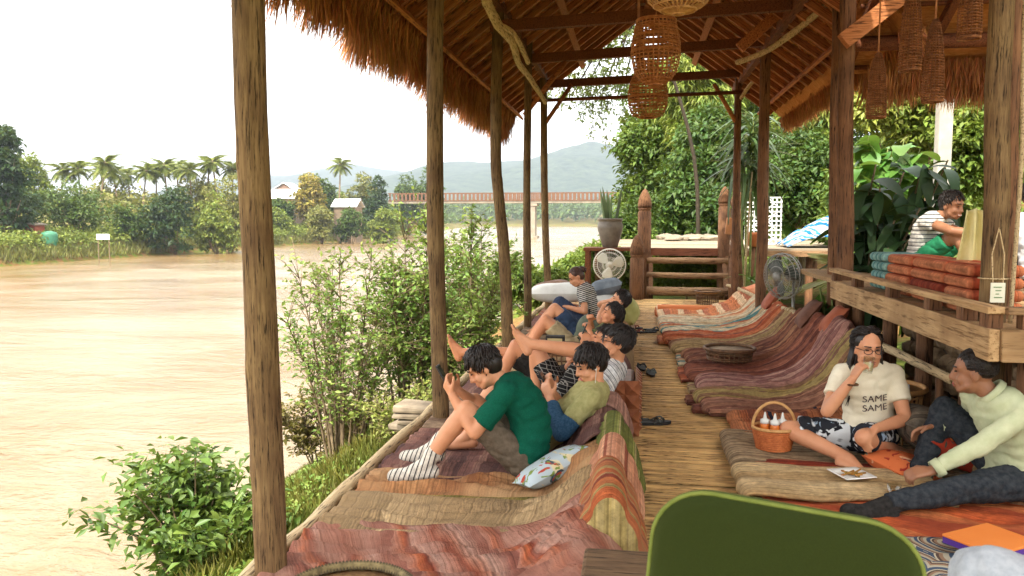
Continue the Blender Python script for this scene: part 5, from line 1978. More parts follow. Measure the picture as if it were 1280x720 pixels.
# white post in the garden, lattice screen, blue and white tarpaulin, clay pot with stakes
o = MB().box(at(1180, 155, 13.2) - V((0, 0, .9)), (.2, .2, 2.6)).build("garden_post", plain("whitewash", S(160, 158, 148), S(184, 182, 172), 4, .9, .2), None, bevel=.02)
props(o, "whitewashed square post standing in the greenery at the right", "post")


def lattice():
    a, b = at(931, 305, 19.0), at(977, 247, 19.0)
    root = thing("lattice_screen", ((a.x + b.x) / 2, 19.0, a.z), "white lattice screen standing on the terrace behind the spiky plant", "screen")
    w, h = b.x - a.x, b.z - a.z
    m = plain("white_lattice", S(226, 228, 224), S(236, 236, 232), 3, .7, 0)
    n = 9
    for i in range(n):
        x = a.x + w * i / (n - 1)
        MB().box((x, 19.0, a.z + h / 2), (.03, .02, h)).build("slat", m, root)
    for i in range(11):
        MB().box((a.x + w / 2, 18.98, a.z + h * i / 10), (w + .03, .018, .03)).build("slat", m, root)
    for i in range(8):
        for k in range(2):
            z = a.z + h * (i + .5) / 8
            MB().box((a.x + w * (.3 + .4 * k), 18.965, z), (.02, .012, h * .28), Matrix.Rotation(R(45 if (i + k) % 2 else -45), 3, 'Y')).build("slat", m, root)


lattice()
rows = []
for i in range(22):
    row = []
    for j in range(30):
        u, v = j / 29, i / 21
        x = 3.05 + u * 2.3
        y = 16.9 + v * 1.5
        z = .95 + .62 * max(0, math.sin(u * 3.0 + .1)) * (0.35 + .65 * math.sin(v * 3.1)) + .11 * n3(x * 2.2, y * 2.6, 1) + .05 * n3(x * 6, y * 6, 2)
        row.append((x, y, max(.955, z)))
    rows.append(row)
o = MB().grid(rows).build("tarpaulin", stripes("tarp_blue_white", [(0, S(168, 178, 188)), (.35, S(30, 110, 180)), (.6, S(170, 180, 190)), (.8, S(60, 130, 190))], (.7, .7, .2), .36, .25), None, True, solid=.01)
props(o, "crumpled blue and white tarpaulin lying on the terrace", "tarpaulin")
pc = at(942, 308, 15.9)
cp = thing("clay_pot", pc, "orange clay pot at the right end of the terrace edge", "pot")
MB().lathe([(.10, 0), (.13, .2), (.15, .22), (.15, .27), (.12, .27), (.1, .2)], pc, 16).build("pot", plain("terracotta", S(196, 112, 68), S(214, 134, 88), 6, .8, .1), cp, True)
MB().tube([pc + V((0, 0, -1.2)), pc], .06, 8).build("stand", W_pole, cp, True)
labs = ["thin bamboo stake left of the clay pot", "thin bamboo stake right of the clay pot"]
for k, px in enumerate((930, 951)):
    o = MB().tube([at(px - 1, 372, 14.9), at(px + 4, 300, 14.9), at(px + 10, 215, 14.9)], [.02, .018, .014], 6).build("bamboo_stake", W_rail, None, True)
    props(o, labs[k], "stake", "bamboo stakes")

# ================================================================== PEOPLE
SKIN = {}


def skin(name, c1, c2):
    t = NT(name)
    n = t.noise(t.coord("Object"), 5, 4)
    f = t.noise(t.coord("Object"), 160, 2)
    col = t.ramp(n.outputs[0], [(.35, c1), (.65, c2)])
    t.bump(f.outputs[0], .08, .002)
    t.bsdf.inputs["Subsurface Weight"].default_value = .12
    t.bsdf.inputs["Subsurface Radius"].default_value = (.012, .005, .003)
    return t.done(col, .5, .35)


sk1 = skin("skin_warm", S(194, 134, 98), S(210, 152, 116))
sk2 = skin("skin_tan", S(184, 120, 84), S(204, 142, 104))
sk3 = skin("skin_brown", S(142, 96, 70), S(164, 116, 86))
M_hair = plain("black_hair", S(22, 17, 15), S(40, 30, 25), 30, .42, .2, .45)
M_hairb = plain("brown_hair", S(58, 38, 30), S(84, 56, 44), 30, .45, .2, .4)
M_eye = plain("eye_dark", S(24, 18, 16), None, 3, .25, 0, .5)
M_eyew = plain("eye_white", S(214, 206, 198), None, 3, .3, 0, .5)
M_lip = plain("lips", S(172, 96, 84), S(182, 108, 94), 8, .5, 0, .3)


def remesh(mb, voxel, smooth=6, fac=.5, wr=0.0, wf=9.0, seed=0):
    me = make_mesh("tmp", mb.v, mb.f)
    o = bpy.data.objects.new("tmp", me)
    COL.objects.link(o)
    m = o.modifiers.new("r", 'REMESH'); m.mode = 'VOXEL'; m.voxel_size = voxel
    m2 = o.modifiers.new("s", 'SMOOTH'); m2.factor = fac; m2.iterations = smooth
    dg = bpy.context.evaluated_depsgraph_get()
    dg.update()
    out = bpy.data.meshes.new_from_object(o.evaluated_get(dg))
    bpy.data.objects.remove(o)
    bpy.data.meshes.remove(me)
    if wr:
        nv = len(out.vertices)
        co = np.empty(nv * 3, np.float32); out.vertices.foreach_get("co", co); co = co.reshape(-1, 3)
        no = np.empty(nv * 3, np.float32); out.vertices.foreach_get("normal", no); no = no.reshape(-1, 3)
        d = np.array([.55 * n3(c[0] * wf * .6 + seed, c[1] * wf * .6, c[2] * wf * .6) - 2.2 * max(0, .22 - abs(n3(c[0] * wf * .8, c[1] * wf * .8 + seed, c[2] * wf * 1.25))) - 1.4 * max(0, .14 - abs(n3(c[0] * wf * 1.7, c[1] * wf * 1.2, c[2] * wf * 1.5 + seed))) for c in co], np.float32)
        co += no * (d[:, None] * wr)
        out.vertices.foreach_set("co", co.ravel())
    out.polygons.foreach_set("use_smooth", [True] * len(out.polygons))
    out.update()
    return out


def put(name, me, mat, parent):
    "place a world-space mesh as a part of its thing"
    n = len(me.vertices)
    co = np.empty(n * 3, np.float32); me.vertices.foreach_get("co", co); co = co.reshape(-1, 3)
    c = np.array([(co[:, 0].min() + co[:, 0].max()) / 2, (co[:, 1].min() + co[:, 1].max()) / 2, co[:, 2].min()], np.float32)
    me.vertices.foreach_set("co", (co - c).ravel()); me.update()
    me.name = name
    me.materials.clear(); me.materials.append(mat)
    return link_mesh(name, me, None, parent, V([float(q) for q in c]))


def ik(a, b, l1, l2, pole):
    a, b, pole = V(a), V(b), V(pole)
    d = b - a
    D = min(d.length, (l1 + l2) * .998)
    t = d.normalized()
    b = a + t * D
    x = (l1 * l1 - l2 * l2 + D * D) / (2 * D)
    h = math.sqrt(max(0, l1 * l1 - x * x))
    p = pole - t * pole.dot(t)
    p.normalize()
    return a + t * x + p * h, b


def add_hand(mb, W, d, n, thumb, s=1.0, curl=.5, rr=.0088):
    d = V(d).normalized(); n = V(n); n = (n - d * n.dot(d)).normalized()
    side = d.cross(n) * thumb      # thumb side
    W = V(W)
    for k, (off, ln) in enumerate(((.030, .070), (.010, .080), (-.011, .074), (-.030, .056))):
        b = W + d * .088 * s + side * off * s
        mb.capsule(W + d * .005 + side * off * .5 * s, b, .015 * s, .0125 * s, 8)
        c1 = curl * (.8 + .12 * k); c2 = curl * 1.9
        d1 = d * math.cos(c1) + n * math.sin(c1)
        d2 = d * math.cos(c1 + c2) + n * math.sin(c1 + c2)
        m = b + d1 * ln * .52 * s
        mb.capsule(b, m, rr * s * 1.08, rr * s, 8)
        mb.capsule(m, m + d2 * ln * .5 * s, rr * s, rr * .85 * s, 8)
    b = W + d * .025 * s + side * .026 * s
    m = b + (d * .6 + side * .75 + n * .35).normalized() * .045 * s
    mb.capsule(b, m, .0135 * s, .0105 * s, 8)
    mb.capsule(m, m + (d * .9 + side * .1 + n * .5 * (1 if curl > .3 else .3)).normalized() * .036 * s, .0105 * s, .0088 * s, 8)


def person(label, pelvis, neck, head, face, hipr, shr, hands, epole, feet, kpole, toes, s=1.0, sk=None, vox=.009,
           top=None, top_m=None, bottom=None, bot_m=None, shoe_m=None, hairstyle="short", hair_m=None, glasses=False,
           hand_dir=None, palm=None, curl=(.6, .6), bend=(0, 0, 0), upv=(0, 0, 1), sleeve=.62, short_len=.8, collar=False, cat="person", open_eyes=False, build=1.0, seed=0, smile=False):
    random.seed(500 + seed)
    sk = sk or sk1
    P, N, H = V(pelvis), V(neck), V(head)
    f = V(face).normalized()
    u = V(upv); u = (u - f * u.dot(f)).normalized()
    r = f.cross(u).normalized()
    hipr, shr = V(hipr).normalized(), V(shr).normalized()
    root = thing("person", (P.x, P.y, P.z - .12), label, cat)
    spine = (N - P)
    ctrl = (P + N) / 2 + V(bend)
    bz = lambda t: P * (1 - t) ** 2 + ctrl * 2 * t * (1 - t) + N * t * t
    tg = lambda t: ((ctrl - P) * (1 - t) + (N - ctrl) * t).normalized()

    def torso(mb, inf, t0=0.0, t1=1.0):
        for t, w, d in ((0, .160, .118), (.14, .158, .115), (.28, .148, .110), (.42, .145, .108), (.56, .150, .110), (.70, .160, .112), (.82, .165, .105), (.92, .135, .085)):
            if t < t0 - .01 or t > t1 + .01:
                continue
            z = tg(t)
            x = hipr.lerp(shr, t); x = (x - z * x.dot(z)).normalized()
            y = z.cross(x)
            rot = Matrix((x, y, z)).transposed()
            mb.ell(bz(t), ((w * build + inf) * s, (d * build + inf) * s, .085 * s), rot, 18, 10)

    sh = [N - tg(1) * .055 * s + shr * .155 * s * k for k in (1, -1)]
    hp = [P + hipr * .088 * s * k for k in (1, -1)]
    L = dict(ua=.285 * s, fa=.25 * s, th=.425 * s, sh=.41 * s)
    arms, legs = [], []
    for i in (0, 1):
        e, w = ik(sh[i], hands[i], L['ua'], L['fa'], epole[i])
        arms.append((sh[i], e, w))
        k, a = ik(hp[i], feet[i], L['th'], L['sh'], kpole[i])
        legs.append((hp[i], k, a))

    # ---- body
    mb = MB()
    torso(mb, -.020 if top else 0)
    mb.capsule(N - tg(1) * .04 * s, H - u * .05 * s - f * .018 * s, .054 * s, .050 * s, 12)
    for i, (a, e, w) in enumerate(arms):
        mb.capsule(a, a.lerp(e, .55), (.042 if top else .05) * s, .045 * s, 12)
        mb.capsule(a.lerp(e, .5), e, .047 * s, .039 * s, 12)
        mb.capsule(e, e.lerp(w, .35), .039 * s, .040 * s, 12)
        mb.capsule(e.lerp(w, .35), w, .040 * s, .026 * s, 12)
        hd = V(hand_dir[i]) if hand_dir and hand_dir[i] is not None else (w - e)
        pn = V(palm[i]) if palm and palm[i] is not None else V((0, 0, -1))
        add_hand(mb, w, hd, pn, 1 if i == 0 else -1, s, curl[i], .0095 if vox < .0095 else .0115)
    for i, (a, k, b) in enumerate(legs):
        mb.capsule(a, a.lerp(k, .5), .083 * s * build, .070 * s * build, 14)
        mb.capsule(a.lerp(k, .5), k, .070 * s * build, .055 * s, 14)
        mb.capsule(k, k.lerp(b, .32), .053 * s, .056 * s, 14)
        cb = (k - b).normalized()
        mb.capsule(k.lerp(b, .3), b, .055 * s, .036 * s, 14)
        t = V(toes[i]).normalized()
        dn = -(cb - t * cb.dot(t)).normalized()
        heel = b + dn * .045 * s - t * .035 * s
        ball = b + dn * .055 * s + t * .12 * s
        mb.capsule(heel, ball, .034 * s, .030 * s, 10)
        mb.capsule(b, ball, .036 * s, .022 * s, 10)
        sd_ = t.cross(dn)
        for q in range(5):
            o_ = sd_ * (.028 - .014 * q) * s
            mb.capsule(ball + o_ * .9, ball + o_ * 1.1 + t * (.062 - .006 * abs(q - 1.0)) * s, .0135 * s, .011 * s, 7)
    # head
    rot = Matrix((r, f, u)).transposed()
    hh = lambda x, y, z: H + (r * x + f * y + u * z) * s
    mb.ell(hh(0, -.008, .028), (.074 * s, .094 * s, .092 * s), rot, 20, 14)
    mb.ell(hh(0, .020, -.045), (.060 * s, .066 * s, .072 * s), rot, 18, 12)
    mb.ell(hh(0, .060, -.098), (.026 * s, .022 * s, .020 * s), rot, 10, 8)
    for q in (1, -1):
        mb.ell(hh(q * .038, .056, -.040), (.024 * s, .026 * s, .026 * s), rot, 10, 8)
        mb.capsule(hh(q * .012, .083, .024), hh(q * .045, .070, .024), .012 * s, .010 * s, 8)
        mb.ell(hh(q * .074, -.008, -.012), (.011 * s, .021 * s, .033 * s), rot, 10, 8)
        mb.capsule(hh(q * .05, .03, -.07), hh(q * .03, .06, -.092), .018 * s, .016 * s, 8)
        mb.ell(hh(q * .012, .092, -.040), (.010 * s, .012 * s, .009 * s), rot, 8, 6)
    mb.capsule(hh(0, .086, .012), hh(0, .106, -.036), .009 * s, .013 * s, 8)
    mb.ell(hh(0, .084, -.066), (.024 * s, .014 * s, .008 * s), rot, 10, 6)
    mb.ell(hh(0, .080, -.080), (.021 * s, .014 * s, .009 * s), rot, 10, 6)
    body = put("body", remesh(mb, vox, 3, .4), sk, root)
    # eyes, brows, lips
    for q in (1, -1):
        MB().ell(hh(q * .031, .0825, .002), (.0125 * s, .0075 * s, .0040 * s), rot, 10, 6).build("eye", M_eyew if open_eyes else M_eye, root, True)
        if open_eyes:
            MB().ell(hh(q * .031, .0868, .002), (.0065 * s, .0035 * s, .0060 * s), rot, 8, 6).build("iris", M_eye, root, True)
        MB().capsule(hh(q * .016, .0945, .024), hh(q * .047, .0795, .026), .0046 * s, .0032 * s, 6).build("eyebrow", hair_m or M_hair, root, True)
    if smile:
        MB().ell(hh(0, .092, -.070), (.024 * s, .008 * s, .008 * s), rot, 10, 6).build("teeth", M_eyew, root, True)
    MB().ell(hh(0, .0935, -.067), (.021 * s, .006 * s, .0048 * s), rot, 10, 6).ell(hh(0, .090, -.0785), (.018 * s, .006 * s, .0052 * s), rot, 10, 6).build("lips", M_lip, root, True)
    if glasses:
        mg = MB()
        for q in (1, -1):
            cc = hh(q * .033, .104, .0)
            mg.tube([cc + (r * math.cos(a) * .025 + u * math.sin(a) * .017) * s for a in [2 * math.pi * i / 18 for i in range(19)]], .0022 * s, 5, False)
            mg.tube([hh(q * .058, .102, .006), hh(q * .080, .03, .006), hh(q * .080, -.02, 0)], .002 * s, 4)
        mg.tube([hh(-.009, .105, .004), hh(.009, .105, .004)], .0022 * s, 4)
        mg.build("glasses", plain("dark_frame", S(44, 32, 28), None, 3, .3, 0, .5), root, True)

    # ---- hair
    if hairstyle:
        hm = hair_m or M_hair
        hb = MB()
        hb.ell(hh(0, -.020, .040), (.0815 * s, .0935 * s, .0895 * s), rot, 22, 14)
        if hairstyle != "crop":
            hb.ell(hh(0, -.045, .005), (.079 * s, .068 * s, .085 * s), rot, 18, 12)
        nst = 1300 if vox < .0095 else 550
        C0, RD = V((0, -.016, .036)), V((.080, .094, .0895))
        for i in range(nst):
            a = random.uniform(0, 6.283); z = random.uniform(-.35, 1)
            q = math.sqrt(max(0, 1 - z * z))
            d = V((math.cos(a) * q, math.sin(a) * q, z))
            if d.y > .42 and d.z < .46:
                continue
            if d.y > .05 and d.z < .0:
                continue
            ln = {"short": .55, "crop": .22, "mop": .85, "long": .8, "bun": .5}[hairstyle] * random.uniform(.6, 1.15)
            # combed away from a whorl at the back of the crown
            fl_ = d - V((.15, -.55, .80)) + V((random.gauss(0, .22), random.gauss(0, .22), -.25))
            if hairstyle == "bun":
                fl_ = V((0, -1, .1)) + V((random.gauss(0, .08),) * 3)
            if hairstyle == 'long':
                if d.y > .30 and d.z < .70:
                    continue
                fl_ = V((math.copysign(1, d.x), -.35, -.35)) + V((random.gauss(0, .1),) * 3)
            fl_ = (fl_ - d * fl_.dot(d)).normalized()
            lift = random.uniform(1.02, 1.16) + (random.random() < .12) * .12 if hairstyle not in ("crop", "bun") else random.uniform(1.0, 1.03)
            pts_ = []
            for k_ in range(4):
                e_ = (d + fl_ * ln * k_ / 3).normalized()
                e_ = e_ * (1.0 + (lift - 1.0) * math.sin(k_ / 3 * 2.4))
                pts_.append(hh(C0.x + e_.x * RD.x, C0.y + e_.y * RD.y, C0.z + e_.z * RD.z))
            hb.tube(pts_, [.0036 * s, .0042 * s, .0032 * s, .0005 * s], 4)
        if hairstyle == "long":
            for i in range(90):
                x = random.uniform(-.085, .085)
                y0_ = -.07 + .05 * abs(x) / .085 + random.uniform(-.02, .03)
                ln = random.uniform(.20, .30)
                k = .03 if x > 0 else -.03
                hb.tube([hh(x * .9, y0_, .02), hh(x * 1.12, y0_ - .01, -.08), hh(x * 1.25 + k * .3, y0_ + .02, -.08 - ln * .6), hh(x * 1.2 + k + random.uniform(-.015, .015), y0_ + .0, -.08 - ln)], [.012 * s, .011 * s, .009 * s, .001], 4)
        if hairstyle == "bun":
            hb.ell(hh(0, -.115, .045), (.042 * s, .042 * s, .042 * s), rot, 12, 8)
            for i in range(40):
                d = V((random.gauss(0, 1), random.gauss(0, 1), random.gauss(0, 1))).normalized()
                c0 = V((0, -.115, .045))
                t_ = d.cross(V((random.gauss(0, 1), random.gauss(0, 1), random.gauss(0, 1)))).normalized()
                hb.tube([hh(*(c0 + d * .040)), hh(*(c0 + d * .046 + t_ * .02)), hh(*(c0 + d * .04 + t_ * .045))], [.005 * s, .005 * s, .001], 4)
        hb.build("hair", hm, root, True)

    # ---- clothes
    if top:
        mb = MB()
        torso(mb, .017, .06, .96)
        mb.ell(bz(.02), ((.182 * build) * s, (.145 * build) * s, .08 * s), Matrix((hipr, tg(0).cross(hipr), tg(0))).transposed(), 18, 8)
        for i, (a, e, w) in enumerate(arms):
            mb.capsule(N - tg(1) * .045 * s, a, .070 * s, .073 * s, 12)
            if top == "tee":
                q = a.lerp(e, sleeve)
                mb.tube([a.lerp(e, -.04), a.lerp(e, .2), q], [.070 * s, .068 * s, .069 * s], 16)
            else:
                mb.capsule(a, e, .064 * s, .050 * s, 14)
                mb.tube([e.lerp(a, .06), e, e.lerp(w, .5), e.lerp(w, .93)], [.053 * s, .055 * s, .052 * s, .041 * s], 14)
        if collar:
            mb.tube([N - tg(1) * .06 * s, N - tg(1) * .01 * s, N + (H - N) * .12], [.098 * s, .080 * s, .070 * s], 14)
        if collar:
            ax_ = (H - N).normalized(); x_ = ax_.cross(f).normalized(); y_ = x_.cross(ax_)
            rows_ = []
            for (rr_, up_) in ((.066, .035), (.070, .052), (.078, .050), (.088, .022)):
                rows_.append([N - (H - N) * .12 + (x_ * math.sin(a_) * rr_ * 1.02 + y_ * math.cos(a_) * rr_ * .95 + ax_ * (up_ + .012 * math.cos(a_ + math.pi))) * s for a_ in [R(26 + 308 * i / 24) for i in range(25)]])
            MB().grid(rows_).build('collar', top_m, root, True, solid=.004)
            for a, e, w in arms:
                MB().tube([e.lerp(w, .80), e.lerp(w, .97)], [.045 * s, .043 * s], 16, False).build('cuff', top_m, root, True, solid=.004)
        shirt = put("shirt", remesh(mb, max(.011, vox * 1.15), 5, .5, .013 * s, 8.5, seed), top_m, root)
    else:
        shirt = None
    if bottom:
        mb = MB()
        torso(mb, .014, 0, .14)
        mb.ell(P - tg(0) * .04 * s, (.168 * s * build, .125 * s * build, .08 * s), Matrix((hipr, tg(0).cross(hipr), tg(0))).transposed(), 18, 10)
        for a, k, b in legs:
            q = a.lerp(k, short_len if bottom == "shorts" else 1.0)
            mb.capsule(a, a.lerp(k, .3), .098 * s * build, .094 * s * build, 16)
            if bottom == "shorts":
                mb.tube([a.lerp(k, .2), a.lerp(k, .5), q], [.096 * s * build, .092 * s * build, .090 * s * build], 16)
            else:
                mb.capsule(a.lerp(k, .25), k, .093 * s * build, .072 * s, 16)
                mb.tube([k.lerp(a, .05), k, k.lerp(b, .5), k.lerp(b, .96)], [.072 * s, .073 * s, .068 * s, .056 * s], 14)
        put("shorts" if bottom == "shorts" else "trousers", remesh(mb, max(.011, vox * 1.15), 5, .5, .020 * s, 9.0, seed + 3), bot_m, root)
    if shoe_m:
        for i, (a, k, b) in enumerate(legs):
            mb = MB()
            cb = (k - b).normalized(); t = V(toes[i]).normalized()
            dn = -(cb - t * cb.dot(t)).normalized()
            mb.capsule(b.lerp(k, .22), b, .049 * s, .044 * s, 12)
            mb.capsule(b + dn * .045 * s - t * .035 * s, b + dn * .052 * s + t * .185 * s, .045 * s, .043 * s, 12)
            mb.capsule(b, b + dn * .05 * s + t * .13 * s, .043 * s, .033 * s, 12)
            put("sock", remesh(mb, .008, 4), shoe_m, root)
    return dict(root=root, arms=arms, legs=legs, shirt=shirt, hh=hh, f=f, u=u, r=r, N=N, P=P, bz=bz, tg=tg)


def phone(label, c, nrm, up, parent=None):
    c, n, u_ = V(c), V(nrm).normalized(), V(up)
    u_ = (u_ - n * u_.dot(n)).normalized()
    x = u_.cross(n)
    rot = Matrix((x, u_, n)).transposed()
    root = thing("phone", c, label, "phone")
    MB().box(c, (.072, .148, .009), rot).build("case", plain("phone_black", S(24, 24, 26), None, 3, .35, 0, .5), root, bevel=.003)
    MB().box(c + n * .0052, (.064, .134, .002), rot).build("screen", plain("phone_screen", S(30, 40, 48), None, 3, .1, 0, .6), root)


sock_m = stripes("striped_socks", [(0, S(222, 220, 212)), (.62, S(60, 58, 62)), (.85, S(222, 220, 212))], (.94, .0, -.30), .026, 0, .9, 220, .2)
green_m = plain("green_knit", S(12, 74, 58), S(18, 88, 68), 160, .95, .35, .1)
shorts_m = plain("brown_grey_cotton", S(84, 74, 62), S(106, 94, 80), 30, .95, .3, .1)
olive_m = plain("olive_cotton", S(146, 142, 92), S(166, 160, 110), 30, .95, .3, .1)
denim_m = plain("blue_denim", S(38, 66, 92), S(58, 88, 112), 80, .9, .3, .15)
navy_m = plain("navy_denim", S(46, 56, 78), S(64, 76, 100), 60, .9, .3, .15)
black_m = plain("black_cotton", S(34, 33, 32), S(52, 50, 48), 40, .95, .3, .1)
nX, pX, nY, pY, pZ = V((-1, 0, 0)), V((1, 0, 0)), V((0, -1, 0)), V((0, 1, 0)), V((0, 0, 1))

# facing the river (-X): right hand side is +Y
# 1. person in the green shirt
p1 = person("person in dark green shirt and striped socks hunched over a phone", (-.62, 4.42, .165), (-.735, 4.42, .585), (-.84, 4.40, .672), (-.80, -.12, -.52), pY, pY,
            [(-1.005, 4.50, .505), (-1.00, 4.30, .52)], [V((-.3, .5, -1)), V((-.25, -.3, -1))], [(-1.20, 4.62, .125), (-1.155, 4.27, .13)], [V((-.25, .12, 1)), V((-.25, -.1, 1))],
            [V((-.95, .05, -.10)), V((-.95, -.12, -.10))], .98, sk1, .0075, "tee", green_m, "shorts", shorts_m, sock_m, "mop", None,
            hand_dir=[V((-.5, -.4, .5)), V((-.45, .35, .6))], palm=[V((.5, -.6, .3)), V((.5, .6, .3))], curl=(.55, .55), bend=(.19, 0, .04), upv=(-.3, 0, 1), sleeve=.78, short_len=.70, seed=1)
phone("black phone held by the person in the green shirt", (-1.075, 4.40, .61), (.75, 0, .45), (-.5, 0, .85))
# 2. person in the olive shirt with earphones
p2 = person("person in olive shirt with white earphones reclining behind the green shirt", (-.56, 5.0, .17), (-.225, 5.0, .465), (-.268, 4.97, .605), (-.86, -.36, -.34), pY, V((.05, 1, 0)),
            [(-.525, 5.08, .40), (-.515, 4.90, .385)], [V((.1, .5, -1)), V((.25, -.65, -.7))], [(-1.12, 5.18, .12), (-1.05, 4.92, .12)], [V((-.1, .15, 1)), V((-.1, 0, 1))],
            [V((-.97, 0, -.08)), V((-.97, 0, -.08))], 1.0, sk1, .0075, "tee", olive_m, "shorts", black_m, None, "mop", None,
            hand_dir=[V((-.3, -.3, .8)), V((-.35, .35, .75))], palm=[V((.3, -.8, .2)), V((.3, .8, .2))], curl=(.5, .5), bend=(.05, 0, -.07), upv=(.15, 0, 1), sleeve=.66, seed=2)
phone("phone in pale case held by the person in the olive shirt", (-.555, 4.99, .475), (.75, -.1, .45), (-.45, 0, .85))
a_, e_, w_ = p2['arms'][1]
mb = MB().capsule(a_.lerp(e_, .5), e_, .062, .058, 12).tube([e_.lerp(a_, .05), e_, e_.lerp(w_, .45), e_.lerp(w_, .88)], [.056, .058, .055, .045], 12)
put("denim_sleeve", remesh(mb, .010, 4, .5, .008, 9), denim_m, p2['root'])
h2 = p2['hh']
for q in (1, -1):
    MB().tube(smoothpath([h2(q * .08, .0, -.02), h2(q * .078, .03, -.09), h2(q * .05, .05, -.17), h2(q * .01, .06, -.24)], 5), .0022, 5).build("earphone_cable", M_white, p2['root'], True)
    MB().ell(h2(q * .082, .004, -.015), (.008, .008, .010), None, 8, 6).build("earbud", M_white, p2['root'], True)

# 3. person in the striped white shirt, legs crossed in the air
str_m = stripes("shirt_white_fine_stripe", [(0, S(212, 216, 220)), (.82, S(70, 74, 86)), (.95, S(212, 216, 220))], (.80, .35, .5), .034, .0, .9, 220, .2)
chk = NT("black_checked_cotton")
cc_ = chk.new("ShaderNodeTexCoord").outputs["Object"]
def _band(ax):
    d_ = chk.new("ShaderNodeVectorMath", operation='DOT_PRODUCT'); chk.link(cc_, d_.inputs[0]); d_.inputs[1].default_value = ax
    return chk.math('GREATER_THAN', chk.math('FRACT', chk.math('DIVIDE', chk.math('ADD', d_.outputs["Value"], 5.0), .030)), .86)
chk_m = chk.done(chk.mix(chk.math('MAXIMUM', _band((.2, .1, 1)), _band((.7, .75, 0))), S(32, 31, 31), S(130, 126, 120)), .95, .1)
p3 = person("person in striped white shirt and checked shorts lying with one leg crossed high", (-.50, 5.62, .20), (-.115, 5.60, .50), (-.115, 5.56, .655), (-.93, -.10, .12), pY, pY,
            [(-.40, 5.78, .46), (-.36, 5.46, .40)], [V((.3, .6, -.6)), V((.3, -.7, -.6))], [(-.70, 5.80, .14), (-.715, 5.50, .635)], [V((-.2, .1, 1)), V((.6, 0, 1))],
            [V((-.95, 0, -.1)), V((-.45, 0, .85))], 1.0, sk1, .0085, "tee", str_m, "shorts", chk_m, None, "mop", None, glasses=True,
            bend=(.05, 0, -.05), upv=(.1, 0, 1), seed=3, short_len=.72)

# 4. person behind, holding a phone up
p4 = person("person in black shirt holding a phone up behind the striped white shirt", (-.66, 6.35, .19), (-.21, 6.28, .42), (-.235, 6.24, .56), (-.80, -.15, .35), pY, pY,
            [(-.40, 6.36, .50), (-.38, 6.18, .50)], [V((0, .6, -.6)), V((.1, -.6, -.6))], [(-1.42, 6.46, .40), (-1.10, 6.22, .14)], [V((-.1, .1, 1)), V((-.1, 0, 1))],
            [V((-.35, 0, .92)), V((-.95, 0, -.1))], .98, sk2, .0095, "tee", black_m, "shorts", black_m, None, "short", None,
            hand_dir=[V((.05, -.3, 1)), V((.05, .3, 1))], palm=[V((-.2, -.9, 0)), V((-.2, .9, 0))], bend=(.05, 0, -.05), upv=(.4, 0, 1), seed=4)
phone("phone held up by the person in black behind the striped shirt", (-.40, 6.27, .62), (.7, 0, -.3), (.2, 0, 1))

# 5. person in the camouflage shirt
camo = floral("camouflage_cotton", S(96, 100, 62), [(.52, S(60, 66, 42)), (.56, S(150, 142, 100)), (.6, S(44, 44, 34))])
p5 = person("person in camouflage shirt looking up, nearer of the far reclining pair", (-.62, 8.15, .18), (-.20, 8.1, .42), (-.225, 8.06, .555), (-.86, -.25, .30), pY, pY,
            [(-.45, 8.25, .46), (-.44, 7.9, .40)], [V((0, .6, -.6)), V((.1, -.6, -.6))], [(-1.15, 8.25, .14), (-1.10, 8.0, .14)], [V((-.1, .1, 1)), V((-.1, 0, 1))],
            [V((-.95, 0, -.1)), V((-.95, 0, -.1))], .98, sk2, .011, "tee", camo, "shorts", plain("khaki_cotton", S(150, 134, 100), S(168, 152, 118), 30), None, "short", None, bend=(.05, 0, -.05), upv=(.4, 0, 1), seed=5)

# 6. person farther, arm bent to the face, navy shorts
p6 = person("person in navy shorts with a hand at the face, farther of the reclining pair", (-.62, 9.25, .18), (-.17, 9.2, .44), (-.165, 9.16, .585), (-.88, -.2, .28), pY, pY,
            [(-.30, 9.33, .56), (-.34, 9.02, .54)], [V((-.5, .6, .1)), V((-.6, -.5, .2))], [(-1.22, 9.35, .14), (-1.12, 9.05, .14)], [V((-.1, .1, 1)), V((-.1, 0, 1))],
            [V((-.95, 0, -.1)), V((-.95, 0, -.1))], 1.02, sk1, .011, "tee", black_m, "shorts", plain("navy_cotton", S(34, 52, 78), S(48, 68, 94), 30), None, "short", None,
            hand_dir=[V((.5, 0, .4)), V((.6, 0, .3))], bend=(.05, 0, -.05), upv=(.4, 0, 1), seed=6)

# 7. woman with the hair bun, striped top and jeans
bw = stripes("black_white_stripe_top", [(0, S(206, 206, 202)), (.5, S(40, 40, 46))], (.3, .1, .95), .024, .0, .9, 220, .1)
p7 = person("woman with hair bun in black and white striped top and blue jeans", (-.62, 10.25, .19), (-.66, 10.25, .66), (-.745, 10.22, .775), (-.80, -.30, -.45), pY, V((.1, 1, 0)),
            [(-.86, 10.3, .42), (-.84, 10.08, .40)], [V((.4, .5, -.8)), V((.5, -.5, -.7))], [(-1.22, 10.35, .12), (-1.16, 10.1, .12)], [V((-.1, .1, 1)), V((-.1, 0, 1))],
            [V((-.95, 0, -.1)), V((-.95, 0, -.1))], 1.0, sk1, .011, "tee", bw, "trousers", navy_m, None, "bun", M_hairb, bend=(.10, 0, 0), upv=(-.3, 0, 1), seed=7)
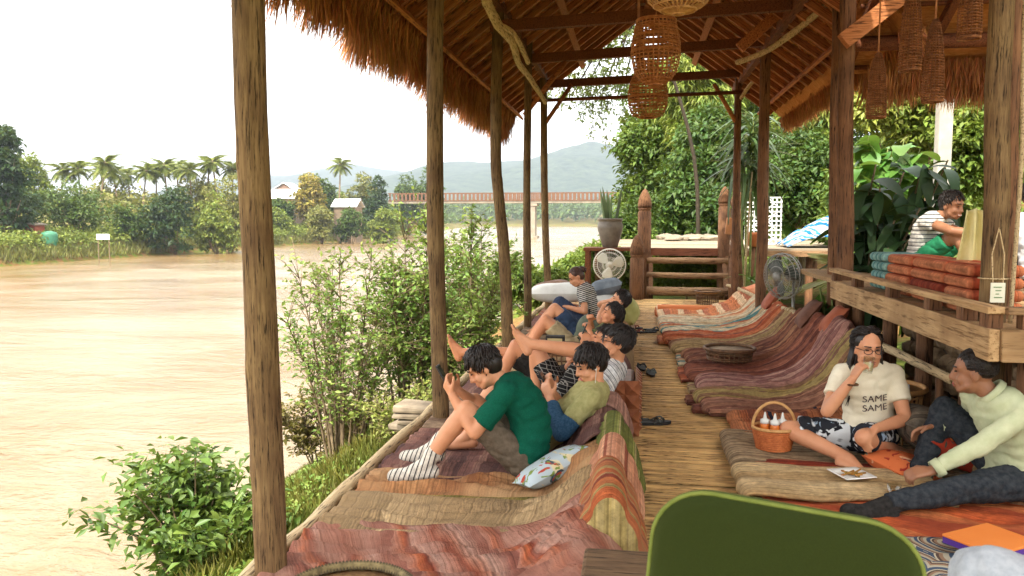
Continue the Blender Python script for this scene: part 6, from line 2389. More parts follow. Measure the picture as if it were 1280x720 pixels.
# backpack beside her
bp = thing("backpack", (-.42, 8.75, .06), "dark olive backpack between the far reclining people", "backpack")
bm = plain("olive_nylon", S(74, 82, 70), S(96, 104, 88), 10, .8, .3)
MB().ell((-.50, 8.85, .26), (.15, .12, .20), None, 18, 12).build("bag", bm, bp, True)
MB().ell((-.56, 8.75, .20), (.11, .05, .11), None, 14, 10).build("pocket", bm, bp, True)
MB().tube([(-.5, 8.9, .44), (-.5, 8.84, .50), (-.5, 8.78, .44)], .012, 6).build("handle", black_m, bp, True)
hb2 = thing("shoulder_bag", (-.40, 7.78, .06), "black shoulder bag beside the round table on the left", "bag")
MB().ell((-.38, 7.72, .17), (.15, .10, .12), None, 18, 12).build("bag", black_m, hb2, True)
MB().tube(smoothpath([(-.5, 7.7, .2), (-.42, 7.66, .36), (-.3, 7.7, .2)], 5), .012, 6).build("strap", black_m, hb2, True)

# 8. woman in the white SAME SAME shirt
tee_w = plain("white_tee", S(222, 212, 186), S(232, 224, 200), 12, .95, .25, .1)
bat = floral("black_white_batik", S(206, 210, 212), [(.46, S(40, 42, 48)), (.60, S(150, 170, 190)), (.55, S(30, 30, 34))])
p8 = person("woman in white SAME SAME shirt and glasses sitting cross-legged and drinking", (1.43, 5.06, .19), (1.385, 5.0, .625), (1.365, 4.955, .745), (.08, -.98, -.06), V((-.97, -.22, 0)), V((-.99, -.12, .02)),
            [(1.245, 4.80, .585), (1.37, 4.76, .31)], [V((-.6, -.25, -1)), V((1, .2, -.5))], [(1.245, 4.80, .115), (1.56, 5.0, .12)], [V((-1, -.1, .05)), V((-.45, -1, .06))],
            [V((.75, -.5, -.2)), V((.9, .1, -.1))], .97, sk1, .0075, "tee", tee_w, "shorts", bat, None, "long", None, glasses=True,
            hand_dir=[V((.45, .0, .85)), V((-.45, -.3, -.5))], palm=[V((.75, .25, -.4)), V((0, -.3, -1))], curl=(.7, .45), bend=(0, .05, 0), sleeve=.62, short_len=.86, seed=8)
tumbler("glass of pale drink the woman lifts to her mouth", (1.325, 4.795, .625), (.15, .25, 1), .095, .031, S(226, 206, 160))
MB().tube([(1.245 + math.cos(a) * .031, 4.80 + math.sin(a) * .031, .555) for a in [2 * math.pi * i / 16 for i in range(17)]], .006, 5, False).build("bracelet", W_pole, p8['root'], True)


def chest_text(pp, lines, size):
    ob = pp['shirt']
    dg = bpy.context.evaluated_depsgraph_get(); dg.update()
    wp = wpos(ob)
    me = ob.data
    bvh = BVHTree.FromPolygons([v.co + wp for v in me.vertices], [tuple(p.vertices) for p in me.polygons])
    ax = pp['tg'](.6)
    nrm = V((.05, -1, .0)); nrm = (nrm - ax * nrm.dot(ax)).normalized()
    right = (-nrm).cross(ax).normalized()   # reader's right
    for i, ln in enumerate(lines):
        cu = bpy.data.curves.new("lettering", 'FONT')
        cu.body = ln; cu.size = size; cu.align_x = 'CENTER'; cu.offset = .0
        to = bpy.data.objects.new("tmp_text", cu); COL.objects.link(to)
        dg = bpy.context.evaluated_depsgraph_get(); dg.update()
        tm = bpy.data.meshes.new_from_object(to.evaluated_get(dg))
        bpy.data.objects.remove(to)
        import bmesh
        bm2 = bmesh.new(); bm2.from_mesh(tm)
        bmesh.ops.triangulate(bm2, faces=bm2.faces[:])
        bmesh.ops.subdivide_edges(bm2, edges=bm2.edges[:], cuts=1)
        bm2.to_mesh(tm); bm2.free()
        c0 = pp['bz'](.60 - .135 * i) - right * .0
        for k, v in enumerate(tm.vertices):
            wob = .003 * n3(v.co.x * 40, i * 3.0, v.co.y * 40)
            q = c0 + right * (v.co.x + wob) + ax * (v.co.y + wob) + nrm * .4
            hit = bvh.ray_cast(q, -nrm)
            v.co = (hit[0] + nrm * .007) if hit[0] else q - nrm * .28
        tm.update()
        put("lettering", tm, plain("shirt_print", S(70, 56, 60), S(84, 66, 66), 9, .9, 0), ob)


chest_text(p8, ["SAME", "SAME"], .060)

# 9. man in the pale green shirt
pg = plain("pale_green_shirt", S(178, 184, 146), S(194, 198, 162), 14, .9, .25, .15)
jean_d = plain("dark_jeans", S(36, 40, 46), S(58, 62, 66), 40, .9, .3, .15)
p9 = person("man in pale green shirt and dark jeans seated at the right edge", (1.98, 4.42, .17), (1.835, 4.40, .60), (1.745, 4.42, .715), (-.88, .36, -.02), V((-.30, .95, 0)), V((-.42, .90, .05)),
            [(1.66, 4.66, .36), (1.42, 4.22, .185)], [V((.2, .9, -.6)), V((.3, -.5, -1))], [(1.56, 4.62, .09), (1.17, 4.04, .10)], [V((-.4, .5, .8)), V((.05, -.3, .9))],
            [V((-.9, -.25, -.05)), V((-.9, -.25, .15))], 1.0, sk3, .0075, "shirt", pg, "trousers", jean_d, black_m, "crop", None,
            hand_dir=[V((-.8, .2, -.3)), V((-.9, -.05, -.15))], palm=[V((-.2, -.4, -.8)), V((-.1, .35, -.9))], curl=(.4, .6), bend=(.07, 0, -.01), collar=True, seed=9, build=1.06)
tumbler("half full glass of amber drink under the seated man's hand", (1.31, 4.20, .062), V((0, 0, 1)), .105, .034, S(206, 150, 60))

# 10. laughing man on the platform
st2 = stripes("white_dark_stripe_tee", [(0, S(216, 218, 216)), (.72, S(60, 66, 78)), (.95, S(216, 218, 216))], (0, 0, 1), .034, .0, .9, 220, .1)
gsh = plain("green_shorts", S(26, 108, 72), S(36, 124, 84), 20, .8, .2)
p10 = person("laughing man in striped shirt and green shorts sitting on the platform", (2.48, 7.45, 1.13), (2.56, 7.40, 1.53), (2.655, 7.33, 1.625), (.55, -.80, -.18), V((-.70, -.70, 0)), V((-.60, -.80, 0)),
             [(2.80, 7.00, 1.38), (2.86, 7.15, 1.36)], [V((-.6, -.5, -.1)), V((.6, .3, -.6))], [(2.80, 6.96, 1.06), (3.0, 7.2, 1.06)], [V((-.1, -.1, 1)), V((.1, .1, 1))],
             [V((.9, -.3, -.1)), V((.9, -.1, -.1))], .98, sk3, .010, "tee", st2, "shorts", gsh, None, "short", None, smile=True, sleeve=.4, bend=(-.06, .05, 0), seed=10)
# 11. man in white at the right edge of the platform
p11 = person("person in white shirt seen from behind at the right edge of the platform", (2.70, 5.75, 1.12), (2.66, 5.85, 1.53), (2.66, 5.88, 1.65), (.35, .92, -.1), V((.92, -.35, 0)), V((.92, -.35, 0)),
             [(2.75, 6.25, 1.25), (2.35, 6.15, 1.2)], [V((.8, -.3, -.6)), V((-.8, -.3, -.6))], [(3.0, 6.35, 1.05), (2.7, 6.45, 1.05)], [V((.5, 0, 1)), V((-.3, 0, 1))],
             [V((.3, .9, 0)), V((.3, .9, 0))], 1.02, sk3, .011, "tee", plain("white_shirt_cool", S(204, 208, 212), S(218, 220, 222), 14, .95, .25), "trousers", black_m, None, "short", None, bend=(0, -.05, 0), sleeve=.8, seed=11)
# 12. knee of the sitter at the lower right
p12 = person("person in pale blue jeans whose knee shows in the lower right corner", (1.13, 1.60, .57), (1.24, 1.54, 1.09), (1.23, 1.54, 1.25), (-.9, .4, 0), V((.35, .93, 0)), V((.35, .93, 0)),
             [(1.1, 1.85, .80), (1.1, 1.55, .78)], [V((.3, .6, -.5)), V((.3, -.6, -.5))], [(.80, 1.93, .26), (.86, 1.58, .26)], [V((-.6, .4, 1.1)), V((-.6, .3, 1.1))],
             [V((-.9, .4, 0)), V((-.9, .4, 0))], 1.05, sk1, .011, "tee", M_white, "trousers", plain("pale_denim", S(176, 184, 192), S(196, 202, 208), 60, .9, .3), None, "short", None, seed=12)
st_ = thing("stool", (1.13, 1.58, 0), "wooden stool under the sitter in pale jeans at the lower right", "stool")
MB().lathe([(.17, 0), (.18, .02), (.17, .04)], (1.15, 1.58, .44), 20).build("seat", W_dark, st_)
for k in range(4):
    a = math.pi / 4 + k * math.pi / 2
    MB().tube([(1.13 + math.cos(a) * .16, 1.58 + math.sin(a) * .16, 0), (1.13 + math.cos(a) * .12, 1.58 + math.sin(a) * .12, .44)], .02, 7).build("leg", W_dark, st_, True)

cr = thing("foot_crate", (.76, 1.82, 0), "low wooden crate under the feet of the sitter in pale jeans", "crate")
for k in range(4):
    MB().box((.60 + k * .095, 1.82, .148), (.085, .66, .016)).build("slat", W_plank, cr)
for y_ in (1.53, 2.11):
    MB().box((.743, y_, .07), (.37, .03, .138)).build("side_board", W_plank, cr)

# ================================================================== NEAR VEGETATION
def cluster_tree(name, label, base, lobes, mat, leaf, per, clump_r, n_per_lobe, trunk_r=.2, group=None, droop=.3, wide=.5, cat="tree", curl=.15, limbs=True, up=.8):
    "lobes = [(centre, (rx, ry, rz))] in world space"
    base = V(base)
    root = thing(name, base, label, cat, group)
    mb = MB()
    zt = min(c[2] for c, r in lobes)
    cx = sum(c[0] for c, r in lobes) / len(lobes); cy = sum(c[1] for c, r in lobes) / len(lobes)
    fork = base.lerp(V((cx, cy, zt)), .75)
    mb.tube(smoothpath([base, base.lerp(fork, .5) + V((.1, 0, 0)), fork], 4), [trunk_r * (1.3 - .07 * i) for i in range(9)], 9, wob=.05)
    if limbs:
        for c, r in lobes:
            c = V(c)
            mid = fork.lerp(c, .5) + V((0, 0, -.1 * (c - fork).length))
            mb.tube(smoothpath([fork - V((0, 0, .1)), mid, c], 3), [trunk_r * (.6 - .08 * i) for i in range(7)], 6)
    mb.build("trunk", bark, root, True)
    cs, rs = [], []
    for c, r in lobes:
        P = ell_points(c, r, n_per_lobe, .6)
        cs.append(P); rs.append(RNG.uniform(.6, 1.3, n_per_lobe) * clump_r)
    VV, F = clump_leaves(np.concatenate(cs), np.concatenate(rs), per, leaf, leaf * wide, droop, .75, up, .2, curl)
    np_obj("crown", VV, F, mat, root, "stuff")
    return root


def px_lobes(specs, Y):
    "specs = [(px, py, rx_px, ry_px, dY)]"
    out = []
    for px, py, rx, ry, dy in specs:
        c = at(px, py, Y + dy)
        k = (Y + dy) / FOC
        out.append((tuple(c), (rx * k, max(rx, ry) * k * .8, ry * k)))
    return out


def gbase(px, Y, dz=0):
    p = at(px, 300, Y)
    return V((p.x, Y, float(terrain(np.array(p.x), np.array(Y))) - .3 + dz))


R_a = leafmat("hill_leaves_green", S(84, 116, 44), S(128, 152, 62), .3)
R_b = leafmat("hill_leaves_dark", S(58, 92, 38), S(94, 124, 52), .25)
R_c = leafmat("hill_leaves_yellowgreen", S(132, 156, 62), S(178, 190, 90), .35)
R_d = leafmat("hill_leaves_fresh", S(106, 138, 54), S(150, 170, 76), .35)
random.seed(50)
cluster_tree("forest_tree", "vine-covered tree at the left end of the forest beside the river", gbase(812, 40), px_lobes([(822, 205, 34, 40, 0), (806, 250, 24, 36, 1), (845, 165, 40, 36, 0), (800, 185, 16, 22, 0), (840, 270, 34, 34, -1), (812, 285, 26, 24, -1)], 40), R_a, .30, 34, .75, 90, .3)
cluster_tree("forest_tree", "dense dark green tree behind the tall carved posts", gbase(890, 32), px_lobes([(880, 210, 46, 50, 0), (860, 260, 34, 40, -1), (905, 270, 40, 36, -2), (925, 200, 36, 46, 0), (895, 165, 34, 30, 1)], 32), R_b, .26, 34, .62, 95, .28)
cluster_tree("forest_tree", "tall dark tree filling the hillside behind the others", gbase(960, 52), px_lobes([(900, 120, 60, 50, 0), (960, 130, 60, 60, 0), (1020, 120, 60, 60, 0), (1080, 110, 60, 60, 0), (860, 150, 40, 50, 2), (960, 220, 70, 60, 0), (1050, 210, 70, 60, 0)], 52), R_b, .42, 30, 1.1, 80, .5)
cluster_tree("forest_tree", "tall tree behind the middle of the right-hand garden", gbase(1180, 40), px_lobes([(1130, 100, 60, 50, 0), (1200, 90, 60, 60, 0), (1270, 100, 60, 60, 0), (1170, 180, 60, 50, 0), (1250, 190, 60, 60, 0)], 40), R_a, .34, 30, .9, 80, .4)
cluster_tree("bamboo_clump", "feathery yellow-green bamboo spray behind the lanterns", gbase(872, 36), px_lobes([(862, 95, 26, 26, 0), (885, 130, 26, 30, 0), (850, 135, 20, 30, 1), (905, 105, 22, 24, 1), (880, 75, 22, 18, 0), (868, 165, 22, 24, 0), (875, 205, 26, 30, 0), (880, 255, 26, 34, 0)], 36), R_c, .44, 34, .5, 60, .06, None, .9, .16, "bamboo", .25)
cluster_tree("bamboo_clump", "pale yellow-green bamboo spray right of the thin far post", gbase(1015, 27), px_lobes([(1010, 128, 22, 18, 0), (1028, 150, 16, 22, 0), (995, 145, 14, 16, 0), (1035, 125, 12, 14, 0), (1015, 190, 26, 30, 0), (1020, 240, 28, 34, 0)], 27), R_c, .34, 30, .3, 50, .04, None, .9, .2, "bamboo", .25)
cluster_tree("garden_tree", "yellow-green shrub under the thatch fringe between the fish traps", gbase(1130, 17), px_lobes([(1130, 130, 34, 22, 0), (1170, 120, 30, 22, 0), (1090, 140, 24, 18, 0), (1150, 160, 34, 20, 0), (1185, 190, 34, 24, .5), (1195, 240, 30, 34, .5), (1195, 300, 34, 34, .5)], 17), R_c, .17, 30, .3, 70, .08)
cluster_tree("garden_tree", "yellow-green leafy tree at the right edge beyond the near post", gbase(1270, 14), px_lobes([(1270, 130, 34, 34, 0), (1300, 160, 40, 40, 0), (1262, 190, 22, 24, 0), (1290, 220, 36, 30, 0), (1205, 175, 20, 34, 0), (1215, 215, 22, 26, 0)], 14), R_d, .14, 32, .26, 80, .09)
cluster_tree("garden_tree", "dark green bush behind the lattice screen", gbase(1000, 24), px_lobes([(1000, 250, 44, 34, 0), (960, 240, 36, 40, 0), (1040, 230, 40, 44, 0), (1000, 195, 40, 30, 1)], 24), R_b, .2, 32, .42, 85, .12)
cluster_tree("garden_tree", "bushy green shrub below the terrace edge at the far right", gbase(1090, 20), px_lobes([(1090, 240, 50, 40, 0), (1150, 230, 50, 44, 0), (1080, 290, 50, 34, -1), (1150, 290, 50, 34, -1)], 20), R_a, .17, 32, .36, 85, .12)
cluster_tree("forest_tree", "broad green tree behind the lanterns and the bamboo spray", gbase(840, 46), px_lobes([(830, 120, 40, 40, 0), (870, 100, 50, 50, 0), (815, 165, 30, 36, 0), (920, 90, 50, 50, 0), (850, 200, 50, 50, 0), (960, 70, 50, 40, 0), (900, 50, 50, 40, 0)], 46), R_a, .36, 30, .95, 85, .4)
# green behind the steps and under the terrace
cluster_tree("shrub", "low green shrub seen between the log steps", gbase(850, 18.5, .2), px_lobes([(840, 345, 28, 16, 0), (880, 345, 28, 16, 0), (860, 325, 40, 12, 1)], 18.5), R_d, .10, 34, .2, 70, .03, "shrubs beside the deck", cat="shrub")
cluster_tree("shrub", "green shrub behind the pale fan below the side table", gbase(745, 16.8), px_lobes([(745, 345, 22, 22, 0), (772, 350, 18, 22, 0), (725, 335, 16, 18, .6), (755, 318, 18, 14, .4)], 16.8), R_d, .11, 34, .2, 60, .03, "shrubs beside the deck", cat="shrub")
cluster_tree("shrub", "pale riverside shrub behind the fourth and fifth posts", gbase(660, 15.5), px_lobes([(645, 345, 16, 26, 0), (668, 368, 20, 22, 0), (690, 352, 14, 14, .3), (625, 350, 14, 24, 0)], 15.5), R_d, .10, 28, .22, 55, .025, "shrubs beside the deck", cat="shrub")
cluster_tree("shrub", "green shrub under the jar's table edge by the river", gbase(785, 25), px_lobes([(790, 300, 22, 24, 0), (770, 290, 12, 20, 0), (800, 270, 20, 30, 1), (762, 318, 16, 14, 0)], 25), R_a, .15, 30, .3, 60, .05, "shrubs beside the deck", cat="shrub")


# hanging branch with vines beyond the gable
def hanging_branch():
    b = gbase(872, 24)
    root = thing("overhanging_tree", b, "tree with thin leafy branches and hanging vines seen under the far gable", "tree")
    mb = MB()
    tips = []
    top = at(812, 10, 24)
    mb.tube(smoothpath([b, b.lerp(top, .5) + V((.6, 0, 0)), top], 5), [.075 - .004 * i for i in range(11)], 8)
    random.seed(61)
    for px, py in ((700, 45), (720, 80), (690, 100), (745, 60), (735, 105), (770, 85), (715, 118), (765, 40), (750, 125), (700, 70), (780, 110)):
        e = at(px, py, 24 + random.uniform(-2, 2))
        P = smoothpath([top, top.lerp(e, .5) + V((0, 0, .5)), e], 4)
        mb.tube(P, [.05 - .004 * i for i in range(len(P))], 5)
        tips += [P[k] for k in range(3, len(P))] + [P[-1] + V((random.uniform(-.5, .5), random.uniform(-.5, .5), random.uniform(-.4, .3))) for _ in range(5)]
    vines = []
    for px, py0, py1 in ((757, 105, 188), (748, 100, 160), (738, 110, 172), (727, 105, 150), (775, 110, 150)):
        a, e = at(px, py0, 23), at(px + random.uniform(-3, 3), py1, 23)
        P = smoothpath([a, a.lerp(e, .5) + V((.08, 0, 0)), e], 6)
        mb.tube(P, .008, 4)
        vines += P
    mb.build("trunk", plain("bark_dark", S(44, 38, 28), S(64, 54, 40), 9), root, True)
    VV, F = clump_leaves(np.array([tuple(p) for p in tips]), RNG.uniform(.25, .5, len(tips)), 22, .17, .08, .5)
    V2, F2 = clump_leaves(np.array([tuple(p) for p in vines]), np.full(len(vines), .10), 7, .12, .06, .6)
    np_obj("crown", np.concatenate([VV, V2]), np.concatenate([F, F2 + len(VV)]), leafmat("branch_leaves", S(86, 104, 54), S(126, 140, 70), .3), root, "stuff")


hanging_branch()


# ---- single big leaves as shared meshes
def big_leaf(key, L, W, mat, droop=.35, n=7, wav=0.0, shape=1.0, fold=.18):
    rows = []
    for i in range(n + 1):
        t = i / n
        w = W * .5 * (math.sin(math.pi * min(1, t * .94 + .04)) ** shape) + .002
        x = L * (t - .15 * droop * t * t); z = -L * droop * t * t + L * .08 * t
        rows.append([(x, -w, z + fold * w + wav * math.sin(t * 20) * W), (x, 0, z), (x, w, z + fold * w + wav * math.cos(t * 17) * W)])
    m = MB().grid(rows)
    me = make_mesh("leaf", m.v, m.f)
    me.polygons.foreach_set("use_smooth", [True] * len(me.polygons))
    me.materials.append(mat)
    return me


def leafy_plant(name, label, base, stems, leafme, n_leaf, mat_stem, cat="plant", tilt=(-40, 30), scale=(.7, 1.2), group=None, along=(.25, 1.0), seed=0, stem_r=.02):
    "stems = list of tip points"
    random.seed(700 + seed)
    base = V(base)
    root = thing(name, base, label, cat, group)
    mb = MB()
    paths = []
    for t in stems:
        t = V(t)
        P = smoothpath([base, base.lerp(t, .5) + V((random.uniform(-.08, .08), random.uniform(-.08, .08), .08)), t], 6)
        mb.tube(P, [stem_r * (1 - .06 * i) for i in range(len(P))], 6)
        paths.append(P)
    mb.build("stem", mat_stem, root, True)
    for i in range(n_leaf):
        P = paths[i % len(paths)]
        q = random.uniform(*along) * (len(P) - 1)
        k = int(q); p = P[k].lerp(P[min(k + 1, len(P) - 1)], q - k)
        link_mesh("leaf", leafme[random.randrange(len(leafme))], None, root, p, (random.uniform(-.3, .3), R(random.uniform(*tilt)), random.uniform(0, 6.283)), (random.uniform(*scale),) * 3)
    return root


stem_g = plain("green_stem", S(96, 110, 56), S(130, 140, 80), 10)
lf_dark = leafmat("big_leaf_dark", S(34, 62, 32), S(58, 90, 44), .15, .6, .25, .01, False)
lf_brt = leafmat("big_leaf_bright", S(92, 146, 62), S(128, 172, 80), .3, .45, .25, .015, False)
lf_ban = leafmat("banana_leaf", S(78, 130, 56), S(120, 164, 76), .35, .4, .2, .01, False)
lf_dra = leafmat("dracaena_leaf", S(60, 92, 50), S(104, 130, 74), .2, .4, .3, .01, False)

# dark broad-leaved plant behind the platform
base = V((2.35, 9.3, -.3))
leafy_plant("dark_leaf_plant", "dense dark glossy-leaved plant behind the platform rail", base,
            [at(px, py, Y) for px, py, Y in ((1185, 200, 9.2), (1095, 205, 9.1), (1195, 255, 9.0), (1100, 235, 8.9), (1130, 215, 9.2), (1155, 205, 9.0), (1120, 270, 8.8), (1150, 260, 8.7), (1090, 285, 8.9), (1165, 285, 8.8), (1135, 300, 8.6), (1110, 310, 8.6), (1178, 240, 9.3))],
            [big_leaf("dk%d" % k, .46, .13, lf_dark, .5 + .2 * k, 7, 0, .8) for k in range(3)], 270, bark, "plant", (-35, 55), (.7, 1.25), None, (.45, 1.0), 1, .03)
# bright broad-leaved climber
base = V((3.4, 12.5, -.3))
leafy_plant("bright_leaf_plant", "bright green broad-leaved climber right of the thick right post", base,
            [at(px, py, 12.3 + d) for px, py, d in ((1085, 170, 0), (1110, 185, .2), (1130, 175, 0), (1075, 205, -.2), (1105, 215, 0), (1140, 200, .3), (1078, 240, -.3), (1150, 185, .2), (1070, 265, -.2))],
            [big_leaf("br%d" % k, .30, .24, lf_brt, .3 + .2 * k, 6, 0, .55) for k in range(3)], 210, stem_g, "plant", (-15, 45), (.7, 1.2), None, (.55, 1.0), 2, .02)
leafy_plant("bright_leaf_plant", "bright broad-leaved plant behind the blue and white tarpaulin", V((4.6, 25, .2)),
            [at(px, py, 25) for px, py in ((985, 235), (1000, 215), (1020, 225), (1010, 245), (975, 250), (1035, 240), (1000, 190))],
            [big_leaf("bs%d" % k, .62, .46, lf_brt, .3 + .2 * k, 6, 0, .55) for k in range(3)], 150, stem_g, "plant", (-15, 45), (.7, 1.2), None, (.6, 1.0), 6, .03)
# spiky dracaena in the far right
c = at(940, 205, 15.2)
leafy_plant("dracaena", "tall spiky dracaena with drooping sword leaves in front of the lattice screen", V((c.x, 15.2, -.4)),
            [at(938, 165, 15.2), at(950, 190, 15.3), at(928, 200, 15.1), at(942, 145, 15.2)],
            [big_leaf("dr%d" % k, .75, .055, lf_dra, .5 + .3 * k, 8, 0, .5) for k in range(3)], 170, stem_g, "plant", (-60, 35), (.7, 1.1), None, (.80, 1.0), 3, .03)
# banana at the deck side, palms fronds behind the tarp
leafy_plant("banana_plant", "young banana plant with broad ribbed leaves below the platform corner", V((1.98, 8.6, -.6)),
            [at(1025, 360, 8.4), at(1040, 375, 8.3), at(1020, 390, 8.5)], [big_leaf("bn%d" % k, .62, .19, lf_ban, .7, 9, .02, .55) for k in range(2)], 11, stem_g, "plant", (20, 75), (.6, 1.0), None, (.75, 1.0), 4, .03)
leafy_plant("ground_plant", "broad green plant at the foot of the right carved post", V((2.15, 14.4, -.5)),
            [at(935, 345, 14.4), at(945, 352, 14.4), at(960, 345, 14.3)], [big_leaf("gp%d" % k, .4, .09, lf_ban, .6, 6, 0, .6) for k in range(2)], 26, stem_g, "plant", (-60, 40), (.6, 1.1), None, (.5, 1.0), 5, .015)
palm("small fan of yellowish palm fronds between the thick right post and the dark plant", at(1075, 352, 10.4) - V((0, 0, .6)), .55, 1.05, 9, leafmat("yellow_frond", S(150, 150, 80), S(196, 186, 116), .3, .5, .25), None, "near", 77, "garden_palm")
palm("green palm fronds rising behind the dark plant on the right", at(1190, 330, 11.5) - V((0, 0, 1.0)), 1.0, 2.0, 11, R_d, None, "near2", 78, "garden_palm")


# ---- airy riverside shrub: real branching stems, small leaves
def airy_shrub(label, base, spread, height, nstem, mat, leaf, dens, seed, lean=V((0, 0, 0)), name="riverside_shrub", stem_m=None, r0=.022, levels=2):
    random.seed(1000 + seed)
    base = V(base)
    root = thing(name, base, label, "shrub")
    mb = MB()
    LP, LD = [], []
    for i in range(nstem):
        a = random.uniform(0, 6.283)
        q = random.uniform(.15, 1)
        tip = base + V((math.cos(a) * spread[0] * q, math.sin(a) * spread[1] * q, height * random.uniform(.55, 1.0) * (1.05 - .35 * q))) + lean * random.uniform(.3, 1)
        b0 = base + V((math.cos(a) * .18, math.sin(a) * .18, 0))
        P = smoothpath([b0, b0.lerp(tip, .45) + V((0, 0, height * .10)), tip], 7)
        mb.tube(P, [r0 * (1.0 - .06 * k) for k in range(len(P))], 5)
        for k in range(4, len(P)):
            for _ in range(4):
                d = (P[k] - P[k - 1]).normalized() + V((random.gauss(0, .8), random.gauss(0, .8), random.gauss(.0, .5)))
                d.normalize()
                ln = random.uniform(.25, .62) * (1 if height > 1.5 else .6)
                e = P[k] + d * ln + V((0, 0, -.08 * ln))
                m_ = P[k].lerp(e, .5) + V((0, 0, .05 * ln))
                mb.tube([P[k], m_, e], [.006, .004, .002], 3)
                for j in range(dens):
                    t = random.uniform(.15, 1.05)
                    LP.append(tuple(P[k].lerp(m_, t * 2) if t < .5 else m_.lerp(e, (t - .5) * 2)))
                    LD.append(tuple(d * .5 + V((random.gauss(0, .7), random.gauss(0, .7), random.gauss(-.15, .4)))))
    mb.build("stem", stem_m or bark, root, True)
    n = len(LP)
    N = unit(n) * .7; N[:, 2] += .8
    VV, F = leaf_arrays(np.array(LP), np.array(LD), N, leaf * RNG.uniform(.6, 1.3, n), leaf * .55 * RNG.uniform(.7, 1.2, n), .2, .1)
    np_obj("foliage", VV, F, mat, root, "stuff")
    return root


L_airy = leafmat("airy_leaves", S(136, 150, 72), S(184, 188, 106), .35, .5, .25, .02)
L_airy2 = leafmat("airy_leaves_green", S(108, 142, 62), S(158, 178, 90), .35, .5, .25, .02)
def gnd(x, y):
    return V((x, y, float(terrain(np.array(x), np.array(y))) - .1))
airy_shrub("tall airy shrub between the nearest post and the second post, left one", gnd(-3.6, 9.4), (1.25, 1.0), 2.95, 15, L_airy2, .075, 6, 1)
airy_shrub("tall airy shrub between the nearest post and the second post, right one", gnd(-2.75, 9.6), (1.0, 1.0), 2.9, 15, L_airy2, .075, 8, 2)
airy_shrub("airy shrub between the second and third posts", gnd(-2.15, 9.9), (.75, .9), 2.6, 14, L_airy2, .075, 8, 3)
airy_shrub("low dry shrub on the bank under the airy shrubs left of the second post", gnd(-2.45, 8.6), (.5, .5), 0.9, 12, L_airy, .06, 7, 4, r0=.012)
airy_shrub("tangled brownish bush on the bank beside the nearest post", gnd(-4.3, 10.6), (.7, .7), 1.25, 14, leafmat("brown_green_leaves", S(120, 112, 58), S(150, 136, 76), .3), .075, 9, 5, r0=.014)
airy_shrub("shrub on the bank beyond the third post", gnd(-2.7, 13.0), (1.2, 1.0), 3.0, 14, L_airy2, .09, 9, 6)


# ---- leafy bush at the lower left, with the biggest leaves as parts
def near_bush():
    base = gnd(-3.55, 5.9)
    random.seed(88)
    root = thing("leafy_bush", base, "leafy green bush at the lower left in front of the river", "bush")
    lm = leafmat("bush_leaf", S(84, 116, 50), S(134, 156, 74), .35, .42, .25, .015, False)
    lmj = leafmat("bush_leaf_mass", S(74, 106, 46), S(122, 146, 68), .35, .42, .3, .015)
    mb = MB()
    tips = []
    for i in range(34):
        a = random.uniform(0, 6.283); q = random.uniform(.1, 1)
        tip = base + V((math.cos(a) * .88 * q, math.sin(a) * .7 * q, random.uniform(.75, 1.30) * (1.1 - .4 * q)))
        P = smoothpath([base + V((math.cos(a) * .1, math.sin(a) * .1, 0)), base.lerp(tip, .5) + V((0, 0, .12)), tip], 6)
        mb.tube(P, [.014 * (1 - .06 * k) for k in range(len(P))], 5)
        tips.append(P)
    mb.build("stem", bark, root, True)
    me = [big_leaf("nb%d" % k, .135, .055, lm, .35 + .2 * k, 4, 0, .75) for k in range(3)]
    for i in range(290):
        P = tips[i % len(tips)]
        p = P[-1 - (i // len(tips)) % 4] + V((random.gauss(0, .05), random.gauss(0, .05), random.gauss(0, .04)))
        link_mesh("leaf", me[i % 3], None, root, p, (random.uniform(-.4, .4), R(random.uniform(-50, 35)), random.uniform(0, 6.283)), (random.uniform(.75, 1.3),) * 3)
    LP, LD = [], []
    for P in tips:
        for k in range(3, len(P)):
            for _ in range(9):
                LP.append(tuple(P[k] + V((random.gauss(0, .09), random.gauss(0, .09), random.gauss(0, .06)))))
                LD.append((random.gauss(0, 1), random.gauss(0, 1), random.gauss(.1, .5)))
    n = len(LP)
    N = unit(n) * .6; N[:, 2] += .9
    VV, F = leaf_arrays(np.array(LP), np.array(LD), N, RNG.uniform(.07, .14, n), RNG.uniform(.03, .06, n), .2, .2)
    np_obj("foliage", VV, F, lmj, root, "stuff")


near_bush()
airy_shrub("bare reddish twig bush in the very corner at the lower left", gnd(-4.6, 5.4) + V((0, 0, -.2)), (.4, .4), .7, 5, L_airy, .06, 2, 9, r0=.01)


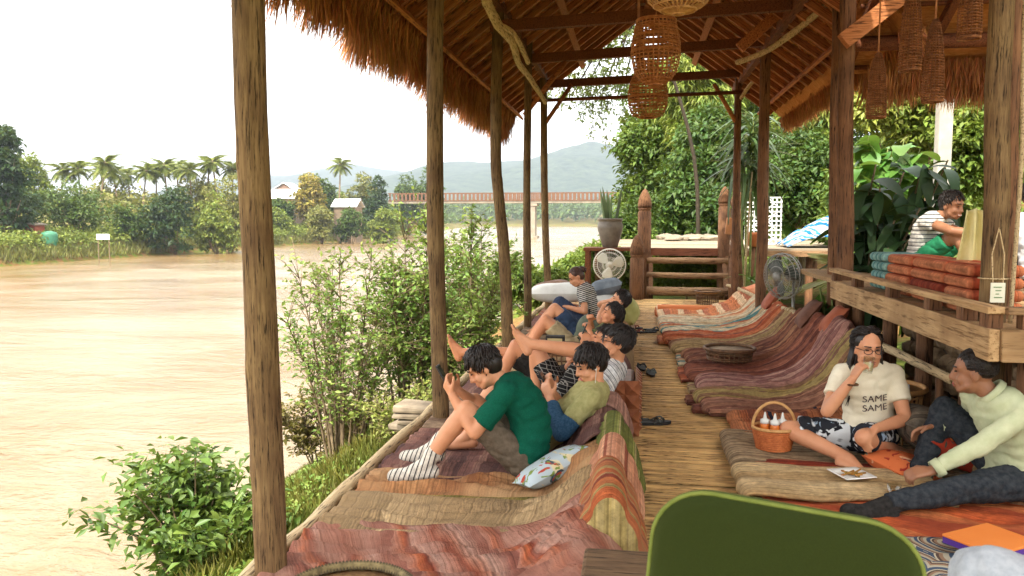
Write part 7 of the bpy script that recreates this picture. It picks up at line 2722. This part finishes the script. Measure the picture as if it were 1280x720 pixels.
# ---- grass and weeds on the near bank
def near_grass():
    n = 60000
    X = RNG.uniform(-6.8, -1.75, n); Y = 2.5 + RNG.random(n) * 13
    m1 = np.array([n3(a, b, 4, .8) for a, b in zip(X, Y)])
    k = m1 > -.18
    X, Y = X[k], Y[k]
    n = len(X)
    P = np.stack([X, Y, terrain(X, Y) + np.array([n3(a, b, 0, .55) * .22 + n3(a, b, 3, 1.9) * .06 for a, b in zip(X, Y)]) - .02], 1)
    D = unit(n) * .55; D[:, 2] = np.abs(D[:, 2]) + .7
    VV, F = leaf_arrays(P, D, unit(n), RNG.uniform(.08, .26, n), RNG.uniform(.008, .02, n), .1, .15)
    props(np_obj("bank_grass", VV, F, L_grass), "short sunlit grass on the bank below the deck", "grass", None, "stuff")
    n = 1500
    X = RNG.uniform(-5.5, -1.8, n); Y = 2.5 + RNG.random(n) * 13
    C = np.stack([X, Y, terrain(X, Y) + .08], 1)
    VV, F = clump_leaves(C, RNG.uniform(.06, .2, n), 14, .06, .04, .2)
    props(np_obj("bank_weeds", VV, F, L_airy2), "low leafy weeds on the bank below the deck", "weeds", None, "stuff")
    # undergrowth of the hillside on the right
    n = 1500
    X = RNG.uniform(3.5, 60, n); Y = RNG.uniform(12, 75, n)
    ok = ~((X < 5.6) & (Y > 16) & (Y < 24.2))
    X, Y = X[ok], Y[ok]; n = len(X)
    C = np.stack([X, Y, terrain(X, Y) + .5], 1)
    VV, F = clump_leaves(C, RNG.uniform(.6, 1.5, n), 40, .32, .18, .2)
    props(np_obj("hillside_undergrowth", VV, F, R_a), "tangled undergrowth covering the slope on the right", "undergrowth", None, "stuff")
    n = 500
    X = RNG.uniform(-4.5, 4.5, n); Y = RNG.uniform(25, 75, n)
    C = np.stack([X, Y, terrain(X, Y) + .5], 1)
    VV, F = clump_leaves(C, RNG.uniform(.5, 1.3, n), 36, .3, .17, .2)
    props(np_obj("hillside_undergrowth", VV, F, R_d), "leafy undergrowth along the right bank beyond the terrace", "undergrowth", None, "stuff")


near_grass()


# ================================================================== HAZE
def haze():
    lo, hi = V((-5900, -280, -9.5)), V((5900, 5900, 420))
    m = MB().box((lo + hi) / 2, hi - lo)
    t = NT("haze_air")
    t.n.remove(t.bsdf)
    pv = t.new("ShaderNodeVolumePrincipled")
    pv.inputs["Color"].default_value = (.60, .67, .78, 1)
    pv.inputs["Density"].default_value = HAZE_DENSITY
    pv.inputs["Anisotropy"].default_value = .2
    t.link(pv.outputs[0], t.out.inputs["Volume"])
    o = m.build("haze", t.m)
    props(o, "pale even river haze filling the air", "haze", None, "stuff")


HAZE_DENSITY = 0.00026
haze()
